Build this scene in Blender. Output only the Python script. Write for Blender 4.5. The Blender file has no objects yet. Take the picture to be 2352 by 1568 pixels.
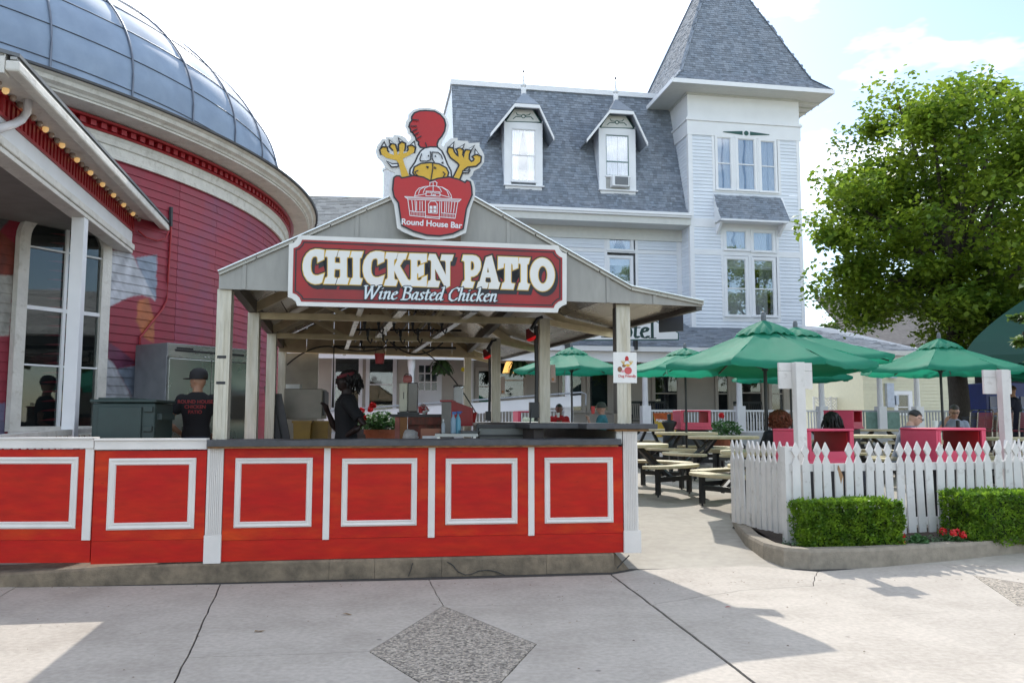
import bpy, bmesh, math, random
from math import sin, cos, tan, pi, radians, atan2, hypot, sqrt
from mathutils import Vector, Matrix, noise
rnd = random.Random(7)
sc = bpy.context.scene
col = sc.collection
# ------------------------------------------------------------ camera, sky, sun, exposure
F, PITCH, HC = 1900.0, radians(5.4), 1.4
cam_d = bpy.data.cameras.new("camera"); cam = bpy.data.objects.new("camera", cam_d); col.objects.link(cam)
cam_d.sensor_width = 36.0; cam_d.lens = 36.0 * F / 2352.0
cam_d.clip_start = 0.05; cam_d.clip_end = 900
cam.location = (0, 0, HC); cam.rotation_euler = (radians(90) + PITCH, 0, 0)
sc.camera = cam
SUN_EL, SUN_AZ = radians(42), radians(-2.0)       # azimuth measured clockwise from +Y
sdir = Vector((sin(SUN_AZ) * cos(SUN_EL), cos(SUN_AZ) * cos(SUN_EL), sin(SUN_EL)))
sun_d = bpy.data.lights.new("sun", 'SUN'); sun_d.energy = 2.9; sun_d.angle = radians(0.5); sun_d.color = (1.0, 0.955, 0.88)
sun = bpy.data.objects.new("sun", sun_d); col.objects.link(sun); sun.location = (0, 20, 30)
sun.rotation_euler = (-sdir).to_track_quat('-Z', 'Y').to_euler()
w = bpy.data.worlds.new("World"); sc.world = w; w.use_nodes = True
nt = w.node_tree; nt.nodes.clear()
N = nt.nodes.new; L = nt.links.new
sky = N('ShaderNodeTexSky'); sky.sky_type = 'NISHITA'; sky.sun_disc = False
sky.sun_elevation = SUN_EL; sky.sun_rotation = SUN_AZ; sky.air_density = 1.0; sky.dust_density = 0.5; sky.ozone_density = 1.2; sky.altitude = 100
tc = N('ShaderNodeTexCoord'); mp = N('ShaderNodeMapping'); mp.inputs['Scale'].default_value = (1.3, 1.3, 3.4); mp.inputs['Location'].default_value = (8, 2, 4)
n1 = N('ShaderNodeTexNoise'); n1.inputs['Scale'].default_value = 1.5; n1.inputs['Detail'].default_value = 6; n1.inputs['Roughness'].default_value = 0.6
cr = N('ShaderNodeValToRGB'); cr.color_ramp.elements[0].position = 0.46; cr.color_ramp.elements[1].position = 0.66
mx = N('ShaderNodeMix'); mx.data_type = 'RGBA'; mx.inputs[7].default_value = (15.5, 16.3, 17.2, 1)
bg = N('ShaderNodeBackground'); bg.inputs['Strength'].default_value = 0.15
ow = N('ShaderNodeOutputWorld')
L(tc.outputs['Generated'], mp.inputs['Vector']); L(mp.outputs[0], n1.inputs['Vector']); L(n1.outputs[0], cr.inputs[0])
L(cr.outputs[0], mx.inputs[0]); L(sky.outputs[0], mx.inputs[6]); L(mx.outputs[2], bg.inputs['Color']); L(bg.outputs[0], ow.inputs[0])
sc.view_settings.view_transform = 'Standard'; sc.view_settings.look = 'None'; sc.view_settings.gamma = 1.0
sc.view_settings.use_curve_mapping = False; sc.view_settings.exposure = 0.68
sc.cycles.max_bounces = 8; sc.cycles.transparent_max_bounces = 12; sc.cycles.use_denoising = True
# ------------------------------------------------------------ surveying: sight lines of the photograph met with planes of the place
cp, sp_ = cos(PITCH), sin(PITCH)
def ray(x, y):
    u = (x - 1176) / F; v = (784 - y) / F
    return Vector((u, cp - v * sp_, sp_ + v * cp))
def at(x, y, Y):
    r = ray(x, y); k = Y / r.y
    return Vector((r.x * k, Y, HC + r.z * k))
def atz(x, y, z):
    r = ray(x, y); k = (z - HC) / r.z
    return Vector((r.x * k, r.y * k, z))
def gz(X, Y):
    if Y < 7.95: return 0.0
    if Y < 11.4: return 0.058 * (Y - 7.95)
    if Y < 14.7: return 0.2 + 0.0455 * (Y - 11.4)
    if Y < 18: return 0.35 + 0.0212 * (Y - 14.7)
    return 0.42
class Frame:
    def __init__(s, o, ang):
        s.o = Vector(o); s.a = ang; s.e = Vector((cos(ang), sin(ang), 0)); s.n = Vector((-sin(ang), cos(ang), 0))
    def w(s, lx, ly, z=0): return s.o + s.e * lx + s.n * ly + Vector((0, 0, z))
    def l(s, P): d = Vector(P) - s.o; return Vector((d.dot(s.e), d.dot(s.n), d.z))
    def hit(s, x, y, ly):
        r = ray(x, y); k = (s.n.dot(s.o) + ly - s.n.dot(Vector((0, 0, HC)))) / s.n.dot(r)
        P = Vector((0, 0, HC)) + r * k; q = s.l(P); return q.x, q.z
    def X(s, x, ly, z):
        # local x on plane ly at height z for photo column x
        y = 900
        for _ in range(6):
            a, b = s.hit(x, y, ly); a2, b2 = s.hit(x, y + 10, ly)
            y += (z - b) / ((b2 - b) / 10)
        return s.hit(x, y, ly)[0]
SF = Frame((-2.635, 7.358, 0), radians(8))          # food stand front
def lin(c): return tuple(((v / 12.92) if v <= 0.04045 else ((v + 0.055) / 1.055) ** 2.4) for v in c)
def hx(s): return lin(tuple(int(s[i:i + 2], 16) / 255 for i in (0, 2, 4)))
# ------------------------------------------------------------ materials
MATS = {}
def mat(name, c, rough=0.6, metal=0.0, var=0.12, scale=6.0, bump=0.0, bscale=60.0, rndv=0.0, c2=None, c2t=(0.45, 0.62), c2s=3.0, stretch=(1, 1, 1), spec=0.5, trans=0.0, emit=None, coat=0.0, spots=None, pebble=None):
    if name in MATS: return MATS[name]
    m = bpy.data.materials.new(name); m.use_nodes = True; t = m.node_tree; t.nodes.clear()
    N = t.nodes.new; L = t.links.new
    out = N('ShaderNodeOutputMaterial'); b = N('ShaderNodeBsdfPrincipled')
    b.inputs['Roughness'].default_value = rough; b.inputs['Metallic'].default_value = metal
    b.inputs['Specular IOR Level'].default_value = spec
    if coat: b.inputs['Coat Weight'].default_value = coat; b.inputs['Coat Roughness'].default_value = 0.15
    geo = N('ShaderNodeNewGeometry'); mp = N('ShaderNodeMapping'); mp.inputs['Scale'].default_value = stretch
    L(geo.outputs['Position'], mp.inputs['Vector'])
    c = tuple(c) + (1,)
    cur = None
    if c2 is not None:
        n = N('ShaderNodeTexNoise'); n.inputs['Scale'].default_value = c2s; n.inputs['Detail'].default_value = 7; n.inputs['Roughness'].default_value = 0.65
        L(mp.outputs[0], n.inputs['Vector'])
        r = N('ShaderNodeValToRGB'); r.color_ramp.elements[0].position = c2t[0]; r.color_ramp.elements[1].position = c2t[1]
        r.color_ramp.elements[0].color = c; r.color_ramp.elements[1].color = tuple(c2) + (1,)
        L(n.outputs[0], r.inputs[0]); cur = r.outputs[0]
    hs = N('ShaderNodeHueSaturation')
    if cur is None: hs.inputs['Color'].default_value = c
    else: L(cur, hs.inputs['Color'])
    n = N('ShaderNodeTexNoise'); n.inputs['Scale'].default_value = scale; n.inputs['Detail'].default_value = 6
    L(mp.outputs[0], n.inputs['Vector'])
    ma = N('ShaderNodeMapRange'); ma.inputs[1].default_value = 0.3; ma.inputs[2].default_value = 0.7
    ma.inputs[3].default_value = 1 - var; ma.inputs[4].default_value = 1 + var
    L(n.outputs[0], ma.inputs[0]); v = ma.outputs[0]
    if spots:
        vo = N('ShaderNodeTexVoronoi'); vo.inputs['Scale'].default_value = spots[0]; L(mp.outputs[0], vo.inputs['Vector'])
        sr = N('ShaderNodeMapRange'); sr.inputs[1].default_value = spots[1] * .6; sr.inputs[2].default_value = spots[1]; sr.inputs[3].default_value = spots[2]; sr.inputs[4].default_value = 1; L(vo.outputs['Distance'], sr.inputs[0])
        mq = N('ShaderNodeMath'); mq.operation = 'MULTIPLY'; L(v, mq.inputs[0]); L(sr.outputs[0], mq.inputs[1]); v = mq.outputs[0]
    if pebble:
        vo = N('ShaderNodeTexVoronoi'); vo.inputs['Scale'].default_value = pebble[0]; L(mp.outputs[0], vo.inputs['Vector'])
        sx = N('ShaderNodeSeparateColor'); L(vo.outputs['Color'], sx.inputs[0]); pr_ = N('ShaderNodeMapRange'); pr_.inputs[3].default_value = 1 - pebble[1]; pr_.inputs[4].default_value = 1 + pebble[1]; L(sx.outputs[0], pr_.inputs[0])
        mq = N('ShaderNodeMath'); mq.operation = 'MULTIPLY'; L(v, mq.inputs[0]); L(pr_.outputs[0], mq.inputs[1]); v = mq.outputs[0]
    if rndv:
        oi = N('ShaderNodeObjectInfo'); at_ = N('ShaderNodeAttribute'); at_.attribute_name = 'rnd'
        ad = N('ShaderNodeMath'); ad.operation = 'ADD'; L(oi.outputs['Random'], ad.inputs[0]); L(at_.outputs['Fac'], ad.inputs[1])
        fr = N('ShaderNodeMath'); fr.operation = 'FRACT'; L(ad.outputs[0], fr.inputs[0])
        mr = N('ShaderNodeMapRange'); mr.inputs[3].default_value = 1 - rndv; mr.inputs[4].default_value = 1 + rndv; L(fr.outputs[0], mr.inputs[0])
        mu = N('ShaderNodeMath'); mu.operation = 'MULTIPLY'; L(v, mu.inputs[0]); L(mr.outputs[0], mu.inputs[1]); v = mu.outputs[0]
    L(v, hs.inputs['Value']); L(hs.outputs[0], b.inputs['Base Color'])
    rr = N('ShaderNodeMapRange'); rr.inputs[3].default_value = max(0.02, rough - 0.07); rr.inputs[4].default_value = min(1, rough + 0.07)
    L(n.outputs[0], rr.inputs[0]); L(rr.outputs[0], b.inputs['Roughness'])
    if bump:
        nb = N('ShaderNodeTexNoise'); nb.inputs['Scale'].default_value = bscale; nb.inputs['Detail'].default_value = 4
        L(mp.outputs[0], nb.inputs['Vector']); bp = N('ShaderNodeBump'); bp.inputs['Strength'].default_value = bump; bp.inputs['Distance'].default_value = 0.01
        L(nb.outputs[0], bp.inputs['Height']); L(bp.outputs[0], b.inputs['Normal'])
    if emit: b.inputs['Emission Color'].default_value = tuple(emit[:3]) + (1,); b.inputs['Emission Strength'].default_value = emit[3]
    sh = b.outputs[0]
    if trans:
        tr = N('ShaderNodeBsdfTranslucent'); L(hs.outputs[0], tr.inputs['Color'])
        ms = N('ShaderNodeMixShader'); ms.inputs[0].default_value = trans; L(sh, ms.inputs[1]); L(tr.outputs[0], ms.inputs[2]); sh = ms.outputs[0]
    L(sh, out.inputs[0]); MATS[name] = m; return m
def glass_mat(name, tint=(0.9, 0.95, 0.95), alpha=0.75, refl=0.9):
    m = bpy.data.materials.new(name); m.use_nodes = True; t = m.node_tree; t.nodes.clear(); N = t.nodes.new; L = t.links.new
    out = N('ShaderNodeOutputMaterial'); tr = N('ShaderNodeBsdfTransparent'); tr.inputs[0].default_value = tuple(tint) + (1,)
    g = N('ShaderNodeBsdfGlossy'); g.inputs['Roughness'].default_value = 0.02
    nz = N('ShaderNodeTexNoise'); nz.inputs['Scale'].default_value = 1.5; geo = N('ShaderNodeNewGeometry'); L(geo.outputs['Position'], nz.inputs['Vector'])
    bp = N('ShaderNodeBump'); bp.inputs['Strength'].default_value = 0.08; L(nz.outputs[0], bp.inputs['Height']); L(bp.outputs[0], g.inputs['Normal'])
    fr = N('ShaderNodeFresnel'); fr.inputs[0].default_value = 1.5
    mr = N('ShaderNodeMapRange'); mr.inputs[1].default_value = 0; mr.inputs[2].default_value = 1; mr.inputs[3].default_value = 1 - alpha; mr.inputs[4].default_value = 1
    L(fr.outputs[0], mr.inputs[0]); ms = N('ShaderNodeMixShader'); L(mr.outputs[0], ms.inputs[0]); L(tr.outputs[0], ms.inputs[1]); L(g.outputs[0], ms.inputs[2]); L(ms.outputs[0], out.inputs[0])
    MATS[name] = m; return m
white = mat('white_paint', (0.72, 0.73, 0.74), 0.5, var=0.05, scale=3, bump=0.08, bscale=25)
whiteold = mat('weathered_white_paint', (0.62, 0.60, 0.55), 0.6, var=0.10, scale=5, bump=0.6, bscale=30, c2=(0.42, 0.39, 0.33), c2t=(0.55, 0.75), c2s=9)
siding_w = mat('white_clapboard_paint', (0.70, 0.74, 0.79), 0.55, var=0.04, scale=1.2, rndv=0.04)
trim_f = mat('cream_white_trim', (0.66, 0.62, 0.575), 0.5, var=0.06, scale=4, bump=.1, bscale=30, spots=(7.0, .05, .75))
trim_w = mat('white_trim_paint', (0.76, 0.77, 0.78), 0.5, var=0.03, scale=2)
beige = mat('greige_porch_paint', (0.47, 0.435, 0.38), 0.6, var=0.05, scale=2, rndv=0.03)
redpaint = mat('red_orange_panel_paint', (0.42, 0.006, 0.003), 0.5, spec=.25, var=0.14, scale=7, stretch=(.8, .8, 3.5), c2=(0.46, 0.020, 0.002), c2t=(0.4, 0.75), c2s=1.8, bump=0.12, bscale=60, spots=(5.0, .05, .6))
redpaint2 = mat('faded_orange_panel_paint', (0.44, 0.009, 0.003), 0.5, spec=.25, var=0.14, scale=7, stretch=(.8, .8, 2.5), c2=(0.56, 0.060, 0.002), c2t=(0.45, 0.78), c2s=1.6, bump=.12, bscale=60, spots=(4.0, .05, .6))
dred = mat('barn_red_siding_paint', (0.25, 0.017, 0.036), 0.5, var=0.12, scale=1.5, c2=(0.19, 0.03, 0.075), c2t=(0.45, 0.68), c2s=1.1, rndv=0.06)
dred2 = mat('bright_red_trim_paint', (0.30, 0.012, 0.018), 0.4, var=0.1)
signred = mat('sign_red', (0.27, 0.005, 0.006), 0.4, var=0.25, scale=2.5)
emblemred = mat('emblem_red', (0.42, 0.010, 0.010), 0.4, var=0.04)
black = mat('black_print', (0.012, 0.012, 0.016), 0.5, var=0.1)
cream = mat('cream_print', (0.70, 0.69, 0.65), 0.5, var=0.03)
yellow = mat('yellow_print', (0.62, 0.38, 0.03), 0.5, var=0.05)
wprint = mat('white_print', (0.68, 0.70, 0.71), 0.5, var=0.02)
counter = mat('charcoal_counter', (0.055, 0.055, 0.058), 0.55, var=0.25, scale=12, bump=0.15, bscale=40)
plyedge = mat('raw_plywood_edge', (0.28, 0.14, 0.05), 0.8, var=0.4, scale=30, stretch=(1, 1, 12), c2=(0.10, 0.05, 0.02), c2s=12)
alu = mat('dull_aluminium', (0.50, 0.47, 0.40), 0.42, metal=0.55, var=0.12, scale=10, stretch=(4, 4, 0.5), c2=(0.36, 0.31, 0.22), c2t=(0.4, 0.75), c2s=3)
aluf = mat('galvanised_fascia', (0.30, 0.292, 0.265), 0.5, metal=0.35, var=0.10, scale=5, stretch=(3, 3, 0.7), c2=(0.31, 0.30, 0.27), c2t=(0.5, 0.78), c2s=6)
alud = mat('dark_bronze_beam', (0.10, 0.095, 0.085), 0.45, metal=0.5, var=0.2)
gold = mat('yellowed_aluminium_beam', (0.50, 0.42, 0.27), 0.4, metal=0.5, var=0.15, scale=8)
roofpan = mat('roof_pan_underside', (0.33, 0.305, 0.26), 0.28, metal=0.6, var=0.18, scale=2.5)
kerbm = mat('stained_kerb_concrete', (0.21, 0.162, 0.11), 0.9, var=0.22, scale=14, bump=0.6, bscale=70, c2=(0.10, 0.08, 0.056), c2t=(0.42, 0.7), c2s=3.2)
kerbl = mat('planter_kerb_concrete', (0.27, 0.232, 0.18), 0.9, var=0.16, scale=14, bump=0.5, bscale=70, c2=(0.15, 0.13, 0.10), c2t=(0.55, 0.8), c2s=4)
conc = mat('pavement_concrete', (0.425, 0.378, 0.322), 0.85, var=0.12, scale=26, bump=0.4, bscale=170, c2=(0.325, 0.285, 0.238), c2t=(0.42, 0.72), c2s=1.5, rndv=0.03, spots=(2.3, .05, .55))
joint = mat('joint_filler', (0.05, 0.045, 0.04), 0.9, var=0.3, scale=30)
blackm = mat('black_metal', (0.015, 0.016, 0.018), 0.4, var=0.2, scale=20)
blackp = mat('black_plastic', (0.02, 0.02, 0.022), 0.5, var=0.2)
steel = mat('stainless_steel', (0.55, 0.56, 0.55), 0.28, metal=0.9, var=0.1, scale=3, stretch=(1, 1, 6))
glass = glass_mat('window_glass', tint=(.97, .98, 1), alpha=0.80)
darkglass = glass_mat('dark_window_glass', tint=(0.8, 0.85, 0.85), alpha=0.975)
interior = mat('dark_room', (0.02, 0.02, 0.022), 0.9)
curtain = mat('sheer_curtain', (0.86, 0.88, 0.88), 0.9, var=0.12, scale=14, stretch=(8, 8, 0.3))
greenp = mat('dark_green_trim', (0.01, 0.075, 0.06), 0.5)
# ------------------------------------------------------------ mesh helpers
class MB:
    def __init__(s): s.v = []; s.f = []
    def add(s, vs, fs):
        b = len(s.v); s.v += [tuple(p) for p in vs]; s.f += [tuple(b + i for i in f) for f in fs]; return s
    def box(s, x0, x1, y0, y1, z0, z1):
        vs = [(x0, y0, z0), (x1, y0, z0), (x1, y1, z0), (x0, y1, z0), (x0, y0, z1), (x1, y0, z1), (x1, y1, z1), (x0, y1, z1)]
        return s.add(vs, [(0, 3, 2, 1), (4, 5, 6, 7), (0, 1, 5, 4), (1, 2, 6, 5), (2, 3, 7, 6), (3, 0, 4, 7)])
    def hexa(s, q): return s.add(q, [(0, 3, 2, 1), (4, 5, 6, 7), (0, 1, 5, 4), (1, 2, 6, 5), (2, 3, 7, 6), (3, 0, 4, 7)])
    def beam(s, a, b, w, h=None, up=(0, 0, 1)):
        a = Vector(a); b = Vector(b); h = h or w; d = (b - a).normalized(); up = Vector(up)
        sd = d.cross(up)
        if sd.length < 1e-4: sd = d.cross(Vector((0, 1, 0)))
        sd.normalize(); u = sd.cross(d); sd = sd * w / 2; u = u * h / 2
        return s.hexa([a - sd - u, a + sd - u, b + sd - u, b - sd - u, a - sd + u, a + sd + u, b + sd + u, b - sd + u])
    def tube(s, pts, r, n=8, cap=True):
        pts = [Vector(p) for p in pts]; R = r if isinstance(r, (list, tuple)) else [r] * len(pts); b = len(s.v); ref = Vector((0, 0, 1))
        for i, p in enumerate(pts):
            d = (pts[min(i + 1, len(pts) - 1)] - pts[max(i - 1, 0)]).normalized()
            x = d.cross(ref)
            if x.length < 0.1: x = d.cross(Vector((0, 1, 0)))
            x.normalize(); y = d.cross(x)
            for k in range(n):
                a = 2 * pi * k / n; s.v.append(tuple(p + (x * cos(a) + y * sin(a)) * R[i]))
        for i in range(len(pts) - 1):
            for k in range(n):
                k2 = (k + 1) % n; s.f.append((b + i * n + k, b + i * n + k2, b + (i + 1) * n + k2, b + (i + 1) * n + k))
        if cap: s.f.append(tuple(b + k for k in range(n))[::-1]); s.f.append(tuple(b + (len(pts) - 1) * n + k for k in range(n)))
        return s
    def lathe(s, prof, c=(0, 0, 0), n=20, a0=0, a1=2 * pi, tilt=None):
        b = len(s.v); full = abs(a1 - a0 - 2 * pi) < 1e-6; m = n if full else n + 1; c = Vector(c)
        for r, z in prof:
            for k in range(m):
                a = a0 + (a1 - a0) * k / n; p = Vector((r * cos(a), r * sin(a), z))
                if tilt: p = tilt @ p
                s.v.append(tuple(c + p))
        for i in range(len(prof) - 1):
            for k in range(n if not full else m):
                k2 = (k + 1) % m
                if not full and k == n: continue
                s.f.append((b + i * m + k, b + i * m + k2, b + (i + 1) * m + k2, b + (i + 1) * m + k))
        return s
    def prism(s, poly, z0, z1, axis='z'):
        n = len(poly); 
        if axis == 'z': A = [(x, y, z0) for x, y in poly]; B = [(x, y, z1) for x, y in poly]
        else: A = [(x, z1, y) for x, y in poly]; B = [(x, z0, y) for x, y in poly]   # polygon in xz, thickness along y
        return s.add(A + B, [tuple(range(n))[::-1], tuple(range(n, 2 * n))] + [(i, (i + 1) % n, n + (i + 1) % n, n + i) for i in range(n)])
    def ell(s, c, r, n=12, m=8, rot=None):
        pr = []; b = len(s.v); c = Vector(c)
        for i in range(m + 1):
            t = -pi / 2 + pi * i / m
            for k in range(n):
                a = 2 * pi * k / n; p = Vector((r[0] * cos(t) * cos(a), r[1] * cos(t) * sin(a), r[2] * sin(t)))
                if rot: p = rot @ p
                s.v.append(tuple(c + p))
        for i in range(m):
            for k in range(n):
                k2 = (k + 1) % n; s.f.append((b + i * n + k, b + i * n + k2, b + (i + 1) * n + k2, b + (i + 1) * n + k))
        return s
    def mesh(s, name, m, smooth=False):
        me = bpy.data.meshes.new(name); me.from_pydata(s.v, [], s.f)
        if m: me.materials.append(m)
        if smooth: me.polygons.foreach_set('use_smooth', [True] * len(me.polygons))
        return me
    def build(s, name, m, parent=None, smooth=False, bevel=0, kind=None, label=None):
        o = link(name, s.mesh(name, m, smooth), parent)
        if bevel:
            md = o.modifiers.new('bevel', 'BEVEL'); md.width = bevel; md.segments = 2; md.limit_method = 'ANGLE'; md.harden_normals = False
        if smooth == 'auto': pass
        if kind: o['kind'] = kind
        if label: o['label'] = label
        return o
def link(name, me, parent=None):
    o = bpy.data.objects.new(name, me); col.objects.link(o)
    if parent is not None: o.parent = parent
    return o
def tag(o, label=None, cat=None, group=None, kind=None):
    for k, v in (('label', label), ('category', cat), ('group', group), ('kind', kind)):
        if v: o[k] = v
    return o
def thing(name, label, cat, loc=(0, 0, 0), rz=0, group=None):
    o = bpy.data.objects.new(name, None); col.objects.link(o); o.location = loc; o.rotation_euler = (0, 0, rz); o.empty_display_size = 0.2
    return tag(o, label, cat, group)
def sthing(name, label, cat, lx=0, ly=0, z=0, rz=0, group=None):
    return thing(name, label, cat, SF.w(lx, ly, z), SF.a + rz, group)
def copy_tree(o, loc=None, rz=None, label=None, parent=None):
    c = o.copy(); col.objects.link(c)
    if parent is not None: c.parent = parent
    if loc is not None: c.location = loc
    if rz is not None: c.rotation_euler = (0, 0, rz)
    if label: c['label'] = label
    for ch in list(o.children): copy_tree(ch, parent=c)
    return c
def B(x0, x1, y0, y1, z0, z1): return MB().box(x0, x1, y0, y1, z0, z1)
# flat lettering and print: filled outlines with real thickness, turned to meshes at the end
PENDING = []
def area(p): return sum(p[i][0] * p[(i + 1) % len(p)][1] - p[(i + 1) % len(p)][0] * p[i][1] for i in range(len(p))) / 2
def offs(poly, d):
    if abs(d) < 1e-9: return poly
    if area(poly) < 0: poly = poly[::-1]
    n = len(poly); out = []
    for i in range(n):
        p0, p1, p2 = Vector(poly[i - 1]).to_2d(), Vector(poly[i]).to_2d(), Vector(poly[(i + 1) % n]).to_2d()
        a = (p1 - p0); b = (p2 - p1)
        if a.length < 1e-7 or b.length < 1e-7: out.append(tuple(p1)); continue
        a.normalize(); b.normalize(); na = Vector((a.y, -a.x)); nb = Vector((b.y, -b.x)); m = na + nb
        if m.length < 0.3: out.append(tuple(p1 + na * d)); continue
        m.normalize(); k = min(1 / max(m.dot(na), 0.35), 2.2); out.append(tuple(p1 + m * d * k))
    return out
def flat(name, loops, m, parent, ly, thick=0.0015, d=0, shift=(0, 0), holes=0):
    cu = bpy.data.curves.new(name, 'CURVE'); cu.dimensions = '2D'; cu.fill_mode = 'BOTH'; cu.extrude = thick / 2
    for i, lp in enumerate(loops):
        hole = i >= len(loops) - holes
        lp = offs(lp, -d if hole else d)
        s = cu.splines.new('POLY'); s.points.add(len(lp) - 1)
        for j, (x, y) in enumerate(lp): s.points[j].co = (x + shift[0], y + shift[1], 0, 1)
        s.use_cyclic_u = True
    cu.materials.append(m)
    o = link(name, cu, parent); o.rotation_euler = (pi / 2, 0, 0); o.location = (0, ly - thick / 2, 0); PENDING.append(o); return o
def ribbon(pts, w, nib=None):
    """a stroke as quads; nib = angle of a broad pen, else a round brush"""
    out = []
    for i in range(len(pts) - 1):
        a, b = Vector(pts[i]).to_2d(), Vector(pts[i + 1]).to_2d(); d = b - a
        if d.length < 1e-6: continue
        d.normalize()
        if nib is None: n = Vector((-d.y, d.x)) * w / 2; a2 = a - d * w * 0.3; b2 = b + d * w * 0.3; out.append([a2 + n, a2 - n, b2 - n, b2 + n])
        else:
            n = Vector((cos(nib), sin(nib))) * w / 2; t = Vector((-sin(nib), cos(nib))) * w * 0.16
            q = [a + n + t, a + n - t, a - n - t, a - n + t, b + n + t, b + n - t, b - n - t, b - n + t]
            q = sorted(q, key=lambda p: (p.x, p.y)); lo = []
            for p in q:
                while len(lo) > 1 and (lo[-1] - lo[-2]).cross(p - lo[-2]) <= 0: lo.pop()
                lo.append(p)
            up = []
            for p in reversed(q):
                while len(up) > 1 and (up[-1] - up[-2]).cross(p - up[-2]) <= 0: up.pop()
                up.append(p)
            out.append(lo[:-1] + up[:-1])
    return out
def strokes(name, polys, m, parent, ly, thick=0.001, grow=0.0, shift=(0, 0)):
    mb = MB()
    for i, p in enumerate(polys):
        if grow:
            c = sum((Vector(q).to_2d() for q in p), Vector((0, 0))) / len(p); p = offs([tuple(q) for q in p], grow)
        if area(p) < 0: p = p[::-1]
        y = ly - thick - i * 0.00002; mb.prism([(q[0] + shift[0], q[1] + shift[1]) for q in p], y, ly, axis='y')
    o = mb.build(name, m, parent); o['kind'] = 'stuff'; return o
def text(name, s, size, m, parent, ly, x, z, rot=0.0, bold=0.0, align='CENTER', thick=0.001, shear=0, spacing=1.0):
    cu = bpy.data.curves.new(name, 'FONT'); cu.body = s; cu.size = size; cu.align_x = align; cu.offset = bold; cu.extrude = thick / 2; cu.shear = shear; cu.space_character = spacing
    cu.materials.append(m); o = link(name, cu, parent)
    o.rotation_euler = (pi / 2, -rot, 0); o.location = (x, ly - thick / 2, z); PENDING.append(o); return o
def finish_flats():
    bpy.context.view_layer.update(); dg = bpy.context.evaluated_depsgraph_get()
    for o in PENDING:
        me = bpy.data.meshes.new_from_object(o.evaluated_get(dg)); n = o.name
        mw = (o.parent, o.matrix_basis.copy(), o.get('label')); cu = o.data
        bpy.data.objects.remove(o); q = bpy.data.objects.new(n, me); col.objects.link(q); q.parent = mw[0]; q.matrix_basis = mw[1]
        if mw[2]: q['label'] = mw[2]
        bpy.data.curves.remove(cu)
GL = {
 'W': (1.0, [[(0, 1), (.18, 0), (.42, .95)], [(.42, .95), (.58, 0), (.92, 1)], [(-.08, 1), (.1, 1)], [(.34, .98), (.5, .98)], [(.84, 1), (1.0, 1)]]),
 'i': (.28, [[(.02, .52), (.12, .6), (.08, .08), (.14, 0), (.24, .06)], [(.13, .82), (.15, .83)]]),
 'n': (.52, [[(.02, .52), (.12, .6), (.1, 0)], [(.1, .35), (.25, .58), (.36, .58), (.38, .45), (.35, .08), (.42, 0), (.5, .06)]]),
 'e': (.42, [[(.08, .32), (.3, .4), (.36, .52), (.26, .6), (.12, .5), (.05, .25), (.12, .04), (.24, 0), (.38, .1)]]),
 'B': (.62, [[(.12, 1), (.12, 0)], [(0, 1), (.35, 1), (.5, .88), (.46, .62), (.3, .54), (.12, .54)], [(.3, .54), (.52, .42), (.54, .15), (.38, 0), (0, 0)]]),
 'a': (.5, [[(.36, .52), (.24, .6), (.1, .45), (.05, .15), (.12, 0), (.25, .08), (.36, .4)], [(.38, .58), (.34, .1), (.4, 0), (.48, .06)]]),
 's': (.38, [[(.32, .5), (.22, .6), (.1, .52), (.12, .38), (.26, .22), (.24, .05), (.12, 0), (.02, .08)]]),
 't': (.32, [[(.14, .8), (.1, .1), (.16, 0), (.28, .08)], [(0, .58), (.28, .58)]]),
 'd': (.54, [[(.36, .52), (.24, .6), (.1, .45), (.05, .15), (.12, 0), (.25, .08), (.36, .4)], [(.3, 1), (.42, 1.04), (.36, .1), (.42, 0), (.5, .06)]]),
 'C': (.66, [[(.62, .78), (.6, .95), (.42, 1.02), (.18, .85), (.05, .5), (.12, .12), (.32, -.02), (.5, .04), (.6, .2)]]),
 'h': (.54, [[(.04, 1), (.14, 1.04), (.1, 0)], [(.1, .35), (.25, .58), (.36, .58), (.38, .45), (.35, .08), (.42, 0), (.5, .06)]]),
 'c': (.4, [[(.34, .48), (.24, .6), (.12, .5), (.05, .25), (.12, .04), (.24, 0), (.36, .1)]]),
 'k': (.5, [[(.04, 1), (.14, 1.04), (.1, 0)], [(.1, .25), (.24, .42), (.34, .6), (.42, .55)], [(.18, .34), (.32, .08), (.38, 0), (.48, .06)]]),
 'r': (.36, [[(0, .58), (.12, .6), (.12, 0)], [(.12, .4), (.26, .58), (.34, .54)], [(0, 0), (.24, 0)]]),
 'P': (.62, [[(.14, 1), (.14, 0)], [(0, 1), (.4, 1), (.56, .85), (.54, .6), (.38, .48), (.14, .48)], [(0, 0), (.28, 0)]]),
 'H': (.84, [[(.16, 1), (.16, 0)], [(.66, 1), (.66, 0)], [(.16, .5), (.66, .5)], [(.02, 1), (.3, 1)], [(.02, 0), (.3, 0)], [(.52, 1), (.8, 1)], [(.52, 0), (.8, 0)]]),
 'o': (.52, [[(.25, .6), (.1, .5), (.05, .3), (.1, .08), (.25, 0), (.4, .1), (.45, .3), (.4, .5), (.25, .6)]]),
 'l': (.28, [[(.04, 1.02), (.13, 1.04), (.13, 0)], [(.02, 0), (.24, 0)]]), ' ': (.3, [])}
def nibtext(s, x, z, size, slope=0.0, shear=0.0, w=0.16, nib=radians(25), track=1.0):
    out = []; cx = 0
    for ch in s:
        adv, st = GL[ch]
        for pl in st:
            q = [((cx + px * track + py * shear) * size, py * size) for px, py in pl]
            q = [(x + a, z + b + a * slope) for a, b in q]
            out += ribbon(q, w * size, nib)
        cx += adv * track
    return out, x + cx * size
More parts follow.
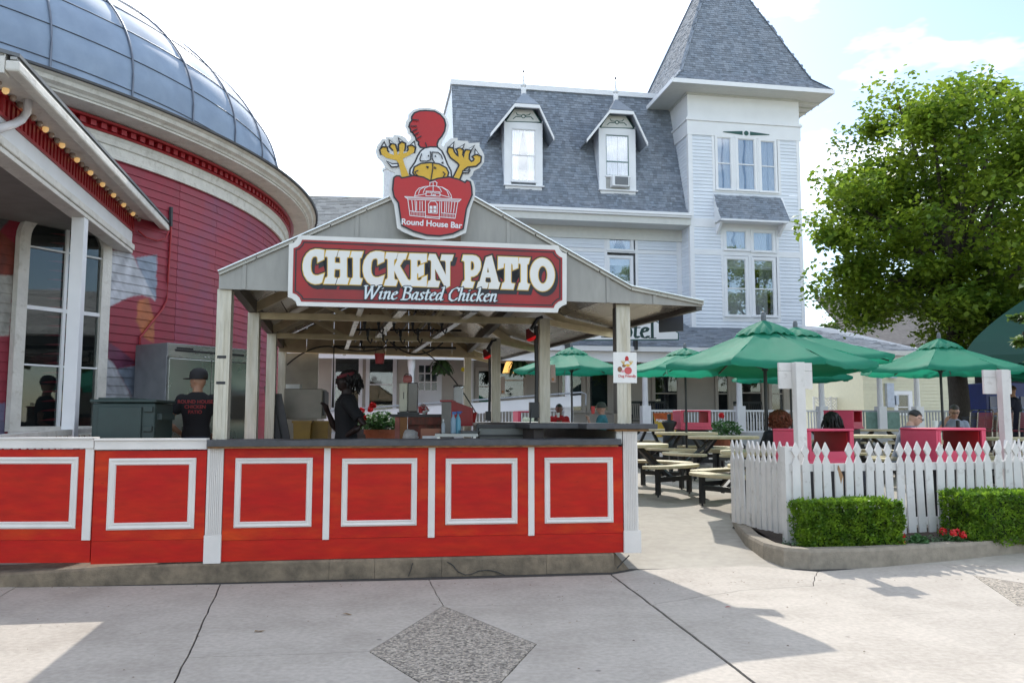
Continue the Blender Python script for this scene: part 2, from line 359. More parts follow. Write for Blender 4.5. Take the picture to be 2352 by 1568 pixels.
# planks / shingles in quantity: the first `limit` (largest in view) as objects sharing one mesh, the rest as one mesh of kind stuff
UNIT = {}
def unit(kind, m):
    k = (kind, m.name)
    if k not in UNIT:
        if kind == 'box': me = MB().box(0, 1, 0, 1, 0, 1).mesh('board', m)
        if kind == 'clap': me = MB().hexa([(0, 0, 0), (1, 0, 0), (1, 1, 0), (0, 1, 0), (0, .92, 1), (1, .92, 1), (1, 1, 1), (0, 1, 1)]).mesh('clapboard', m)   # thick below (y=0 out), thin above
        if kind == 'shin': me = MB().hexa([(0, 0, 0), (1, 0, 0), (1, 1, 0), (0, 1, 0), (0, 0, 1), (1, 0, 1), (1, 1, .15), (0, 1, .15)]).mesh('shingle', m)
        UNIT[k] = me
    return UNIT[k]
def pieces(parent, name, mats4, kind, m, limit=300, stuffname=None):
    me = unit(kind, m)
    for M in mats4[:limit]:
        o = link(name, me, parent); o.matrix_basis = M
    rest = mats4[limit:]
    if rest:
        base = [tuple(v.co) for v in me.vertices]; fs = [tuple(p.vertices) for p in me.polygons]; mb = MB(); rv = []
        for M in rest:
            mb.add([M @ Vector(p) for p in base], fs); rv += [rnd.random()] * len(base)
        mm = mb.mesh(stuffname or name, m); at_ = mm.attributes.new('rnd', 'FLOAT', 'POINT'); at_.data.foreach_set('value', rv)
        o = link(stuffname or name + '_field', mm, parent); o['kind'] = 'stuff'
def M4(o, ex, ey, ez):
    M = Matrix.Identity(4)
    for i in range(3): M[i][0] = ex[i]; M[i][1] = ey[i]; M[i][2] = ez[i]; M[i][3] = o[i]
    return M
def claps(rects, expo, th=0.018, L=3.6):
    """clapboards on a wall facing -y; rects: (x0,x1,y,z0,z1)"""
    out = []
    for x0, x1, y, z0, z1 in rects:
        k0 = math.floor(z0 / expo); z = k0 * expo
        while z < z1 - 1e-4:
            a, b = max(z, z0), min(z + expo, z1)
            if b - a > 0.02:
                out.append(M4((x0, y - th, a), (x1 - x0, 0, 0), (0, th, 0), (0, 0, b - a)))
            z += expo
    return out
def shingles(P0, U, V, Nn, wid, hgt, inside, ew=0.165, eh=0.127, t=0.012, seed=1):
    r = random.Random(seed); out = []; P0 = Vector(P0); row = 0; v = 0
    while v < hgt - 0.01:
        u = -r.random() * ew
        while u < wid:
            ww = ew * r.uniform(0.7, 1.35); a = max(u, 0); b = min(u + ww - 0.006, wid)
            if b - a > 0.02 and inside((a + b) / 2, v + eh / 2):
                a2, b2 = a, b
                tt = t * r.choice((0.7, 1, 1, 1.7))
                out.append(M4(P0 + U * a2 + V * v, U * (b2 - a2), V * min(eh, hgt - v), Nn * tt))
            u += ww
        v += eh; row += 1
    return out
# ------------------------------------------------------------ ground
def struct(name, mb, m, kind='structure'):
    o = mb.build(name, m); o['kind'] = kind; return o
mb = MB(); xs = [-60, -30, -18, -12, -8, -5, -3, -1, 1, 2, 3, 5, 8, 12, 18, 30, 60]; ys = [-14, -4, 2, 7.95, 9, 10, 11.4, 13, 14.7, 18, 22, 30, 45, 80]
for y in ys:
    for x in xs: mb.v.append((x, y, gz(x, y) if y > 8 else -0.02))
for j in range(len(ys) - 1):
    for i in range(len(xs) - 1):
        a = j * len(xs) + i; mb.f.append((a, a + 1, a + 1 + len(xs), a + len(xs)))
patio = mat('patio_concrete', (0.37, 0.335, 0.28), 0.88, var=0.10, scale=9, bump=0.3, bscale=120, c2=(0.30, 0.27, 0.225), c2t=(0.42, 0.75), c2s=0.8)
struct('patio_ground', mb, patio)
struct('far_ground', MB().add([(-800, -60, -.3), (800, -60, -.3), (800, 850, -.3), (-800, 850, -.3)], [(0, 1, 2, 3)]), mat('far_ground', (0.1, 0.12, 0.06), 0.95, scale=0.3, var=0.3))
struct('joint_bed', MB().add([(-14, -8, -.012), (14, -8, -.012), (14, 9.0, -.012), (-14, 7.4, -.012)], [(0, 1, 2, 3)]), joint)
pav = tag(thing('pavement', None, None), kind='structure')
def crackline(a, b, amp, key):
    r = random.Random(key); n = max(2, int(hypot(b[0] - a[0], b[1] - a[1]) / 0.09)); out = [a]
    nx, ny = -(b[1] - a[1]), (b[0] - a[0]); l = hypot(nx, ny); nx /= l; ny /= l
    o = 0
    for i in range(1, n):
        t = i / n; o = o * 0.6 + r.uniform(-amp, amp); out.append((a[0] + (b[0] - a[0]) * t + nx * o, a[1] + (b[1] - a[1]) * t + ny * o))
    return out
def edge(a, b, gap, amp):
    """jittered edge shared by both neighbours"""
    if (a > b): return crackline(b, a, amp, str((b, a)))[1:][::-1], gap
    return crackline(a, b, amp, str((a, b))), gap
def slab(pts, name='slab', m=conc, gaps=None, amps=None, z=0.0):
    n = len(pts); poly = []; gp = []
    for i in range(n):
        a, b = pts[i], pts[(i + 1) % n]; amp = amps[i] if amps else 0.002; g = gaps[i] if gaps else 0.006
        if a > b: c = [a] + crackline(b, a, amp, str((b, a)))[1:][::-1]
        else: c = crackline(a, b, amp, str((a, b)))
        poly += c; gp += [g] * len(c)
    if area(poly) < 0: poly = poly[::-1]; gp = gp[::-1]; gp = gp[1:] + gp[:1]
    k = len(poly); out = []
    for i in range(k):
        p0, p1, p2 = Vector(poly[i - 1]), Vector(poly[i]), Vector(poly[(i + 1) % k])
        a = (p1 - p0).normalized(); b = (p2 - p1).normalized(); na = Vector((-a.y, a.x)); nb = Vector((-b.y, b.x))
        g0, g1 = gp[i - 1], gp[i]; mm = na * g0 + nb * g1
        if na.dot(nb) > 0.5: mm = (na + nb).normalized() * (g0 + g1) / 2
        out.append((p1.x + mm.x, p1.y + mm.y))
    cz = z + rnd.uniform(-0.001, 0.001)
    return MB().prism(out, -0.011, cz).build(name, m, pav)
P_ = {'A0': (-2.499, 7.262), 'A1': (-2.16, 5.93), 'A2': (-1.70, 4.1), 'A3': (-1.2, 2.1), 'T': (-.521, 6.426), 'R': (.153, 5.35), 'Lf': (-.868, 5.183), 'Bt': (-.195, 4.107),
      'J': (-.733, 7.457), 'B0': (.901, 7.705), 'B1': (1.06, 6.45), 'B2': (1.37, 4.0), 'B3': (1.62, 2.0), 'C0': (1.16, 7.925), 'C1': (2.30, 8.16), 'K1': (1.883, 6.989), 'K2': (2.559, 7.169), 'K3': (2.842, 7.836),
      'D1': (3.05, 4.0), 'D2': (3.3, 2.0), 'CL': (-1.923, 5.05), 'G0': (-4.174, 7.132), 'G1': (-3.45, 4.2), 'G2': (-2.95, 2.1), 'W0': (-7.5, 6.9), 'W1': (-7, 2.1), 'M0': (-.73, 7.9)}
q = P_
ek = 0.0012; ej = 0.006; ed = 0.011
def SL(keys, gaps, amps, **k): return slab([q[i] for i in keys], gaps=gaps, amps=amps, **k)
SL(['W0', 'G0', 'G1', 'G2', 'W1'], [ej] * 5, [.002] * 5)
SL(['G0', 'A0', 'CL', 'A2', 'A3', 'G2', 'G1'], [.02, ej, ej, ej, ej, ej, ej], [.002, .004, .004, .004, .002, .002, .002])
SL(['A0', 'J', 'T', 'Lf', 'CL'], [.02, .004, .002, ek, ej], [.002, .004, .002, .009, .004])
SL(['CL', 'Lf', 'Bt', 'A3', 'A2'], [ek, .003, ej, ej, ej], [.009, .001, .002, .002, .004])
SL(['J', 'B0', 'B1', 'T'], [.02, ed, ek, .004], [.002, .003, .006, .004])
SL(['T', 'B1', 'B2', 'Bt', 'R'], [ek, ed, ej, .004, .002], [.006, .003, .002, .002, .001])
SL(['Bt', 'B2', 'B3', 'A3'], [ej] * 4, [.002, .003, .002, .002])
agg = mat('exposed_aggregate', (0.25, 0.22, 0.185), 0.9, var=0.2, scale=75, bump=.5, bscale=95, c2=(0.33, 0.28, 0.22), c2t=(0.45, 0.56), c2s=50, pebble=(62, .62))
SL(['T', 'R', 'Bt', 'Lf'], [.004] * 4, [.001] * 4, name='aggregate_slab', m=agg)
SL(['B0', 'C0', 'C1', 'K3', 'K2', 'K1', 'B1'], [.01, .004, .004, .006, .006, .006, ed], [.002, .004, .004, .012, .012, .012, .003])
SL(['B1', 'K1', 'K2', 'D1', 'D2', 'B3', 'B2'], [.004, .004, ek, ek, ej, ed, ed], [.012, .012, .004, .002, .002, .003, .003])
T2 = (4.179, 7.663); L2 = (3.83, 6.42); R2 = (4.85, 6.58); B2_ = (4.5, 5.34)
q.update({'T2': T2, 'L2': L2, 'R2': R2, 'U2': B2_, 'E1': (2.72, 6.1), 'X0': (8.5, 8.9), 'X1': (8.3, 6.9), 'X2': (8, 2), 'T3': (4.2, 8.3)})
SL(['K3', 'T3', 'T2', 'L2', 'E1', 'K2'], [ek, ek, .002, ek, ek, ek], [.002, .004, .001, .006, .004, .012])
SL(['E1', 'L2', 'U2', 'D2', 'D1'], [ek, .002, ek, ej, ek], [.006, .001, .004, .002, .002])
SL(['T3', 'X0', 'X1', 'R2', 'T2'], [ek, ek, ek, .002, ek], [.002, .002, .004, .001, .004])
SL(['R2', 'X1', 'X2', 'D2', 'U2'], [ek, ej, ej, ek, .002], [.004, .002, .002, .004, .001])
SL(['T2', 'R2', 'U2', 'L2'], [.003] * 4, [.001] * 4, name='aggregate_slab', m=agg)
# fallen leaves and scraps on the pavement
def scrap(x, y, s, m, name, label, cat):
    p = atz(x, y, 0.004); r = random.Random(int(x)); mb = MB(); n = 7
    pts = [(s * r.uniform(.5, 1) * cos(2 * pi * i / n), s * .5 * r.uniform(.5, 1) * sin(2 * pi * i / n), r.uniform(0, s * .25)) for i in range(n)]
    mb.add([(0, 0, s * .1)] + pts, [(0, i + 1, (i + 1) % n + 1) for i in range(n)]); o = mb.build(name, m); o.location = p
    tag(o, label, cat); return o
leafb = mat('dry_leaf', (0.26, 0.17, 0.08), 0.8, var=0.3, scale=60, trans=0.2)
scrap(595, 1449, .045, leafb, 'dry_leaf', 'curled dry brown leaf on shaded pavement left of the stone diamond', 'leaf')
scrap(797, 1410, .04, leafb, 'dry_leaf', 'flat tan dry leaf on pavement just up and left of the stone diamond', 'leaf')
scrap(1672, 1394, .03, mat('red_scrap', (0.3, .05, .04), .7), 'paper_scrap', 'tiny red and white scrap in the shade right of the dark joint', 'litter')
scrap(1310, 1430, .018, leafb, 'dry_leaf', 'tiny brown leaf bit on pavement right of the stone diamond tip', 'leaf')
mb = MB(); r = random.Random(77)
for _ in range(260):
    x = r.uniform(-5, 7); y = r.choice((r.uniform(4.3, 8), 7.3 + .05 * x + r.uniform(-.12, 0.0))); s = r.uniform(.003, .011); a = r.uniform(0, 6.3)
    if y > 8 + .12 * x or (x > 2.3 and y > 7.7): continue
    c_, s_ = cos(a) * s, sin(a) * s; mb.add([(x - c_, y - s_, .003), (x + s_ * .6, y - c_ * .6, .004 + s * .3), (x + c_, y + s_, .003), (x - s_ * .6, y + c_ * .6, .005)], [(0, 1, 2, 3)])
o = mb.build('grit', mat('leaf_grit', (.16, .11, .07), .9, var=.4, scale=50)); tag(o, 'specks of grit and leaf bits strewn over the pavement', 'litter', kind='stuff')
# ------------------------------------------------------------ kerb under the stand
KH = 0.16
kb = tag(thing('stand_kerb', 'long stained concrete kerb under the red counter wall', 'kerb', SF.o, SF.a)); 
def kpoly(xs): return xs
kx = [-4.2, -1.75, 1.02, 1.42, 2.02, 2.98, 3.62]
tops = [(-4.2, .085), (-1.75, .105), (-0.75, .15), (0.3, KH)]
def ktop(x):
    for (a, za), (b, zb) in zip(tops, tops[1:]):
        if x <= b: return za + (zb - za) * max(0, (x - a) / (b - a))
    return KH
for i in range(len(kx) - 1):
    a, b = kx[i], kx[i + 1]; r = random.Random(i); g = .0012
    n = 12; top = []; bot = []
    fr = [a + g + (b - a - 2 * g) * k / n for k in range(n + 1)]
    mb = MB()
    for k, x in enumerate(fr):
        zt = ktop(x); jt = 0
        wob = r.uniform(-.004, .004)
        yo = 0.012 * (0 if x > -1 else (-1 - x) * -1)
        mb.v += [(x + jt * 2, wob - 0.005, -0.01), (x + jt, wob, zt - .018), (x, .018, zt), (x, .50, zt), (x, .5, -.01)]
    for k in range(n):
        for j in range(4): mb.f.append((k * 5 + j, (k + 1) * 5 + j, (k + 1) * 5 + j + 1, k * 5 + j + 1))
    mb.f += [(0, 1, 2, 3, 4), tuple(n * 5 + j for j in (4, 3, 2, 1, 0))]
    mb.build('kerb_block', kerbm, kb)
MB().hexa([(3.62, .0, -.01), (3.80, .12, -.01), (3.74, .5, -.01), (3.62, .5, -.01), (3.62, .02, KH), (3.66, .12, KH - .01), (3.64, .5, KH), (3.62, .5, KH)]).build('broken_end', kerbm, kb)
crk = MB()
def crack_on(mb, pts, w=.006, y=-.012):
    for p in ribbon(pts, w): mb.prism([tuple(v) for v in (p if area(p) > 0 else p[::-1])], y, y + .02, axis='y')
zz = lambda x, y: SF.hit(x, y, -.004)
crack_on(crk, [zz(*p) for p in [(1028, 1290), (1040, 1297), (1052, 1312), (1068, 1319), (1082, 1318), (1100, 1310), (1120, 1308), (1140, 1312), (1160, 1320)]], .008)
crack_on(crk, [zz(*p) for p in [(948, 1292), (944, 1306), (938, 1322)]], .006)
crack_on(crk, [zz(*p) for p in [(1445, 1275), (1428, 1292), (1418, 1304)]], .006)
crk.build('crack', joint, kb)
# stand floor slab behind kerb
fl = SF
mb = MB(); pts = [SF.w(-.05, .5), SF.w(3.65, .5), SF.w(3.5, 8.6), SF.w(-.3, 8.6)]
mb.prism([(p.x, p.y) for p in pts], -.01, .155); struct('stand_floor', mb, mat('stand_floor_concrete', (0.12, 0.11, 0.10), 0.9))
# light strip of ground visible under the low panels
mb = MB(); mb.add([(-6.5, 7.6, .04), (-2.75, 7.7, .10), (-2.6, 9.9, .12), (-6.5, 9.9, .1)], [(0, 1, 2, 3)]); struct('side_yard', mb, patio)
# ------------------------------------------------------------ food stand: one building
st = sthing('food_stand', 'grey metal gabled food stand with red panelled counter front', 'food stand')
PF = 0.03                                                       # panel face plane
def px(x, z=.6, ly=PF): return SF.X(x, ly, z)
def pz(x, y, ly=PF): return SF.hit(x, y, ly)[1]
x0, x1 = px(511), px(1431)
zb = KH + .003; zt = pz(950, 1027); zm = pz(950, 1232)
bats = [(px(742), px(757)), (px(983), px(998.5)), (px(1213), px(1227))]
B(x0, x1, PF + .003, PF + .05, zb, zm - .002).build('kick_board', redpaint, st, bevel=.002)
edges = [x0] + [b for p in bats for b in p] + [x1]
fr = [(538, 716, 1051, 1210), (784, 957, 1052, 1207), (1023, 1188, 1052, 1203), (1251, 1408, 1050, 1200)]
def frame_moulding(parent, X0, X1, Z0, Z1, wd, y, nm='moulding'):
    mb = MB(); prof = [(0, 0), (0, -.012), (wd * .25, -.02), (wd * .6, -.012), (wd * .85, -.016), (wd, -.004), (wd, 0)]
    for i in range(len(prof) - 1):
        (o1, h1), (o2, h2) = prof[i], prof[i + 1]
        r1 = [(X0 + o1, y + h1, Z0 + o1), (X1 - o1, y + h1, Z0 + o1), (X1 - o1, y + h1, Z1 - o1), (X0 + o1, y + h1, Z1 - o1)]
        r2 = [(X0 + o2, y + h2, Z0 + o2), (X1 - o2, y + h2, Z0 + o2), (X1 - o2, y + h2, Z1 - o2), (X0 + o2, y + h2, Z1 - o2)]
        for k in range(4): k2 = (k + 1) % 4; mb.add([r1[k], r1[k2], r2[k2], r2[k]], [(0, 1, 2, 3)])
    return mb.build(nm, trim_f, parent)
for i in range(4):
    a, b = edges[2 * i], edges[2 * i + 1]
    f = fr[i]; X0, X1 = px(f[0]), px(f[1]); Z0, Z1 = pz((f[0] + f[1]) / 2, f[3]), pz((f[0] + f[1]) / 2, f[2]); wd = .052
    pn = B(a, b, PF, PF + .05, zm, zt).build('wall_panel', redpaint2, st)
    frame_moulding(pn, X0, X1, Z0, Z1, wd, PF)
    B(X0 + wd, X1 - wd, PF - .004, PF, Z0 + wd, Z1 - wd).build('inset_panel', redpaint, pn)
for a, b in bats: B(a, b, PF - .014, PF + .05, zm - .01, zt).build('batten', trim_f, st, bevel=.003)
def pilaster(X0, X1, Z0, Z1, zbase, zt_, yf, parent, ww=.012):
    p = B(X0 + .004, X1 - .004, yf - .012, yf + .06, Z0, zt_).build('pilaster', trim_f, parent)
    n = 7; wdt = (X1 - X0 - .03) / n
    mb = MB()
    for i in range(n): mb.box(X0 + .018 + wdt * i + .002, X0 + .018 + wdt * (i + 1) - .006, yf - .02, yf - .012, zbase, zt_ - .01)
    mb.build('flute', trim_f, p)
    B(X0 - .002, X1 + ww - .012, yf - .024, yf + .06, Z0 - .002, zbase - .003).build('plinth', trim_f, p, bevel=.002)
pilaster(px(472), px(511), pz(490, 1292), 0, pz(490, 1227), zt, PF, st)
XR0, XR1 = px(1431.5), px(1466)
zraise = pz(1450, 990)
pilaster(XR0, XR1, pz(1450, 1268), 0, pz(1450, 1217), zraise, PF, st, ww=.03)
# return wall below the raised bar on the right
B(XR1 - .05, XR1, PF + .06, 6.6, .16, zraise).build('side_wall', trim_f, st)
B(px(1418), XR0 - .003, PF + .0, PF + .06, zt + .03, zraise).build('side_wall_end', mat('peeling_white_board', (0.55, .54, .50), .8, var=.2, c2=(.1, .09, .08), c2t=(.55, .6), c2s=12), st)
# counter top, slightly wavy
CT0, CT1 = pz(950, 1023, -.06), pz(950, 1009.5, -.06)
mb = MB(); n = 40; X0, X1 = px(474.5, 1.2, -.06), px(1427.5, 1.2, -.06); r = random.Random(5); hh = 0
for k in range(n + 1):
    x = X0 + (X1 - X0) * k / n; hh = .004 * sin(k * .55) + .003 * sin(k * 1.3 + 1)
    mb.v += [(x, -.06, CT0), (x, -.06, CT1 + hh - .006), (x, -.054, CT1 + hh), (x, .48, CT1 + hh * .5), (x, .48, CT0)]
for k in range(n):
    for j in range(5): mb.f.append((k * 5 + j, (k + 1) * 5 + j, (k + 1) * 5 + (j + 1) % 5, k * 5 + (j + 1) % 5))
mb.f += [(0, 1, 2, 3, 4), tuple(n * 5 + j for j in (4, 3, 2, 1, 0))]
mb.build('counter_top', counter, st)
B(X0 + .005, px(1420, 1.2, -.045), -.045, .3, zt, CT0 - .001).build('plywood_strip', plyedge, st)
# raised bar top along the right side
RB0, RB1 = SF.hit(1450, 985, -.02)[1], SF.hit(1450, 973, -.02)[1]
ra = Vector((SF.X(1346, .05, RB1), .02)); rb_ = Vector((SF.X(1511, -.02, RB1), -.04))
mb = MB(); q1 = (SF.X(1345, .3, RB1), .10); q2 = (SF.X(1345, .0, RB1), -.04); q3 = (SF.X(1511, -.04, RB1), -.04); q4 = (q3[0] - .05, 7.2); q5 = (q4[0] - 1.0, 7.2)
qm = SF.l(at(1160, 958, 11.0)); 
mb.prism([q2, q3, (q3[0], 7.2), (2.9, 7.2), (2.78, 3.5), (2.9, .45), (q2[0], .3)], RB0, RB1 + .0)
mb.build('raised_bar_top', counter, st, bevel=.006)
B(px(1412, 1.2, 0), px(1490, 1.2, 0), -.01, .3, zraise + .001, RB0 - .001).build('plywood_strip', plyedge, st)
B(2.95, 3.05, .5, 7.0, .16, RB0 - .002).build('bar_wall', mat('dark_bar_wall', (0.05, 0.04, 0.035), 0.8, var=.3), st)
# posts
HT = HC + 1.19
def postat(x, y, w=.125, zb=1.2, top=HT, name='post', x2=None):
    r = ray(x, y); k = (top - HC) / r.z; P = Vector((r.x * k, r.y * k, 0)); l = SF.l(P)
    o = B(l.x - w / 2, l.x + w / 2, l.y - w / 2, l.y + w / 2, zb, top).build(name, alu, st, bevel=.003)
    mb = MB()
    for i in (-1, 0, 1): mb.box(l.x + i * w * .28 - w * .07, l.x + i * w * .28 + w * .07, l.y - w / 2 - .004, l.y - w / 2, zb, top - .25)
    mb.build('ridge', alu, o); return o, l
FLY = .10                                                    # fascia plane
p1x = SF.X(514, .2, 2.0)
PL = []
o, l = B(p1x - .063, p1x + .063, .14, .265, CT1 + .003, 2.59).build('post', alu, st, bevel=.003), Vector((p1x, .2, 0)); PL.append(l)
mb = MB()
for i in (-1, 0, 1): mb.box(p1x + i * .035 - .01, p1x + i * .035 + .01, .136, .14, CT1, 2.3)
mb.build('ridge', alu, o)
for zz_ in (1.72, 1.955): B(p1x - .045, p1x + .035, .134, .1355, zz_, zz_ + .025).build('tape', black, o)
for x, y in ((585, 719), (625.7, 765.6), (649.5, 800)):
    o, l = postat(x, y, zb=.16); PL.append(l)
PR = []
for x, y in ((1249, 732), (1139, 777.5), (1074, 813)):
    o, l = postat(x, y, zb=.16 if x < 1100 else RB1 + .001); PR.append(l)
pfx = SF.X(1430, .25, 2.0)
o = B(pfx - .075, pfx + .065, .19, .32, RB1 + .001, 2.56).build('post', alu, st, bevel=.003)
B(pfx - .081, pfx - .0755, .19, .31, RB1 + .1, 2.5).build('dark_channel', alud, o)
mb = MB()
for i in (-1, 0, 1): mb.box(pfx + i * .038 - .01, pfx + i * .038 + .01, .186, .19, RB1, 2.3)
mb.build('ridge', alu, o)
# gable fascia from the surveyed outline
prof = [(503, 625), (1004, 407), (1448, 658.6), (1614, 693)]
bot = [(503, 663), (1420, 696), (1472, 697.5), (1614, 704)]
FT = [SF.hit(x, y, FLY) for x, y in prof]; FB = [SF.hit(x, y, FLY) for x, y in bot]
def poly_at(pl, x):
    for (a, za), (b, zb_) in zip(pl, pl[1:]):
        if x <= b + 1e-9: return za + (zb_ - za) * (x - a) / (b - a)
    return pl[-1][1]
seams = [SF.X(v, FLY, 2.7) for v in (561, 818, 1167, 1280, 1396, 1503)]
cuts = [FT[0][0]] + seams + [FT[3][0]]
for a, b in zip(cuts, cuts[1:]):
    xs_ = sorted([a + .002, b - .002] + [p[0] for p in FT[1:3] if a < p[0] < b] + [p[0] for p in FB[1:3] if a < p[0] < b])
    poly = [(x, poly_at(FB, x)) for x in xs_] + [(x, poly_at(FT, x) - .012) for x in reversed(xs_)]
    MB().prism(poly, FLY, FLY + .02, axis='y').build('fascia_panel', aluf, st)
for s_ in seams: B(s_ - .018, s_ + .018, FLY - .012, FLY, poly_at(FB, s_), poly_at(FT, s_) - .01).build('seam_cap', aluf, st, bevel=.002)
mb = MB()
for s_ in [FT[0][0] + .05] + [s + d for s in seams for d in (-.06, .09)]:
    for zq in (poly_at(FB, s_) + .05, poly_at(FT, s_) - .09): mb.lathe([(0, -.006), (.009, -.004), (.009, 0)], (s_, FLY - .001, zq), 8, tilt=Matrix.Rotation(pi / 2, 3, 'X'))
bo = mb.build('bolt', alud, st); bo['kind'] = 'stuff'
# roof: front profile carried back to the rear profile
back_off = [(-.30, 6.25), (-.55, 6.7), (-.9, 7.1), (-1.15, 7.4)]
BT = [(FT[i][0] + back_off[i][0], FLY + back_off[i][1], FT[i][1] - (0, 0, .0, .0)[i]) for i in range(4)]
FR = [(p[0], FLY - .03, p[1]) for p in FT]
for i in range(3):
    a, b, c, d = Vector(FR[i]), Vector(FR[i + 1]), Vector(BT[i + 1]), Vector(BT[i]); n = [6, 6, 2][i]
    for k in range(n):
        t0, t1 = k / n + .004, (k + 1) / n - .002
        p = [a.lerp(b, t0), a.lerp(b, t1), d.lerp(c, t1), d.lerp(c, t0)]
        MB().hexa([v - Vector((0, 0, .035)) for v in p] + p).build('roof_pan', roofpan, st)
for i in range(3): a, b, c, d = [Vector(v) - Vector((0, 0, .012)) for v in (FR[i], FR[i + 1], BT[i + 1], BT[i])]; MB().hexa([a - Vector((0, 0, .006)), b - Vector((0, 0, .006)), c - Vector((0, 0, .006)), d - Vector((0, 0, .006)), a, b, c, d]).build('light_seal_sheet', roofpan, st)  # added sheet hidden inside the pans, blocks sun through their gaps
mb = MB()
for i in range(3): mb.beam(Vector(FR[i]) + Vector((0, .0, .004)), Vector(FR[i + 1]) + Vector((0, 0, .004)), .05, .011)
mb.build('drip_edge', steel, st)
# eave plates, rafters, ties
def L3(l, z): return (l.x, l.y, z)
zl = 2.6
pl = MB().beam((FT[0][0] + .12, .15, 2.66), (PL[3].x, PL[3].y, 2.63), .08, .12).build('eave_plate', alud, st)
MB().beam((FT[3][0] - .03, FLY + .02, FT[3][1] - .045), (BT[3][0] + .05, BT[3][1], BT[3][2] - .03), .06, .07).build('eave_plate', alud, st)
MB().beam((FT[2][0] - .9, FLY + .02, poly_at(FT, FT[2][0] - .9) - .42), (PR[2].x, PR[2].y, HT + .06), .08, .12).build('eave_plate', alud, st)
def prof_at(t):      # roof outline at depth fraction t
    return [Vector(FR[i]).lerp(Vector(BT[i]), t) for i in range(4)]
fr_t = [(PL[1], PR[0]), (PL[2], PR[1]), (PL[3], PR[2])]
for k, (pa, pb) in enumerate(fr_t):
    MB().beam((pa.x, pa.y, HT - .03), (pb.x, pb.y, HT - .03), .05, .075).build('tie_beam', gold, st)
    t = (pa.y - FR[0][1]) / (BT[0][1] - FR[0][1]); P = prof_at(min(t, .985)); dz = Vector((0, 0, .10))
    MB().beam(P[0] - dz + Vector((.1, 0, 0)), P[1] - dz, .05, .10).build('rafter', gold, st)
    MB().beam(P[1] - dz, P[2] - dz, .05, .10).build('rafter', gold, st)
    MB().beam(P[2] - dz, P[3] - dz, .05, .08).build('rafter', gold, st)
    MB().beam((pb.x, pb.y, HT - .03), P[3] - Vector((.03, 0, .12)), .045, .07).build('tie_beam', gold, st)
    ap = P[1]
    for s_, e_ in ((.30, .18), (.45, .42), (.62, .62)):
        bx = pa.x + (pb.x - pa.x) * s_; by = pa.y + (pb.y - pa.y) * s_
        q_ = P[0].lerp(P[1], e_ * 1.4) if e_ < .5 else P[1].lerp(P[2], e_ * .6)
        MB().beam((bx, by, HT), q_ - dz, .04, .05).build('truss_web', gold, st)
# bright diagonal strips of the ceiling
r1 = prof_at(.06); r9 = prof_at(.9)
def sl_(x, y, z): P = atz(x, y, z); return SF.l(P)
for (xa_, ya_), (xb_, yb_), wd_, hd_ in (((829.5, 706), (790, 815), .06, .03), ((1089, 712), (936, 816), .08, .05), ((925, 708), (868, 772), .09, .06)):
    MB().beam(sl_(xa_, ya_, 2.58), sl_(xb_, yb_, 2.58), wd_, hd_).build('brace', steel, st)
MB().beam(prof_at(.0)[1] - Vector((0, -.05, .12)), prof_at(.99)[1] - Vector((0, 0, .12)), .06, .12).build('ridge_beam', alud, st)
for i, tt in ((0, .33), (0, .66), (1, .33), (1, .66)):
    a = prof_at(.02); b = prof_at(.98); MB().beam(a[i].lerp(a[i + 1], tt) - Vector((0, 0, .06)), b[i].lerp(b[i + 1], tt) - Vector((0, 0, .06)), .05, .04).build('purlin', alud, st)
# rear gable panel and half wall
P = prof_at(.985); zr = HT - .08
mb = MB(); bk = mat('beige_rear_panel', (0.46, 0.37, 0.25), .7, var=.12)
for i in range(3):
    a, b = P[i], P[i + 1]; n = 4
    for k in range(n):
        p, q_ = a.lerp(b, k / n + .002), a.lerp(b, (k + 1) / n - .002)
        MB().hexa([(p.x, p.y, zr), (q_.x, q_.y, zr), (q_.x, q_.y + .02, zr), (p.x, p.y + .02, zr), (p.x, p.y, max(zr + .01, p.z - .05)), (q_.x, q_.y, max(zr + .01, q_.z - .05)), (q_.x, q_.y + .02, max(zr + .01, q_.z - .05)), (p.x, p.y + .02, max(zr + .01, p.z - .05))]).build('rear_panel', bk, st)
lx3 = PL[3]; xa = SF.l(at(700, 900, 13.6)).x; xb = SF.l(at(726, 900, 13.6)).x
B(lx3.x - .02, xb, lx3.y - .05, lx3.y + .0, .16, zr - .002).build('rear_wall', mat('greige_board', (.36, .34, .29), .7, var=.12), st)
# conduits, cables under the roof
mb = MB().tube([(lx3.x + .85, lx3.y - .12, 1.6), (lx3.x + .85, lx3.y - .12, 2.62), (lx3.x + 2.9, lx3.y - .1, 2.62)], .022)
mb.build('pipe', blackm, st)
cb = MB()
def sag(a, b, s, n=12): a = Vector(a); b = Vector(b); return [a.lerp(b, i / n) - Vector((0, 0, s * 4 * (i / n) * (1 - i / n))) for i in range(n + 1)]
cb.tube(sag((lx3.x + .1, lx3.y - .2, 2.3), (lx3.x + .9, lx3.y - .2, 2.6), -.12), .012); cb.tube(sag((lx3.x + .9, lx3.y - .2, 2.6), (lx3.x + 1.7, lx3.y - .25, 2.6), .06), .012)
cb.tube(sag((1.5, 4.2, 2.5), (2.25, 4.2, 2.5), .17), .011); cb.tube(sag((2.0, 5.6, 2.5), (2.85, 5.4, 1.5), -.12), .010)
cb.build('cable', blackm, st)
bars = MB(); hooks = []
def rk(x, y, z=2.62): return sl_(x, y, z)
for (x0_, x1_, y_) in ((800, 1075, 727), (812, 1060, 757), (795, 1010, 776)):
    a_, b_ = rk(x0_, y_), rk(x1_, y_ + 2); bars.tube([a_, b_], .016, 6)
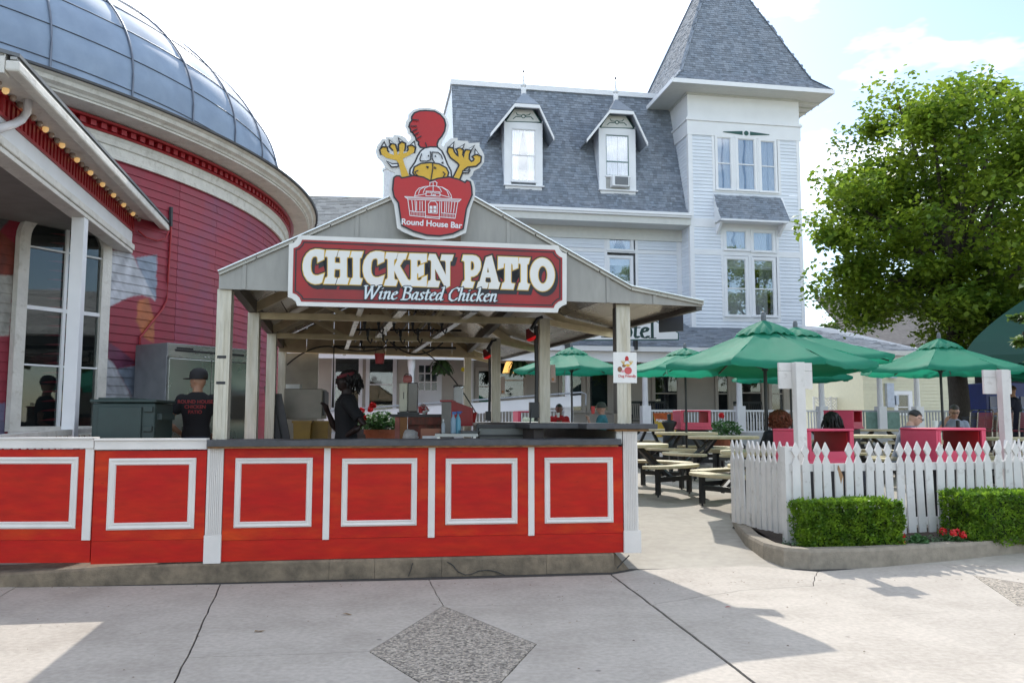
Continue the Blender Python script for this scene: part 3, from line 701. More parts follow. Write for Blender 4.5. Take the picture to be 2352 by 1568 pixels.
for (xa_, ya_, xb_, yb_) in ((850, 722, 815, 785), (905, 718, 862, 785), (955, 716, 905, 785), (1000, 716, 945, 785)): bars.tube([rk(xa_, ya_, 2.66), rk(xb_, yb_, 2.66)], .014, 6)
for (x_, y_) in ((838, 740), (870, 742), (905, 741), (948, 742), (985, 741), (1015, 742), (845, 768), (880, 769), (920, 770), (960, 768), (830, 786), (905, 787)):
    p_ = rk(x_, y_ - 12); bars.tube([p_, p_ - Vector((0, 0, .14)), p_ + Vector((.04, 0, -.19)), p_ + Vector((.06, 0, -.13))], .013, 5)
    bars.box(p_.x - .02, p_.x + .02, p_.y - .02, p_.y + .02, p_.z - .09, p_.z + .01)
br = sthing('utensil_rack', 'black pipe rack of hooks hanging under the stand ceiling', 'rack'); bars.build('pipe_grid', blackm, br)
# ------------------------------------------------------------ CHICKEN PATIO sign
SY = -.02
def c3(x, y): return ((850 + x * .63776) / 1.74150, (400 + y * .63776) / 1.74150)
def cA(x, y): return ((1140 + x * .2551) / 1.7415, (940 + y * .2551) / 1.7415)
def cB(x, y): return ((1700 + x * .2551) / 1.7415, (960 + y * .2551) / 1.7415)
def tr(pts, f, ly): return [SF.hit(*f(x, y), ly) for x, y in pts]
sg = sthing('shop_sign', 'dark red signboard reading CHICKEN PATIO Wine Basted Chicken with white border', 'sign')
outer = [(540, 848), (2170, 912), (2176, 935), (2195, 955), (2222, 965), (2221, 1280), (2195, 1290), (2172, 1308), (2165, 1333), (530, 1290), (522, 1265), (500, 1245), (472, 1235), (480, 905), (508, 896), (528, 876)]
inner = [(562, 876), (2148, 940), (2156, 962), (2174, 980), (2194, 990), (2194, 1255), (2168, 1265), (2148, 1284), (2140, 1304), (556, 1264), (546, 1240), (526, 1220), (502, 1210), (508, 930), (534, 920), (552, 902)]
wO = tr(outer, c3, SY); MB().prism([p for p in (wO if area(wO) > 0 else wO[::-1])], SY, SY + .022, axis='y').build('board', mat('sign_white', (.66, .655, .62), .55, var=.06, scale=5), sg)
wI = tr(inner, c3, SY); flat('red_field', [wI], signred, sg, SY - .0005, .002)
flat('border_line', [offs(wI, -.018), offs(wI, -.030)], black, sg, SY - .003, .001, holes=1)
C1 = [(617, 240), (612, 385), (512, 435), (512, 365), (500, 342), (480, 335), (440, 345), (415, 390), (405, 490), (412, 570), (435, 615), (475, 635), (520, 635), (617, 600), (580, 745), (540, 765), (472, 773), (410, 755), (350, 712), (300, 630), (280, 540), (280, 460), (300, 370), (345, 295), (400, 247), (480, 222), (550, 226)]
LET = [('letter_c', [C1], cA), ('letter_h', [[(650, 240), (835, 245), (808, 345), (782, 350), (780, 440), (870, 445), (866, 365), (855, 348), (818, 345), (845, 248), (1025, 255), (1005, 350), (980, 352), (970, 370), (970, 650), (978, 672), (1010, 680), (980, 778), (800, 772), (830, 680), (858, 672), (868, 640), (868, 540), (778, 538), (770, 650), (778, 672), (818, 680), (790, 770), (607, 768), (635, 675), (662, 665), (672, 640), (672, 360), (660, 342), (625, 340)]], cA),
 ('letter_i', [[(1048, 257), (1227, 262), (1197, 358), (1180, 362), (1172, 380), (1170, 655), (1180, 680), (1215, 685), (1187, 782), (1010, 777), (1040, 685), (1062, 675), (1068, 650), (1068, 370), (1055, 352), (1022, 350)]], cA),
 ('letter_c', [[(x + 943, y + 33 if y < 500 else y + 30) for x, y in C1]], cA),
 ('letter_k', [[(1590, 275), (1770, 282), (1745, 378), (1720, 382), (1712, 400), (1710, 495), (1765, 380), (1750, 376), (1778, 285), (1920, 288), (1890, 385), (1860, 388), (1800, 485), (1925, 700), (1955, 714), (1925, 800), (1835, 802), (1712, 560), (1712, 680), (1722, 702), (1768, 710), (1740, 800), (1550, 795), (1578, 702), (1602, 692), (1612, 665), (1612, 390), (1600, 376), (1565, 372)]], cA),
 ('letter_e', [[(1955, 290), (2225, 297), (2222, 420), (2130, 452), (2130, 415), (2115, 395), (2080, 395), (2072, 410), (2072, 500), (2090, 505), (2102, 485), (2180, 452), (2178, 628), (2092, 668), (2092, 610), (2072, 598), (2068, 690), (2078, 714), (2115, 714), (2140, 695), (2150, 668), (2227, 635), (2222, 812), (1925, 802), (1950, 715), (1968, 705), (1976, 680), (1978, 400), (1965, 385), (1928, 382)]], cA),
 ('letter_n', [[(68, 220), (165, 225), (325, 550), (325, 350), (312, 328), (240, 322), (262, 232), (447, 235), (420, 328), (398, 335), (392, 355), (390, 720), (325, 760), (155, 450), (158, 620), (175, 642), (235, 648), (208, 742), (30, 738), (55, 645), (85, 635), (95, 600), (98, 340), (84, 320), (42, 315)]], cB),
 ('letter_p', [[(600, 237), (740, 240), (800, 252), (845, 285), (872, 350), (874, 420), (858, 480), (815, 545), (765, 573), (715, 578), (715, 640), (728, 656), (775, 660), (745, 755), (565, 745), (592, 655), (615, 645), (625, 615), (620, 350), (608, 332), (578, 325)], [(725, 332), (752, 340), (770, 375), (774, 420), (765, 460), (740, 478), (712, 472), (715, 345)]], cB),
 ('letter_a', [[(955, 275), (1045, 245), (1150, 655), (1178, 672), (1150, 770), (990, 766), (1008, 672), (1032, 664), (1036, 645), (1025, 590), (950, 588), (942, 650), (956, 666), (997, 671), (972, 763), (805, 755), (833, 660), (858, 645)], [(985, 425), (1003, 510), (970, 510)]], cB),
 ('letter_t', [[(1145, 262), (1460, 275), (1458, 440), (1375, 475), (1372, 395), (1350, 366), (1345, 655), (1355, 680), (1405, 685), (1382, 777), (1190, 770), (1215, 675), (1240, 665), (1250, 640), (1252, 362), (1234, 380), (1230, 435), (1142, 465)]], cB),
 ('letter_i', [[(1475, 277), (1645, 285), (1620, 378), (1602, 384), (1597, 400), (1596, 660), (1608, 686), (1640, 692), (1612, 785), (1450, 780), (1478, 680), (1495, 672), (1503, 645), (1500, 390), (1487, 372), (1460, 370)]], cB),
 ('letter_o', [[(1838 + 193 * cos(a) + 12 * sin(a) * 0, 543 - 262 * sin(a) + 8 * cos(a)) for a in [2 * pi * k / 32 for k in range(32)]], [(1843 + 74 * cos(a), 548 - 140 * sin(a)) for a in [2 * pi * k / 24 for k in range(24)]]], cB)]
allp = []
for i, (nm, loops, f) in enumerate(LET):
    lp = [tr(l, f, SY) for l in loops]; h = len(lp) - 1
    e = i * .00003
    flat('letter_shadow', lp, black, sg, SY - .004 - e, .001, d=.013, shift=(.022, -.034), holes=h)
    flat('letter_shadow', lp, black, sg, SY - .0045 - e, .001, d=.018, holes=h)
    flat('letter_outline', lp, yellow, sg, SY - .006 - e, .001, d={'letter_n': .0045, 'letter_a': .003}.get(nm, .007), holes=h)
    flat(nm, lp, cream, sg, SY - .008 - e, .0015, d=0, holes=h)
a_ = SF.hit(*cA(1222, 1000), SY); b_ = SF.hit(*cB(1150, 968), SY); slope = (b_[1] - a_[1]) / (b_[0] - a_[0])
size = .205 * .2551 * 1000 / 1.7415 * .0041 * 0.97
po, xe = nibtext("Wine Basted Chicken", 0, 0, size, 0, .22, w=.15); track = (b_[0] - a_[0]) / xe
po, xe = nibtext("Wine Basted Chicken", a_[0], a_[1], size, slope, .22, w=.15, track=track * .985)
strokes('tagline_outline', po, black, sg, SY - .010, .0015, grow=.008); strokes('tagline', po, mat('pale_print', (.60, .66, .68), .5, var=.03), sg, SY - .013, .001)
# ------------------------------------------------------------ chicken emblem above the sign
EY = -.03
def cE(x, y): return ((1500 + x * .36977) / 1.7415, (400 + y * .36977) / 1.7415)
em = sthing('emblem_board', 'cut out chicken in a red bucket emblem above the CHICKEN PATIO board', 'sign')
E1 = lambda pts: tr(pts, cE, EY)
EO = [(240, 1385), (205, 1130), (160, 1040), (150, 960), (165, 870), (215, 785), (160, 765), (110, 725), (75, 660), (30, 620), (8, 560), (20, 500), (80, 420), (115, 425), (118, 400), (196, 405), (198, 378), (290, 385), (330, 410), (362, 452), (392, 415), (380, 380), (348, 350), (348, 325), (325, 280), (335, 230), (358, 205), (360, 160), (410, 110), (480, 90), (570, 85), (660, 100), (740, 150), (785, 210), (800, 280), (780, 360), (740, 430), (710, 485), (742, 510), (760, 470), (820, 415), (893, 410), (895, 440), (1003, 445), (1015, 468), (1132, 462), (1130, 500), (1165, 560), (1182, 600), (1180, 670), (1130, 735), (1070, 765), (1055, 810), (1020, 840), (1065, 880), (1085, 960), (1080, 1050), (1045, 1140), (1030, 1180), (985, 1435), (860, 1490), (700, 1512), (560, 1508), (420, 1475), (300, 1425)]
wE = E1(EO); wE = wE if area(wE) > 0 else wE[::-1]
MB().prism(wE, EY, EY + .02, axis='y').build('board', mat('emblem_white', (.64, .645, .63), .55, var=.04), em)
B(SF.X(950, .0, 2.9), SF.X(1058, .0, 2.9), -.008, FLY, SF.hit(1000, 552, 0)[1], SF.hit(1000, 530, 0)[1]).build('mount', mat('mount_wood', (.12, .08, .05), .8), em)
SH = {'comb': ([(545, 125), (640, 132), (700, 165), (742, 215), (755, 270), (745, 335), (715, 390), (680, 430), (662, 475), (668, 515), (560, 515), (530, 512), (495, 505), (478, 480), (485, 455), (455, 435), (445, 395), (428, 378), (415, 352), (395, 340), (392, 315), (376, 290), (385, 255), (408, 228), (405, 190), (430, 150), (480, 130)], emblemred),
 'head': ([(540, 530), (600, 518), (670, 520), (715, 560), (745, 620), (775, 700), (812, 770), (818, 828), (600, 870), (420, 822), (385, 800), (388, 755), (440, 680), (470, 610), (500, 560)], wprint),
 'arm': ([(290, 842), (258, 690), (230, 655), (120, 628), (72, 590), (60, 545), (85, 518), (125, 522), (128, 555), (152, 580), (205, 600), (200, 545), (165, 505), (185, 482), (215, 492), (235, 555), (247, 600), (265, 565), (262, 490), (290, 465), (322, 478), (318, 530), (303, 582), (345, 570), (368, 545), (362, 510), (395, 498), (430, 518), (420, 570), (370, 602), (300, 637), (318, 700), (370, 828)], yellow),
 'arm2': ([(845, 855), (918, 710), (900, 682), (822, 622), (790, 565), (798, 525), (838, 528), (850, 570), (878, 605), (905, 622), (900, 560), (888, 540), (920, 528), (947, 548), (940, 598), (960, 634), (970, 580), (985, 550), (1028, 552), (1012, 590), (1010, 645), (1040, 680), (1070, 665), (1080, 640), (1063, 618), (1095, 600), (1140, 620), (1135, 672), (1090, 712), (1000, 722), (962, 748), (938, 790), (908, 862)], yellow),
 'beak': ([(600, 690), (690, 705), (765, 745), (787, 790), (775, 835), (680, 845), (600, 882), (520, 832), (440, 820), (418, 790), (432, 735), (500, 700)], yellow),
 'bucket': ([(212, 850), (235, 835), (262, 835), (285, 858), (340, 848), (420, 830), (520, 848), (600, 890), (680, 862), (800, 846), (900, 872), (975, 908), (995, 885), (1022, 895), (1035, 950), (1040, 1030), (1005, 1115), (978, 1180), (945, 1390), (840, 1440), (700, 1465), (560, 1456), (420, 1415), (298, 1355), (262, 1112), (215, 1050), (200, 970)], emblemred)}
order = ['comb', 'head', 'arm', 'arm2', 'beak', 'bucket']
for i, k in enumerate(order):
    pts, m = SH[k]; lp = [E1(pts)]; nm = {'arm2': 'arm'}.get(k, k)
    flat(nm + '_outline', lp, black, em, EY - .001 - i * .0022, .001, d=.015)
    flat(nm, lp, m, em, EY - .002 - i * .0022, .001)
def claw(pts, c): flat('claw', [E1(pts)], black, em, EY - .016, .001, d=.003); flat('claw_fill', [offs(E1(pts), -.009)], wprint, em, EY - .0175, .001)
for pts in ([(60, 520), (100, 455), (130, 520), (95, 515)], [(160, 485), (148, 430), (220, 490), (190, 478)], [(265, 468), (248, 412), (325, 470), (290, 462)], [(370, 500), (428, 448), (440, 530), (405, 498)], [(120, 665), (190, 695), (250, 690), (255, 728), (180, 735)],
            [(785, 525), (858, 455), (845, 530), (815, 520)], [(890, 532), (970, 480), (945, 545), (920, 525)], [(985, 550), (1080, 495), (1040, 558), (1010, 545)], [(1075, 605), (1080, 530), (1140, 615), (1105, 598)], [(945, 768), (1000, 775), (1018, 742), (1030, 768), (1010, 800), (945, 795)]): claw(pts, 0)
K = []; 
for l in ([(505, 590), (485, 645), (492, 668), (560, 670), (600, 655), (605, 640)], [(597, 565), (603, 600), (600, 650)], [(618, 640), (615, 572), (680, 575), (715, 605), (728, 645)], [(618, 640), (632, 668), (640, 680)], [(622, 690), (625, 740), (603, 880)], [(465, 770), (430, 785), (445, 812), (460, 822)], [(735, 785), (758, 808), (738, 835)], [(720, 685), (735, 680), (735, 695), (722, 686)], [(555, 728), (575, 730), (570, 745), (556, 728)], [(645, 730), (645, 748), (660, 745)],
          [(405, 222), (470, 228)], [(385, 292), (450, 292)], [(400, 350), (455, 322)], [(430, 382), (470, 362)], [(448, 428), (500, 400)], [(545, 470), (560, 515)]): K += ribbon(E1(l), .010)
strokes('line_art', K, black, em, EY - .019, .001)
mb = MB()
for c in ((578, 612), (652, 617)):
    p = E1([c])[0]; mb.prism([(p[0] + .008 * cos(a), p[1] + .008 * sin(a)) for a in [2 * pi * k / 10 for k in range(10)]], EY - .0215, EY - .02, axis='y')
mb.build('pupil', black, em)
K = []
for l in ([(430, 1040), (440, 1000), (475, 960), (540, 942), (635, 935), (730, 950), (790, 985), (820, 1030), (828, 1062)], [(470, 1020), (485, 975), (540, 943)], [(520, 1010), (540, 960), (580, 940)], [(628, 938), (628, 990)], [(720, 1000), (700, 960), (670, 942)], [(800, 1045), (775, 985), (730, 955)], [(425, 1045), (555, 1020)], [(700, 1030), (830, 1065)],
          [(320, 1050), (930, 1080)], [(335, 1062), (915, 1092)], [(355, 1078), (905, 1104)], [(320, 1050), (358, 1078)], [(930, 1080), (905, 1104)], [(355, 1080), (378, 1255)], [(398, 1090), (410, 1215)], [(432, 1090), (438, 1215)], [(545, 1095), (545, 1275)], [(435, 1212), (545, 1218)], [(378, 1205), (435, 1212)], [(378, 1255), (545, 1272)], [(450, 1100), (450, 1200)], [(485, 1100), (485, 1200)], [(510, 1100), (512, 1205)],
          [(600, 1100), (578, 1130), (578, 1225)], [(600, 1100), (650, 1100), (672, 1130), (672, 1232)], [(578, 1225), (672, 1232)], [(700, 1105), (695, 1285)], [(720, 1105), (718, 1225)], [(755, 1108), (752, 1225)], [(775, 1108), (772, 1215)], [(800, 1108), (795, 1215)], [(830, 1108), (818, 1220)], [(895, 1105), (865, 1285)], [(862, 1108), (848, 1225)], [(715, 1225), (870, 1240)], [(700, 1270), (865, 1285)], [(540, 1275), (700, 1290)], [(550, 1262), (695, 1272)],
          [(595, 900), (590, 935)], [(668, 905), (665, 938)], [(590, 900), (650, 885), (672, 905)], [(628, 900), (628, 935)], [(552, 992), (702, 1000), (702, 1048), (550, 1042), (552, 992)]): K += ribbon(E1(l), .0062)
for k in range(9): K += ribbon(E1([(398 + k * 16, 1215 + k * .9), (398 + k * 16, 1255 + k * 1.4)]), .003)
for k in range(9): K += ribbon(E1([(722 + k * 16, 1228 + k), (722 + k * 16, 1268 + k * 1.6)]), .003)
for a, b in ((590, 620), (632, 662)):
    K += [[Vector(p) for p in E1([(a, 1150), (b, 1152), (b, 1185), (a, 1183)])], [Vector(p) for p in E1([(a, 1192), (b, 1194), (b, 1222), (a, 1220)])]]
strokes('bar_drawing', K, wprint, em, EY - .0155, .001)
c = E1([(612, 1345)])[0]; text('bar_name', "Round House Bar", .078, wprint, em, EY - .0155, c[0], c[1] - .022, rot=-.035, bold=.0018, spacing=1.0)
c = E1([(628, 1018)])[0]; text('bar_title', "ROUND HOUSE", .019, wprint, em, EY - .0155, c[0], c[1] + .002, rot=-.05, bold=.0005); text('bar_title', "BAR", .026, wprint, em, EY - .0155, c[0] + .002, c[1] - .022, rot=-.05, bold=.001)
# ------------------------------------------------------------ low red panel fence left of the counter
def lowpanel(pA, pB, ptop, frx, fry, label, post_right):
    a = atz(*pA, .155) if False else None
A3 = SF.w(px(472), PF, 0); ends = [Vector((-5.35, 7.20, 0)), Vector((-3.64, 7.235, 0)), A3]
ends[1] = Vector((at(213, 1150, 7.24).x, 7.24, 0)); ends[0] = Vector((ends[1].x - 1.55, 7.20, 0))
panels = [('red panel fence section at the far left with a white cap and square moulding', (-60, 175, 1049, 1213)), ('red panel fence section between left batten and fluted pilaster with white cap', (246, 447, 1051, 1213))]
for i in range(2):
    a, b = ends[i], ends[i + 1]; d = b - a; ang = atan2(d.y, d.x); Fm = Frame(a, ang); ln = d.length
    t = thing('panel_fence', panels[i][0], 'fence', a, ang, 'low red panel fence sections')
    X = lambda x, z=.6: Fm.X(x, 0, z); Z = lambda x, y: Fm.hit(x, y, 0)[1]
    ztop = Z(100 if i == 0 else 340, (1005, 1008)[i]); zmm = Z(100 if i == 0 else 340, 1240); zbb = Z(100 if i == 0 else 340, 1292)
    B(.004, ln - .004, 0.0, .04, zmm + .002, ztop - .10).build('wall_panel', redpaint2, t)
    B(.004, ln - .004, .002, .04, zbb, zmm).build('kick_board', redpaint, t)
    B(0.002, ln - .002, -.03, .07, ztop - .09, ztop - .012).build('cap_fascia', trim_f, t, bevel=.003)
    B(0.002, ln - .002, -.045, .085, ztop - .012, ztop + .006).build('cap', trim_f, t, bevel=.003)
    x0_, x1_, y0_, y1_ = panels[i][1]; xa_, xb_ = X(x0_) if i else ln - 1.28, X(x1_)
    frame_moulding(t, xa_, xb_, Z(x1_, y1_), Z(x1_, y0_), .06, 0)
    B(xa_ + .06, xb_ - .06, -.004, 0, Z(x1_, y1_) + .06, Z(x1_, y0_) - .06).build('inset_panel', redpaint, t)
    if i == 0: B(ln - .075, ln - .004, -.016, 0, zmm, ztop - .09).build('batten', trim_f, t, bevel=.002)
# ------------------------------------------------------------ round house
RC = Vector((-13.431, 15.318, 0)); RW = 8.79
rh = thing('round_house', 'round dark red clapboard bar with blue grey metal dome', 'building', RC)
def arc_mesh(name, prof, a0, a1, n, m, smooth=True):
    """sweep a (radius,z) outline round the centre from a0 to a1"""
    mb = MB(); k = len(prof)
    for i in range(n + 1):
        a = a0 + (a1 - a0) * i / n
        for r, z in prof: mb.v.append((r * cos(a), r * sin(a), z))
    for i in range(n):
        for j in range(k): mb.f.append((i * k + j, (i + 1) * k + j, (i + 1) * k + (j + 1) % k, i * k + (j + 1) % k))
    mb.f += [tuple(range(k))[::-1], tuple(n * k + j for j in range(k))]
    me = mb.mesh(name, m)
    if smooth: pass
    return me
wb = MB().lathe([(RW - .03, 0.1), (RW - .03, 5.2)], n=120).build('wall', mat('wall_sheathing', (.08, .02, .02), .8), rh)
EX = .121
bt = .016
A = radians
arcA = arc_mesh('siding_board', [(RW - .02, 0), (RW + bt, 0), (RW + .002, EX), (RW - .02, EX)], 0, A(18), 12, dred)
arcS = arc_mesh('siding_board', [(RW - .02, 0), (RW + bt, 0), (RW + .002, EX), (RW - .02, EX)], 0, A(6), 5, dred)
rr = random.Random(3)
z = .3; row = 0
def proj(P):
    X, Y, Z = P[0], P[1], P[2] - HC; d = Y * cp + Z * sp_; return 1176 + F * X / d, 784 - F * (-Y * sp_ + Z * cp) / d
def inpoly(x, y, p):
    c = False; j = len(p) - 1
    for i in range(len(p)):
        if (p[i][1] > y) != (p[j][1] > y) and x < (p[j][0] - p[i][0]) * (y - p[i][1]) / (p[j][1] - p[i][1]) + p[i][0]: c = not c
        j = i
    return c
GREY, BLUE, ORG, PUR, BRN = (.40, .41, .44), (.19, .23, .29), (.33, .095, .03), (.12, .025, .06), (.16, .028, .014)
MUR = [([(237, 778), (275, 801), (313, 834), (270, 848), (237, 804)], PUR), ([(310, 592), (361, 585), (358, 692), (333, 646)], BLUE), ([(247, 574), (297, 577), (306, 590), (333, 643), (358, 692), (343, 682), (326, 677), (297, 682), (242, 709)], GREY), ([(318, 690), (340, 684), (356, 735), (353, 788), (330, 775), (312, 735)], ORG),
       ([(236, 811), (260, 834), (302, 910), (225, 920), (225, 1000), (330, 1000), (300, 905)], GREY), ([(200, 811), (240, 811), (300, 907), (300, 930), (200, 930)], GREY), ([(268, 847), (313, 839), (330, 1000), (312, 1000), (302, 908)], BLUE),
       ([(-200, 380), (45, 380), (40, 480), (0, 530), (-200, 530)], (.09, .09, .09)), ([(-200, 530), (0, 530), (40, 565), (32, 632), (-200, 632)], BRN), ([(-200, 632), (32, 632), (22, 770), (-200, 792)], (.33, .32, .29)), ([(-200, 930), (12, 925), (10, 1000), (-200, 1000)], (.13, .12, .2))]
base = (.235, .016, .033)
mural = mat('painted_mural', (1, 1, 1), .55)
t = mural.node_tree; hs = [n for n in t.nodes if n.bl_idname == 'ShaderNodeHueSaturation'][0]; ca = t.nodes.new('ShaderNodeAttribute'); ca.attribute_name = 'paint'; t.links.new(ca.outputs['Color'], hs.inputs['Color'])
M0, M1 = -38.0, -19.0
while z < 5.05:
    nz_ = 6; na = 190; mb = MB(); cl = []
    for j in range(nz_ + 1):
        for i in range(na + 1):
            a = A(M0 + (M1 - M0) * i / na); f = j / nz_; r_ = RW + bt + (.002 - bt) * f; zz_ = z + EX * f
            mb.v.append((r_ * cos(a), r_ * sin(a), zz_))
            X, Y = proj(RC + Vector((r_ * cos(a), r_ * sin(a), zz_))); c = base
            X += 3 * noise.noise(Vector((X * .05, Y * .05, 1)))
            acc = [0, 0, 0]
            for ox_, oy_ in ((-1.2, -1), (1.2, -1), (-1.2, 1), (1.2, 1)):
                c = base
                for pl_, cc in MUR:
                    if inpoly(X + ox_, Y + oy_, pl_):
                        k = noise.noise(Vector((X * .05 + Y * .012, Y * .02, 3))) * .5 + noise.noise(Vector((X * .2 - Y * .1, Y * .04, 7))) * .25
                        c = tuple(v * (1 + k) for v in cc)
                acc = [p + v / 4 for p, v in zip(acc, c)]
            c = acc
            cl += list(c) + [1]
    for j in range(nz_):
        for i in range(na): q0 = j * (na + 1) + i; mb.f.append((q0, q0 + 1, q0 + na + 2, q0 + na + 1))
    b0 = len(mb.v)
    for i in range(na + 1):
        a = A(M0 + (M1 - M0) * i / na); mb.v.append(((RW - .02) * cos(a), (RW - .02) * sin(a), z)); cl += list(base) + [1]
    for i in range(na): mb.f.append((b0 + i, b0 + i + 1, i + 1, i))
    me = mb.mesh('siding_board', mural); ca = me.color_attributes.new('paint', 'FLOAT_COLOR', 'POINT'); ca.data.foreach_set('color', cl)
    link('siding_board', me, rh)
    a = M1 + .05
    while a < 70:
        first = a < M1 + .1 and row % 2
        o = link('siding_board', arcS if first else arcA, rh); o.rotation_euler = (0, 0, A(a)); o.location = (0, 0, z)
        a += 6.05 if first else 18.06
    o = link('siding_board', arcA, rh); o.rotation_euler = (0, 0, A(M0 - 18.05)); o.location = (0, 0, z)
    z += EX; row += 1
ZF, ZR, ZT, ZE = 5.03, 5.33, 5.49, 5.70
def ring(name, prof, m, a0=-75, a1=100, n=150):
    return link(name, arc_mesh(name, prof, A(a0), A(a1), n, m), rh)
ring('frieze', [(RW, ZF), (RW + .05, ZF), (RW + .055, ZF + .04), (RW + .04, ZF + .05), (RW + .04, ZF + .17), (RW + .07, ZF + .18), (RW + .08, ZF + .25), (RW + .11, ZR), (RW, ZR)], whiteold)
ring('red_moulding', [(RW, ZR + .001), (RW + .13, ZR + .001), (RW + .145, ZR + .02), (RW + .13, ZR + .035), (RW + .08, ZR + .04), (RW + .08, ZT - .04), (RW, ZT - .04)], dred2)
ring('red_moulding', [(RW, ZT - .038), (RW + .19, ZT - .038), (RW + .21, ZT - .015), (RW + .19, ZT), (RW, ZT)], dred2)
ring('soffit', [(RW, ZT + .002), (RW + .50, ZT + .03), (RW + .50, ZT + .06), (RW, ZT + .06)], whiteold)
ring('crown_moulding', [(RW + .46, ZT + .062), (RW + .52, ZT + .062), (RW + .54, ZT + .09), (RW + .60, ZT + .12), (RW + .615, ZT + .17), (RW + .67, ZT + .20), (RW + .69, ZE - .01), (RW + .46, ZE - .01)], whiteold)
ring('gutter', [(RW + .40, ZE - .008), (RW + .70, ZE - .008), (RW + .72, ZE + .015), (RW + .40, ZE + .03)], mat('gutter_grey', (.16, .17, .19), .5, metal=.4))
dm = arc_mesh('dentil', [(RW + .081, ZR + .042), (RW + .15, ZR + .042), (RW + .15, ZT - .045), (RW + .081, ZT - .045)], 0, A(.52), 1, dred2)
a = -48.0
while a < 32: o = link('dentil', dm, rh); o.rotation_euler = (0, 0, A(a)); a += 1.0
RD, Z0D, HD = 8.7, 6.35, 3.55
dome_m = mat('dome_sheet_metal', (0.22, 0.285, 0.385), 0.68, metal=.05, spec=.35, var=.10, scale=2.2, bump=.12, bscale=2.2, rndv=.04, c2=(.27, .34, .44), c2t=(.4, .7), c2s=1.3)
ribm = mat('dome_rib', (.16, .18, .22), .5, metal=.5)
def dome_pt(a, t, k=0):      # t: 0 bottom of drum .. 1 top
    if t < .12: return Vector(((RD + k) * cos(a), (RD + k) * sin(a), ZE + (Z0D - ZE) * t / .12))
    e = (t - .12) / .88 * pi / 2 * .94; return Vector(((RD * cos(e) + k * cos(e)) * cos(a), (RD * cos(e) + k * cos(e)) * sin(a), Z0D + HD * sin(e) + k * sin(e)))
bay = 8.1; rows = [0, .085, .17, .255, .34, .42, .50, .58, .66, .75, .85, 1.0]; sub = 4
for j in range(len(rows) - 1):
    mb = MB(); t0, t1 = rows[j] + .001, rows[j + 1] - .001
    for jj in range(sub + 1):
        for i in range(7):
            f = i / 6; a = A(bay) * f; tt = t0 + (t1 - t0) * jj / sub
            bul = .022 * sin(pi * f) * sin(pi * jj / sub) + (.006 if jj == 0 else 0)
            mb.v.append(tuple(dome_pt(a, tt, bul)))
    for jj in range(sub):
        for i in range(6): q0 = jj * 7 + i; mb.f.append((q0, q0 + 1, q0 + 8, q0 + 7))
    me = mb.mesh('dome_panel', dome_m, True)
    for b in range(-9, 12):
        o = link('dome_panel', me, rh); o.rotation_euler = (0, 0, A(-16.8 + b * bay))
mbr = MB(); mbr.tube([dome_pt(0, i / 40, .02) for i in range(41)], .015, 6); me = mbr.mesh('dome_rib', ribm, True)
for b in range(-9, 13): o = link('dome_rib', me, rh); o.rotation_euler = (0, 0, A(-16.8 + b * bay))
bkd = MB()
for i in range(61):
    for j in range(15): bkd.v.append(tuple(dome_pt(2 * pi * i / 60, j / 14, -.06)))
for i in range(60):
    for j in range(14): q0 = i * 15 + j; bkd.f.append((q0, q0 + 15, q0 + 16, q0 + 1))
bkd.build('dome_deck', mat('dome_deck', (.05, .06, .08), .8), rh)
for j in rows[1:-1]:
    mb = MB(); pts = [dome_pt(A(-90 + 190 * i / 90), j, .012) for i in range(91)]; mb.tube(pts, .006, 4); mb.build('dome_seam', ribm, rh)
# wall conduit
def onwall(x, y, off=.03):
    r = ray(x, y); a = r.x * r.x + r.y * r.y; b = -2 * (RC.x * r.x + RC.y * r.y); c = RC.x ** 2 + RC.y ** 2 - (RW + off) ** 2
    k = (-b - sqrt(max(0, b * b - 4 * a * c))) / 2 / a; return Vector((r.x * k, r.y * k, HC + r.z * k)) - RC
MB().tube([onwall(*p) for p in ((395, 490), (391, 560), (386, 640), (383, 690), (372, 712), (345, 745), (322, 775), (319, 830), (317, 1000))], .016, 6).build('conduit', dred2, rh)
MB().tube([onwall(393, 476), onwall(392, 520)], .03, 6).build('conduit_cap', blackm, rh)
MB().tube([onwall(*p, .05) for p in ((318, 530), (335, 545), (360, 553), (380, 548), (388, 530))], .012, 6).build('cable', dred2, rh)
# arched window on the wall under the porch
WA = A(-30.9); wp = RC + Vector((RW * cos(WA), RW * sin(WA), 0)); WF = Frame(wp, WA + pi / 2)
wn = link('arched_window', None, rh); wn.location = wp - RC; wn.rotation_euler = (0, 0, WF.a)
gx0, gz0 = WF.hit(42, 979, -.06); gx1, _ = WF.hit(214, 979, -.06); gz1 = 4.0; cx = (gx0 + gx1) / 2; hw = (gx1 - gx0) / 2
arch = lambda e, n=8: [(gx1 - .32 + (.32 + e) * cos(pi / 2 * i / n), gz1 - .32 + (.32 + e) * sin(pi / 2 * i / n)) for i in range(n + 1)] + [(gx0 + .32 - (.32 + e) * sin(pi / 2 * i / n), gz1 - .32 + (.32 + e) * cos(pi / 2 * i / n)) for i in range(n + 1)]
aw = .13
inn = [(gx0, gz0), (gx1, gz0)] + arch(0); out = [(gx0 - aw, gz0 - .06), (gx1 + aw, gz0 - .06)] + arch(aw)
mb = MB(); n = len(inn)
for y in (-.11, .0):
    mb.v += [(x, y, z) for x, z in out] + [(x, y, z) for x, z in inn]
for i in range(n):
    j = (i + 1) % n; mb.f += [(i, j, n + j, n + i), (2 * n + i, 3 * n + i, 3 * n + j, 2 * n + j), (i, 2 * n + i, 2 * n + j, j), (n + i, n + j, 3 * n + j, 3 * n + i)]
mb.build('architrave', whiteold, wn)
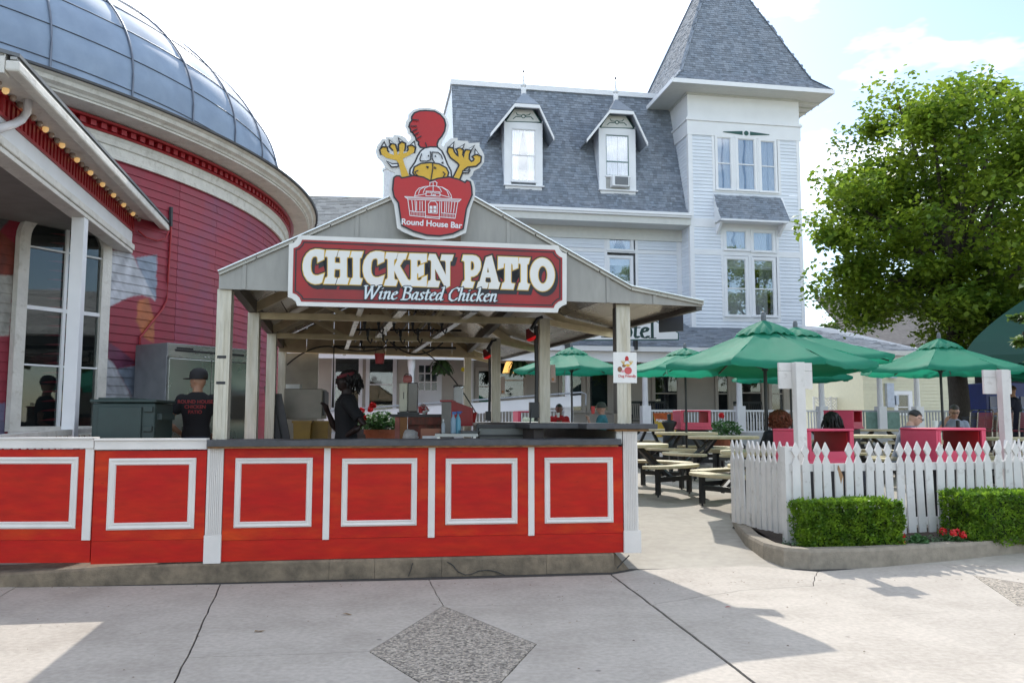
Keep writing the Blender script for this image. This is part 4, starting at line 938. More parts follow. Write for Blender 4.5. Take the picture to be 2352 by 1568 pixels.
MB().prism(inn, -.055, -.05, axis='y').build('pane', darkglass, wn)
MB().prism(inn, -.012, -.006, axis='y').build('dark_room', interior, wn)
zmid = WF.hit(80, 707, -.06)[1]; zu = WF.hit(90, 570, -.06)[1]; zlo = WF.hit(75, 838, -.06)[1]
for zz_, w_ in ((zmid, .05), (zu, .022), (zlo, .022)): B(gx0, gx1, -.09, -.057, zz_ - w_ / 2, zz_ + w_ / 2).build('muntin', white, wn)
B(cx - .02, cx + .02, -.092, -.058, gz0, gz1).build('muntin', white, wn)
B(gx0 - .15, gx1 + .15, -.16, -.112, gz0 - .12, gz0 - .062).build('sill', whiteold, wn)
# ------------------------------------------------------------ porch gable of the round house (eave runs toward the camera)
r = ray(384.5, 514.7); Fp = onwall(384.5, 514.7, .02) + RC; ze = Fp.z; Gc = atz(41, 139, ze); d = Fp - Gc; QF = Frame((Gc.x, Gc.y, 0), atan2(d.y, d.x)); QL = Vector((d.x, d.y)).length
pc = thing('bar_porch', 'white bracketed porch roof of the round bar strung with bulbs', 'porch', QF.o, QF.a)
LY = .36
def qz(x, y, ly=LY): return QF.hit(x, y, ly)
zr1 = qz(179, 381)[1]; zr0 = qz(179, 423.6)[1]; zl1 = qz(179, 459.5)[1]; zb_ = qz(179, 486.4)[1]; xend = qz(305, 540)[0]
B(-.02, QL + .1, -.02, .09, ze - .10, ze - .005).build('gutter', whiteold, pc, bevel=.02)
B(-.02, QL + .1, .0, .05, ze - .003, ze + .02).build('drip_edge', mat('weathered_grey_edge', (.32, .32, .31), .6, var=.2), pc)
B(0, QL + .25, .092, LY, zr1 + .10, ze - .03).build('soffit', whiteold, pc)
B(-.0, QL + .1, .10, .16, zr1 + .055, zr1 + .098).build('soffit_moulding', whiteold, pc)
B(.6, QL + .3, LY + .02, LY + .14, zr0 + .002, zr1 + .1).build('frieze_back', dred2, pc)
B(.6, QL + .3, LY - .02, LY + .02, zr0 + .002, zr0 + .03).build('red_moulding', dred2, pc); B(.6, QL + .3, LY - .03, LY + .02, zr1 - .02, zr1 + .01).build('red_moulding', dred2, pc)
B(.6, xend, LY, LY + .16, zl1 + .004, zr0).build('frieze_board', white, pc)
B(.6, xend + .02, LY - .03, LY + .16, zb_ + .05, zl1).build('beam_moulding', whiteold, pc, bevel=.01)
B(.6, xend + .0, LY - .01, LY + .18, zb_, zb_ + .048).build('beam_moulding', whiteold, pc, bevel=.006)
B(.6, xend - .02, LY + .162, LY + 2.9, zb_ + .12, zb_ + .15).build('porch_ceiling', mat('porch_ceiling_paint', (.22, .21, .19), .7), pc)
mb = MB().hexa([(-.02, -.02, ze + .02), (QL + 1, -.02, ze + .02), (QL + 1, 3.2, ze + .75), (-.02, 3.2, ze + .75), (-.02, -.02, ze + .05), (QL + 1, -.02, ze + .05), (QL + 1, 3.2, ze + .8), (-.02, 3.2, ze + .8)]); mb.build('roof', mat('porch_roof_grey', (.14, .15, .16), .8, var=.2), pc)
B(-.02, .09, .09, 3.2, ze - .12, ze + .02).build('gutter', whiteold, pc)
B(.09, .6, .092, 3.2, zr1 + .10, zr1 + .13).build('soffit', whiteold, pc)
B(.6, .72, LY + .18, 3.2, zb_, zr1 + .1).build('frieze_board', white, pc)
x = .66
dmesh = B(0, .05, LY - .018, LY + .02, zr0 + .032, zr1 - .022).mesh('dentil', dred2)
while x < QL + .1: o = link('dentil', dmesh, pc); o.location = (x, 0, 0); x += .102
sock = MB().lathe([(.004, .03), (.022, .03), (.024, 0), (.02, -.03), (.004, -.03)], n=8).mesh('bulb_socket', blackm)
bulb_on = mat('lit_bulb', (.55, .40, .25), .2, emit=(1, .62, .22, .3)); bulb_off = mat('clear_bulb', (.34, .26, .20), .15, spec=.8)
bprof = [(.002, -.03), (.014, -.035), (.03, -.065), (.028, -.09), (.014, -.105), (.001, -.108)]
bon = MB().lathe(bprof, n=10).mesh('bulb', bulb_on, True); boff = MB().lathe(bprof, n=10).mesh('bulb', bulb_off, True)
x = .25; i = 0
while x < QL - .2:
    i += 1
    s_ = link('bulb_socket', sock, pc); s_.location = (x, LY - .07, zr1 + .075); s_.rotation_euler = (radians(8), 0, 0)
    b_ = link('bulb', bon if i % 3 == 0 else boff, s_); x += .165
sx = QF.l(Vector((at(160, 980, 9.5).x, 9.5, 0))).x
sx = [s for s in [i * .01 for i in range(0, 900)] if proj(QF.w(s, LY + .07, 1.3))[0] > 160][0]
B(sx - .075, sx + .075, LY, LY + .14, .25, zb_ - .001).build('post', white, pc, bevel=.005)
zra = qz(150, 986, LY + .05)[1]; zrb = QF.hit(2, 997, LY + .05)[1]; sx0 = QF.hit(-40, 997, LY + .05)[0]
MB().beam((sx - .076, LY + .07, zra - .03), (sx0, LY + .07, zrb - .04), .10, .06).build('rail', whiteold, pc)
MB().beam((sx + .076, LY + .07, zra - .03), (xend - .1, LY + .07, zra + .0), .10, .06).build('rail', whiteold, pc)
for k in range(22):
    s_ = sx0 + (xend - sx0) * k / 22
    if abs(s_ - sx) > .1: B(s_ - .02, s_ + .02, LY + .05, LY + .09, .3, zra - .07).build('baluster', whiteold, pc)
def qp(x, y, ly): s_, z_ = QF.hit(x, y, ly); return (s_, ly, z_)
MB().tube([qp(66, 205, .2), qp(65, 235, .2), qp(62, 258, .22), qp(50, 275, .25), qp(30, 286, .28), qp(-20, 302, .34)], .038, 10).build('downspout', mat('white_downspout', (.55, .53, .54), .35), pc, smooth=True)
# ------------------------------------------------------------ fridge and dark cabinet beside the round house
a33 = radians(57); P1 = Vector((at(383, 900, 11.2).x, 11.2, 0)); zf = at(383, 786, 11.2).z
fr_ = thing('steel_fridge', 'tall two door stainless steel fridge beside the round red wall', 'fridge', P1, a33)
g0 = gz(P1.x, P1.y); W_ = 1.37
B(0, W_, 0.03, .76, g0 + .12, zf).build('cabinet', mat('fridge_side', (.22, .23, .25), .45, metal=.5), fr_, bevel=.008)
B(0.005, W_ - .005, -.005, .03, zf - .20, zf - .01).build('header', steel, fr_)
B(.10, W_ - .12, -.012, -.006, zf - .115, zf - .085).build('vent_slot', blackp, fr_); B(.12, .38, -.014, -.0065, zf - .08, zf - .055).build('display', blackp, fr_)
stm = mat('brushed_steel_door', (.36, .38, .37), .28, metal=.95, var=.1, scale=1.5)
for x0_, x1_ in ((.01, W_ / 2 - .004), (W_ / 2 + .004, W_ - .01)): B(x0_, x1_, -.02, .028, g0 + .16, zf - .21).build('door', stm, fr_, bevel=.006)
for x_ in (.5, .56): MB().ell((W_ / 2 + x_ - .6, -.01, zf - .17), (.012, .006, .012)).build('knob', steel, fr_)
for x_ in (.06, W_ - .06):
    for y_ in (.1, .68): MB().box(x_ - .03, x_ + .03, y_ - .03, y_ + .03, g0, g0 + .12).build('caster', blackm, fr_)
dg = mat('dark_green_plastic', (.03, .055, .05), .5, var=.12); P2 = Vector((at(205, 950, 9.3).x, 9.3, 0)); zc = at(280, 914, 9.6).z; g1 = gz(P2.x, P2.y)
cb_ = thing('insulated_cart', 'dark green insulated cart with lid standing before the fridge', 'cart', P2, radians(6))
cw = at(362, 950, 9.4).x - P2.x
B(.02, cw - .02, .02, .7, g1 + .12, zc - .06).build('body', dg, cb_, bevel=.02)
B(.09, cw - .16, -.004, .02, g1 + .25, zc - .10).build('door_panel', dg, cb_, bevel=.01)
B(0, cw, -.01, .72, zc - .055, zc - .02).build('lid', dg, cb_, bevel=.01); B(.08, cw - .30, .02, .68, zc - .02, zc).build('lid_rim', dg, cb_, bevel=.005)
for k in range(3): B(cw - .14, cw - .04, -.012, .02, zc - .16 - k * .22, zc - .10 - k * .22 - .0).build('latch', dg, cb_, bevel=.004)
for k in range(2): B(cw - .02, cw + .03, .1, .6, zc - .25 - k * .35, zc - .18 - k * .35).build('side_rib', dg, cb_)
for x_ in (.08, cw - .08):
    for y_ in (.08, .62): MB().tube([(x_ - .02, y_, g1 + .06), (x_ + .02, y_, g1 + .06)], .06, 12).build('wheel', blackp, cb_)
# ------------------------------------------------------------ hotel
HO = at(1590, 751, 33.4); HF = Frame((HO.x, HO.y, 0), radians(10))
ht = thing('hotel', 'white clapboard hotel with grey mansard roof, two dormers and corner tower', 'building', HF.o, HF.a)
k2 = lambda x, y: ((2500 + x * .3614) / 1.7415, (250 + y * .3614) / 1.7415)
k3 = lambda x, y: ((2500 + x * .3614) / 1.7415, (800 + y * .3614) / 1.7415)
k4 = lambda x, y: ((1800 + x * .38265) / 1.7415, (300 + y * .38265) / 1.7415)
H = lambda p, ly=0: HF.hit(p[0], p[1], ly)
EXH = .146
TW = H((1849, 730))[0]; TD = TW; MY = 1.0
shing = mat('grey_asphalt_shingle', (.205, .23, .265), .9, var=.12, scale=20, rndv=.25, bump=.4, bscale=90, c2=(.18, .21, .25), c2t=(.45, .6), c2s=1.2)
zT0 = H((1700, 754))[1]; zBelt0 = H(k2(1300, 835))[1]; zBelt1 = H(k2(1300, 695))[1]; zSof = H(k2(1300, 385))[1]
core = mat('hotel_sheathing', (.5, .52, .55), .7)
B(.35, TW - .35, .36, TD, zT0 - .6, zSof + .3).build('tower_wall', core, ht)
sl = H((1037, 200), 2.2)[0]
zE = H((1341, 483), -.1)[1]; zRdg = H(k4(1065, 178), 2.2)[1]
B(sl, .0, MY + .36, 9.0, .42, zE + .1).build('wall', core, ht)
def window(parent, p0, p1, ly, frame=.11, split=.5, mids=0, cur='gap', sillw=.06, gl=glass, room=True, nm='window', fm=None, colm=None):
    """p0,p1 = local corners of the glass (x,z)"""
    (a, z0), (b, z1) = p0, p1; fm = fm or trim_w; mb = MB(); y = ly - .045
    mb.box(a - frame, a, y, ly + .02, z0 - .0, z1 + 0); mb.box(b, b + frame, y, ly + .02, z0, z1); mb.box(a - frame, b + frame, y - .002, ly + .02, z1, z1 + frame); mb.box(a - frame - .03, b + frame + .03, y - .05, ly + .02, z0 - .07, z0)
    wnd = mb.build(nm, fm, parent)
    B(a, b, ly + .004, ly + .008, z0, z1).build('pane', gl, wnd)
    if split:
        zm_ = z0 + (z1 - z0) * split; B(a, b, ly - .02, ly + .003, zm_ - .022, zm_ + .022).build('meeting_rail', colm or fm, wnd)
    s = MB(); t_ = .03; s.box(a, a + t_, ly - .012, ly + .003, z0, z1); s.box(b - t_, b, ly - .012, ly + .003, z0, z1); s.box(a, b, ly - .0125, ly + .003, z1 - t_, z1); s.box(a, b, ly - .0125, ly + .003, z0, z0 + t_ * 1.3); s.build('sash', colm or fm, wnd)
    if room: B(a, b, ly + .012, ly + .016, z0, z1).build('dark_room', interior, wnd) if cur == 'none' else B(a, b, ly + .28, ly + .30, z0 - .1, z1 + .1).build('dark_room', interior, wnd)
    def cl(shape, n=24):     # wavy sheet; shape(z fraction) -> (x from, x to) fractions
        m = 14; mb = MB()
        for j in range(m + 1):
            f = j / m; xa, xb = shape(f)
            for i in range(n + 1):
                g = i / n; mb.v.append((a + (b - a) * (xa + (xb - xa) * g), ly + .06 + .018 * sin(g * 26 + j * .2), z0 + (z1 - z0) * f))
        for j in range(m):
            for i in range(n): q = j * (n + 1) + i; mb.f.append((q, q + 1, q + n + 2, q + n + 1))
        mb.build('curtain', curtain, wnd)
    if cur == 'gap':
        g = lambda f: .30 if f < .45 else .30 + .18 * ((f - .45) / .55) ** 1.2
        cl(lambda f: (0, g(f))); cl(lambda f: (1 - g(f), 1))
    elif cur == 'full': cl(lambda f: (0, .52)); cl(lambda f: (.55, 1))
    elif cur == 'left': cl(lambda f: (0, .72))
    elif cur == 'slit': cl(lambda f: (0, .36 + .05 * sin(f * 9))); cl(lambda f: (.5 + .04 * sin(f * 8), 1))
    elif cur == 'tri': cl(lambda f: (0, .2 + .3 * max(0, f))); cl(lambda f: (.8 - .3 * max(0, f), 1))
    elif cur == 'val':
        mb = MB().box(a, b, ly + .05, ly + .055, z1 - (z1 - z0) * .17, z1); mb.build('valance', curtain, wnd)
        B(a + (b - a) * .32, b, ly + .10, ly + .11, z0 + (z1 - z0) * .48, z1 - (z1 - z0) * .1).build('shutter', mat('inner_shutter', (.42, .47, .44), .6), wnd)
        cl(lambda f: (0, 1 if f < .52 else .02)) if False else B(a, b - (0 if mids == 0 else (b - a) * .3), ly + .05, ly + .055, z0, z0 + (z1 - z0) * .48).build('curtain', curtain, wnd)
    return wnd
# tower windows
for i, (x0_, x1_, y0_, y1_) in enumerate([(1028, 1178, 835, 1403), (1257, 1440, 852, 1415), (1512, 1665, 876, 1430)]):
    window(ht, (H(k2(x0_, y1_))[0], H(k2((x0_ + x1_) / 2, y1_))[1]), (H(k2(x1_, y1_))[0], H(k2((x0_ + x1_) / 2, y0_))[1]), 0, cur='slit' if i < 2 else 'full', split=.5, frame=.10)
for i, (x0_, x1_, y0_, y1_) in enumerate([(1118, 1338, 345, 548), (1420, 1636, 362, 568)]):
    window(ht, (H(k3(x0_, y1_))[0], H(k3((x0_ + x1_) / 2, y1_))[1]), (H(k3(x1_, y1_))[0], H(k3((x0_ + x1_) / 2, y0_))[1]), 0, cur='slit' if i == 0 else 'left', split=0, frame=.12)
for i, (x0_, x1_, y0_, y1_) in enumerate([(1135, 1345, 655, 1278), (1440, 1652, 668, 1282)]):
    window(ht, (H(k3(x0_, y1_))[0], H(k3((x0_ + x1_) / 2, y1_))[1]), (H(k3(x1_, y1_))[0], H(k3((x0_ + x1_) / 2, y0_))[1]), 0, cur='val', mids=i, split=.48, frame=.12)
# siding on the tower front
zw = {}
w3 = (H(k2(960, 1000))[0], H(k2(1715, 1000))[0]); w2 = (H(k3(1058, 500))[0], H(k3(1700, 500))[0])
z3b = H(k2(1300, 1450))[1]; zbd1 = H(k3(1300, 225))[1]; zbd0 = H(k3(1300, 318))[1]; zm1 = H(k3(1300, 560))[1]; zm0 = H(k3(1300, 620))[1]; zw2 = H(k3(1300, 1320))[1]
cb = .16
R_ = [(cb, w3[0], 0, z3b, zBelt0), (w3[1], TW - cb, 0, z3b, zBelt0), (cb, TW - cb, 0, zbd1, z3b), (cb, w2[0], 0, zm1, zbd0), (w2[1], TW - cb, 0, zm1, zbd0), (cb, w2[0], 0, zw2, zm0), (w2[1], TW - cb, 0, zw2, zm0), (cb, TW - cb, 0, zT0, zw2)]
boards = claps(R_, EXH, th=.032)
# main wall siding, upper storey
wm = (H((1388, 600), MY)[0], H((1459, 600), MY)[0]); wl = (H((1200, 520), MY)[0] - .9, H((1240, 520), MY)[0] + .12)
zwb = H(k3(300, 250), MY)[1]; zp0 = H((1450, 760), MY)[1]
zmA = H(k3(300, 598), MY)[1]; zmB = H(k3(300, 560), MY)[1]
R2_ = [(wm[1] + .1, -.22, MY, zp0, zmA), (wm[1] + .1, -.22, MY, zmB, zwb - .2), (wl[1], wm[0], MY, zp0, zmA), (wl[1], wm[0], MY, zmB, zwb - .2), (-8.6, wl[0], MY, zp0, zwb - .2)]
boards += claps(R2_, EXH, th=.032)
# tower left side (faces -x): lower bit below the mansard and the part above it
def side_claps(y0, y1fn, z0, z1):
    out = []; z = math.floor(z0 / EXH) * EXH
    while z < z1:
        a = max(z, z0); b = min(z + EXH, z1); y1_ = y1fn((a + b) / 2)
        if b - a > .02 and y1_ - y0 > .05: out.append(M4((-.018, y1_, a), (0, -(y1_ - y0), 0), (.018, 0, 0), (0, 0, b - a)))
        z += EXH
    return out
boards += side_claps(cb, lambda z: MY, zT0, zE - .2)
mlean = 2.2 / (zRdg - zE)
boards += side_claps(cb, lambda z: min(TD, max(.2, (z - zE) * mlean + .2)), zE - .2, zBelt0)
pieces(ht, 'siding_board', boards, 'clap', siding_w, 300, 'siding_rows')
def trim(*a, nm='trim_board', m=trim_w): return B(*a).build(nm, m, ht)
for x in (0, TW - cb + .0): trim(x, x + cb, -.03, .0, zT0 - .1, zBelt0, nm='corner_board')
trim(-.03, 0, -.03, cb, zT0 - .1, zBelt0, nm='corner_board')
trim(-.06, TW + .06, -.05, .0, zBelt0, zBelt1 + .05, nm='belt_board'); trim(-.12, TW + .12, -.11, 0, zBelt1 + .052, zBelt1 + .14, nm='belt_board'); trim(-.08, TW + .08, -.07, 0, zBelt1 + .14, zBelt1 + .20, nm='belt_board')
trim(-.06, 0, 0, TD, zBelt0, zBelt1 + .05, nm='belt_board'); trim(-.12, 0, 0.002, TD, zBelt1 + .052, zBelt1 + .14, nm='belt_board')
trim(-.02, TW + .02, -.02, 0, zBelt1 + .2, zSof + .25, nm='frieze_panel'); trim(-.02, 0, .0, TD, zBelt1 + .2, zSof + .25, nm='frieze_panel')
trim(w3[0], w3[1], -.028, -.002, z3b, z3b + .14); trim(cb, TW - cb, -.03, 0, zbd0, zbd1); trim(cb, TW - cb, -.03, 0, zm0, zm1); trim(w2[0], w2[1], -.03, -.0, zw2 - .1, zw2 + .08)
for a_, b_ in ((w3[0], w3[0] + .12), (w3[1] - .12, w3[1])): trim(a_, b_, -.028, 0, z3b + .14, zBelt0)
for a_, b_ in ((w2[0], w2[0] + .12), (w2[1] - .12, w2[1])): trim(a_, b_, -.028, 0, zm1, zbd0); trim(a_, b_, -.028, 0, zw2 + .08, zm0)
xm = (H(k3(1378, 400))[0]); trim(xm - .09, xm + .09, -.03, 0, zm1, zbd0 - .001); trim(xm - .09, xm + .09, -.03, 0, zw2 + .08, zm0)
for x in (H(k2(1215, 1100))[0], H(k2(1477, 1100))[0]): trim(x - .07, x + .07, -.03, 0, z3b + .14, zBelt0)
# green spindle ornament above the three windows
ox, oz = H(k2(1335, 790)); mb = MB()
for s_ in (-1, 1):
    e_ = H(k2(1078 if s_ < 0 else 1590, 770 if s_ < 0 else 808))
    mb.prism([(ox + s_ * .17, oz - .08), (ox + s_ * .17, oz + .08), (e_[0], oz + .012), (e_[0], oz - .012)][::(1 if s_ > 0 else -1)][::-1], -.075, -.055, axis='y')
mb.prism([(ox + .10 * cos(a), oz + .10 * sin(a)) for a in [2 * pi * k / 16 for k in range(16)]], -.076, -.055, axis='y')
mb.build('spindle_ornament', greenp, ht)
# little awning roof on the tower
aw = [H(k2(980, 1448)), H(k2(1742, 1498)), H(k3(1832, 238), -.75), H(k3(1062, 205), -.75)]
ztp = (aw[0][1] + aw[1][1]) / 2; zbt = (aw[2][1] + aw[3][1]) / 2; P0 = Vector((aw[3][0], -.75, zbt)); V = Vector((0, .75, ztp - zbt)); hl = V.length; V.normalize(); wd = aw[2][0] - aw[3][0]; Nn = Vector((0, -V.z, V.y))
awn = MB().hexa([(aw[3][0] + .02, -.74, zbt - .02), (aw[2][0] - .02, -.74, zbt - .02), (aw[1][0], .0, zbt - .02), (aw[0][0], 0, zbt - .02), (aw[3][0], -.75, zbt), (aw[2][0], -.75, zbt), (aw[1][0], 0, ztp), (aw[0][0], 0, ztp)]).build('awning_roof', trim_w, ht)
B(aw[3][0] - .01, aw[2][0] + .01, -.80, -.752, zbt - .07, zbt + .0).build('awning_fascia', trim_w, awn)
dl = aw[0][0] - aw[3][0]; dr = aw[2][0] - aw[1][0]
pieces(awn, 'shingle', shingles(P0, Vector((1, 0, 0)), V, Nn, wd, hl, lambda u, v: dl * v / hl < u < wd - dr * v / hl, seed=4), 'shin', shing, 300)
for x in (aw[3][0] + .14, aw[2][0] - .14): MB().hexa([(x - .05, -.55, zbt - .07), (x + .05, -.55, zbt - .07), (x + .05, 0, zbt - .07), (x - .05, 0, zbt - .07), (x - .05, -.1, zbt - .45), (x + .05, -.1, zbt - .45), (x + .05, 0, zbt - .5), (x - .05, 0, zbt - .5)]).build('bracket', trim_w, awn)
# tower roof: bell-cast pyramid
zev = H(k2(1300, 250), -.9)[1]; ov = None
for o_ in [i * .02 for i in range(20, 90)]:
    if proj(HF.w(-o_, -o_, zev))[0] <= 1545.5: ov = o_; break
tr_ = link('tower_roof', None, ht)
cxx, cyy = TW / 2, TD / 2; hwO = TW / 2 + ov; hwB = TW / 2 + ov * .42; zB = zev + ov * .62
apx = HF.hit(1637, -105, cyy)[1]
for sgn, (dx, dy) in enumerate(((0, -1), (-1, 0), (1, 0), (0, 1))):
    U = Vector((-dy, dx, 0)) if dy else Vector((0, -dx, 0)) if dx else None
    U = Vector((1, 0, 0)) if dy == -1 else Vector((0, -1, 0)) if dx == -1 else Vector((0, 1, 0)) if dx == 1 else Vector((-1, 0, 0))
    out = Vector((dx, dy, 0)); C0 = Vector((cxx, cyy, 0))
    segs = [(hwO, zev, hwB, zB), (hwB, zB, 0.02, apx)]
    for (h0, za, h1, zb2) in segs:
        a0 = C0 + out * h0 + Vector((0, 0, za)); a1 = C0 + out * h1 + Vector((0, 0, zb2)); V = a1 - a0; hl = V.length; V.normalize(); Nn = U.cross(V)
        MB().add([a0 - U * h0, a0 + U * h0, a1 + U * h1, a1 - U * h1], [(0, 1, 2, 3)]).build('roof_deck', core, tr_) if False else None
        if dx == 1 or dy == 1: shn = []
        P0 = a0 - U * h0
        mb_ = MB().add([a0 - U * h0 - Nn * .01, a0 + U * h0 - Nn * .01, a1 + U * h1 - Nn * .01, a1 - U * h1 - Nn * .01], [(0, 1, 2, 3)]); mb_.build('roof_deck', shing, tr_)
        ins = lambda u, v, h0=h0, h1=h1, hl=hl: (h0 - h1) * v / hl - .04 < u < 2 * h0 - (h0 - h1) * v / hl + .04
        L_ = shingles(P0, U, V, Nn, 2 * h0, hl, ins, seed=10 + sgn)
        if dy == -1 and h0 == hwB: pieces(tr_, 'shingle', L_, 'shin', shing, 300, 'shingle_courses')
        elif dy == -1: pieces(tr_, 'shingle', L_, 'shin', shing, 0, 'shingle_courses')
        elif dx == -1: pieces(tr_, 'shingle', L_, 'shin', shing, 0, 'shingle_courses')
# hip caps
for sx_, sy_ in ((-1, -1), (1, -1), (-1, 1)):
    q0 = Vector((cxx + sx_ * hwO, cyy + sy_ * hwO, zev + .01)); q1 = Vector((cxx + sx_ * hwB, cyy + sy_ * hwB, zB + .02)); q2 = Vector((cxx, cyy, apx))
    MB().beam(q0, q1, .16, .03).build('hip_cap', shing, tr_); MB().beam(q1, q2, .16, .03).build('hip_cap', shing, tr_)
o2 = ov + .0
for (x0_, x1_, y0_, y1_) in ((-o2, TW + o2, -o2 - .04, -o2), (-o2 - .04, -o2, -o2 - .04, TD + o2), (TW + o2, TW + o2 + .04, -o2 - .04, TD + o2)): B(x0_, x1_, y0_, y1_, zev - .16, zev + .02).build('eave_fascia', trim_w, tr_)
zs1 = zSof + .28
sof = mat('soffit_cream_paint', (.60, .60, .56), .6, var=.04)
mbs = MB(); q = lambda h, z: [(cxx - h, cyy - h, z), (cxx + h, cyy - h, z), (cxx + h, cyy + h, z), (cxx - h, cyy + h, z)]
a_ = q(hwO, zev - .14); b_ = q(TW / 2 + .02, zSof + .02)
mbs.add(a_ + b_, [(0, 1, 5, 4), (1, 2, 6, 5), (2, 3, 7, 6), (3, 0, 4, 7)]); mbs.build('soffit', sof, tr_)
B(-.05, TW + .05, -.06, -.02, zSof - .06, zSof + .03).build('soffit_moulding', sof, tr_); B(-.06, -.02, -.06, TD, zSof - .06, zSof + .03).build('soffit_moulding', sof, tr_)
for i in range(6): MB().beam((TW + .02, .1 + i * .55, zSof + .03), (TW + ov, .1 + i * .55, zev - .17), .06, .12).build('rafter_tail', sof, tr_)
# mansard roof
ms = link('mansard_roof', None, ht)
f0 = Vector((0, -.1, zE)); f1 = Vector((0, .38, zE + .42)); f2 = Vector((0, 2.2, zRdg)); wdm = -sl
first = True
for a_, b_, sd in ((f1, f2, 21), (f0, f1, 22)):
    V = (b_ - a_); hl = V.length; V.normalize(); Nn = Vector((0, -V.z, V.y)); P0 = Vector((sl, a_.y, a_.z))
    MB().add([P0 - Nn * .01, P0 + Vector((wdm, 0, 0)) - Nn * .01, P0 + Vector((wdm, 0, 0)) + V * hl - Nn * .01, P0 + V * hl - Nn * .01], [(0, 1, 2, 3)]).build('roof_deck', shing, ms)
    L_ = shingles(P0, Vector((1, 0, 0)), V, Nn, wdm, hl, lambda u, v: True, seed=sd)
    if first: L_.sort(key=lambda M: -M[0][3] if False else abs(M[0][3] + 2.2)); first = False; pieces(ms, 'shingle', L_, 'shin', shing, 300, 'shingle_courses')
    else: pieces(ms, 'shingle', L_, 'shin', shing, 0, 'shingle_courses')
B(sl - .05, 0, 2.1, 2.6, zRdg, zRdg + .22).build('ridge_board', trim_w, ms)
B(sl - .04, 0, 2.3, 8.5, zRdg - .2, zRdg + .02).build('roof_top', mat('flat_roof', (.3, .3, .3), .9), ms)
B(sl - .04, .0, -.20, -.10, zE - .14, zE + .03).build('eave_fascia', trim_w, ms); B(sl - .04, .0, -.26, -.20, zE - .06, zE + .05).build('eave_gutter', trim_w, ms)
B(sl, .0, -.098, MY, zE - .42, zE - .38).build('soffit', sof, ms)
B(sl, .0, MY - .1, MY, zE - .9, zE - .42).build('frieze_board', sof, ms)
MB().hexa([(sl, -.09, zE - .4), (0, -.09, zE - .4), (0, .0, zE - .4), (sl, 0, zE - .4), (sl, -.09, zE), (0, -.09, zE), (0, 0, zE), (sl, 0, zE)]).build('eave_box', sof, ms)
MB().add([(sl, -.1, zE), (sl, .38, zE + .42), (sl, 2.2, zRdg), (sl, 8.5, zRdg), (sl, 8.5, 4), (sl, MY, 4)], [(0, 1, 2, 3, 4, 5)]).build('end_wall', siding_w, ht)
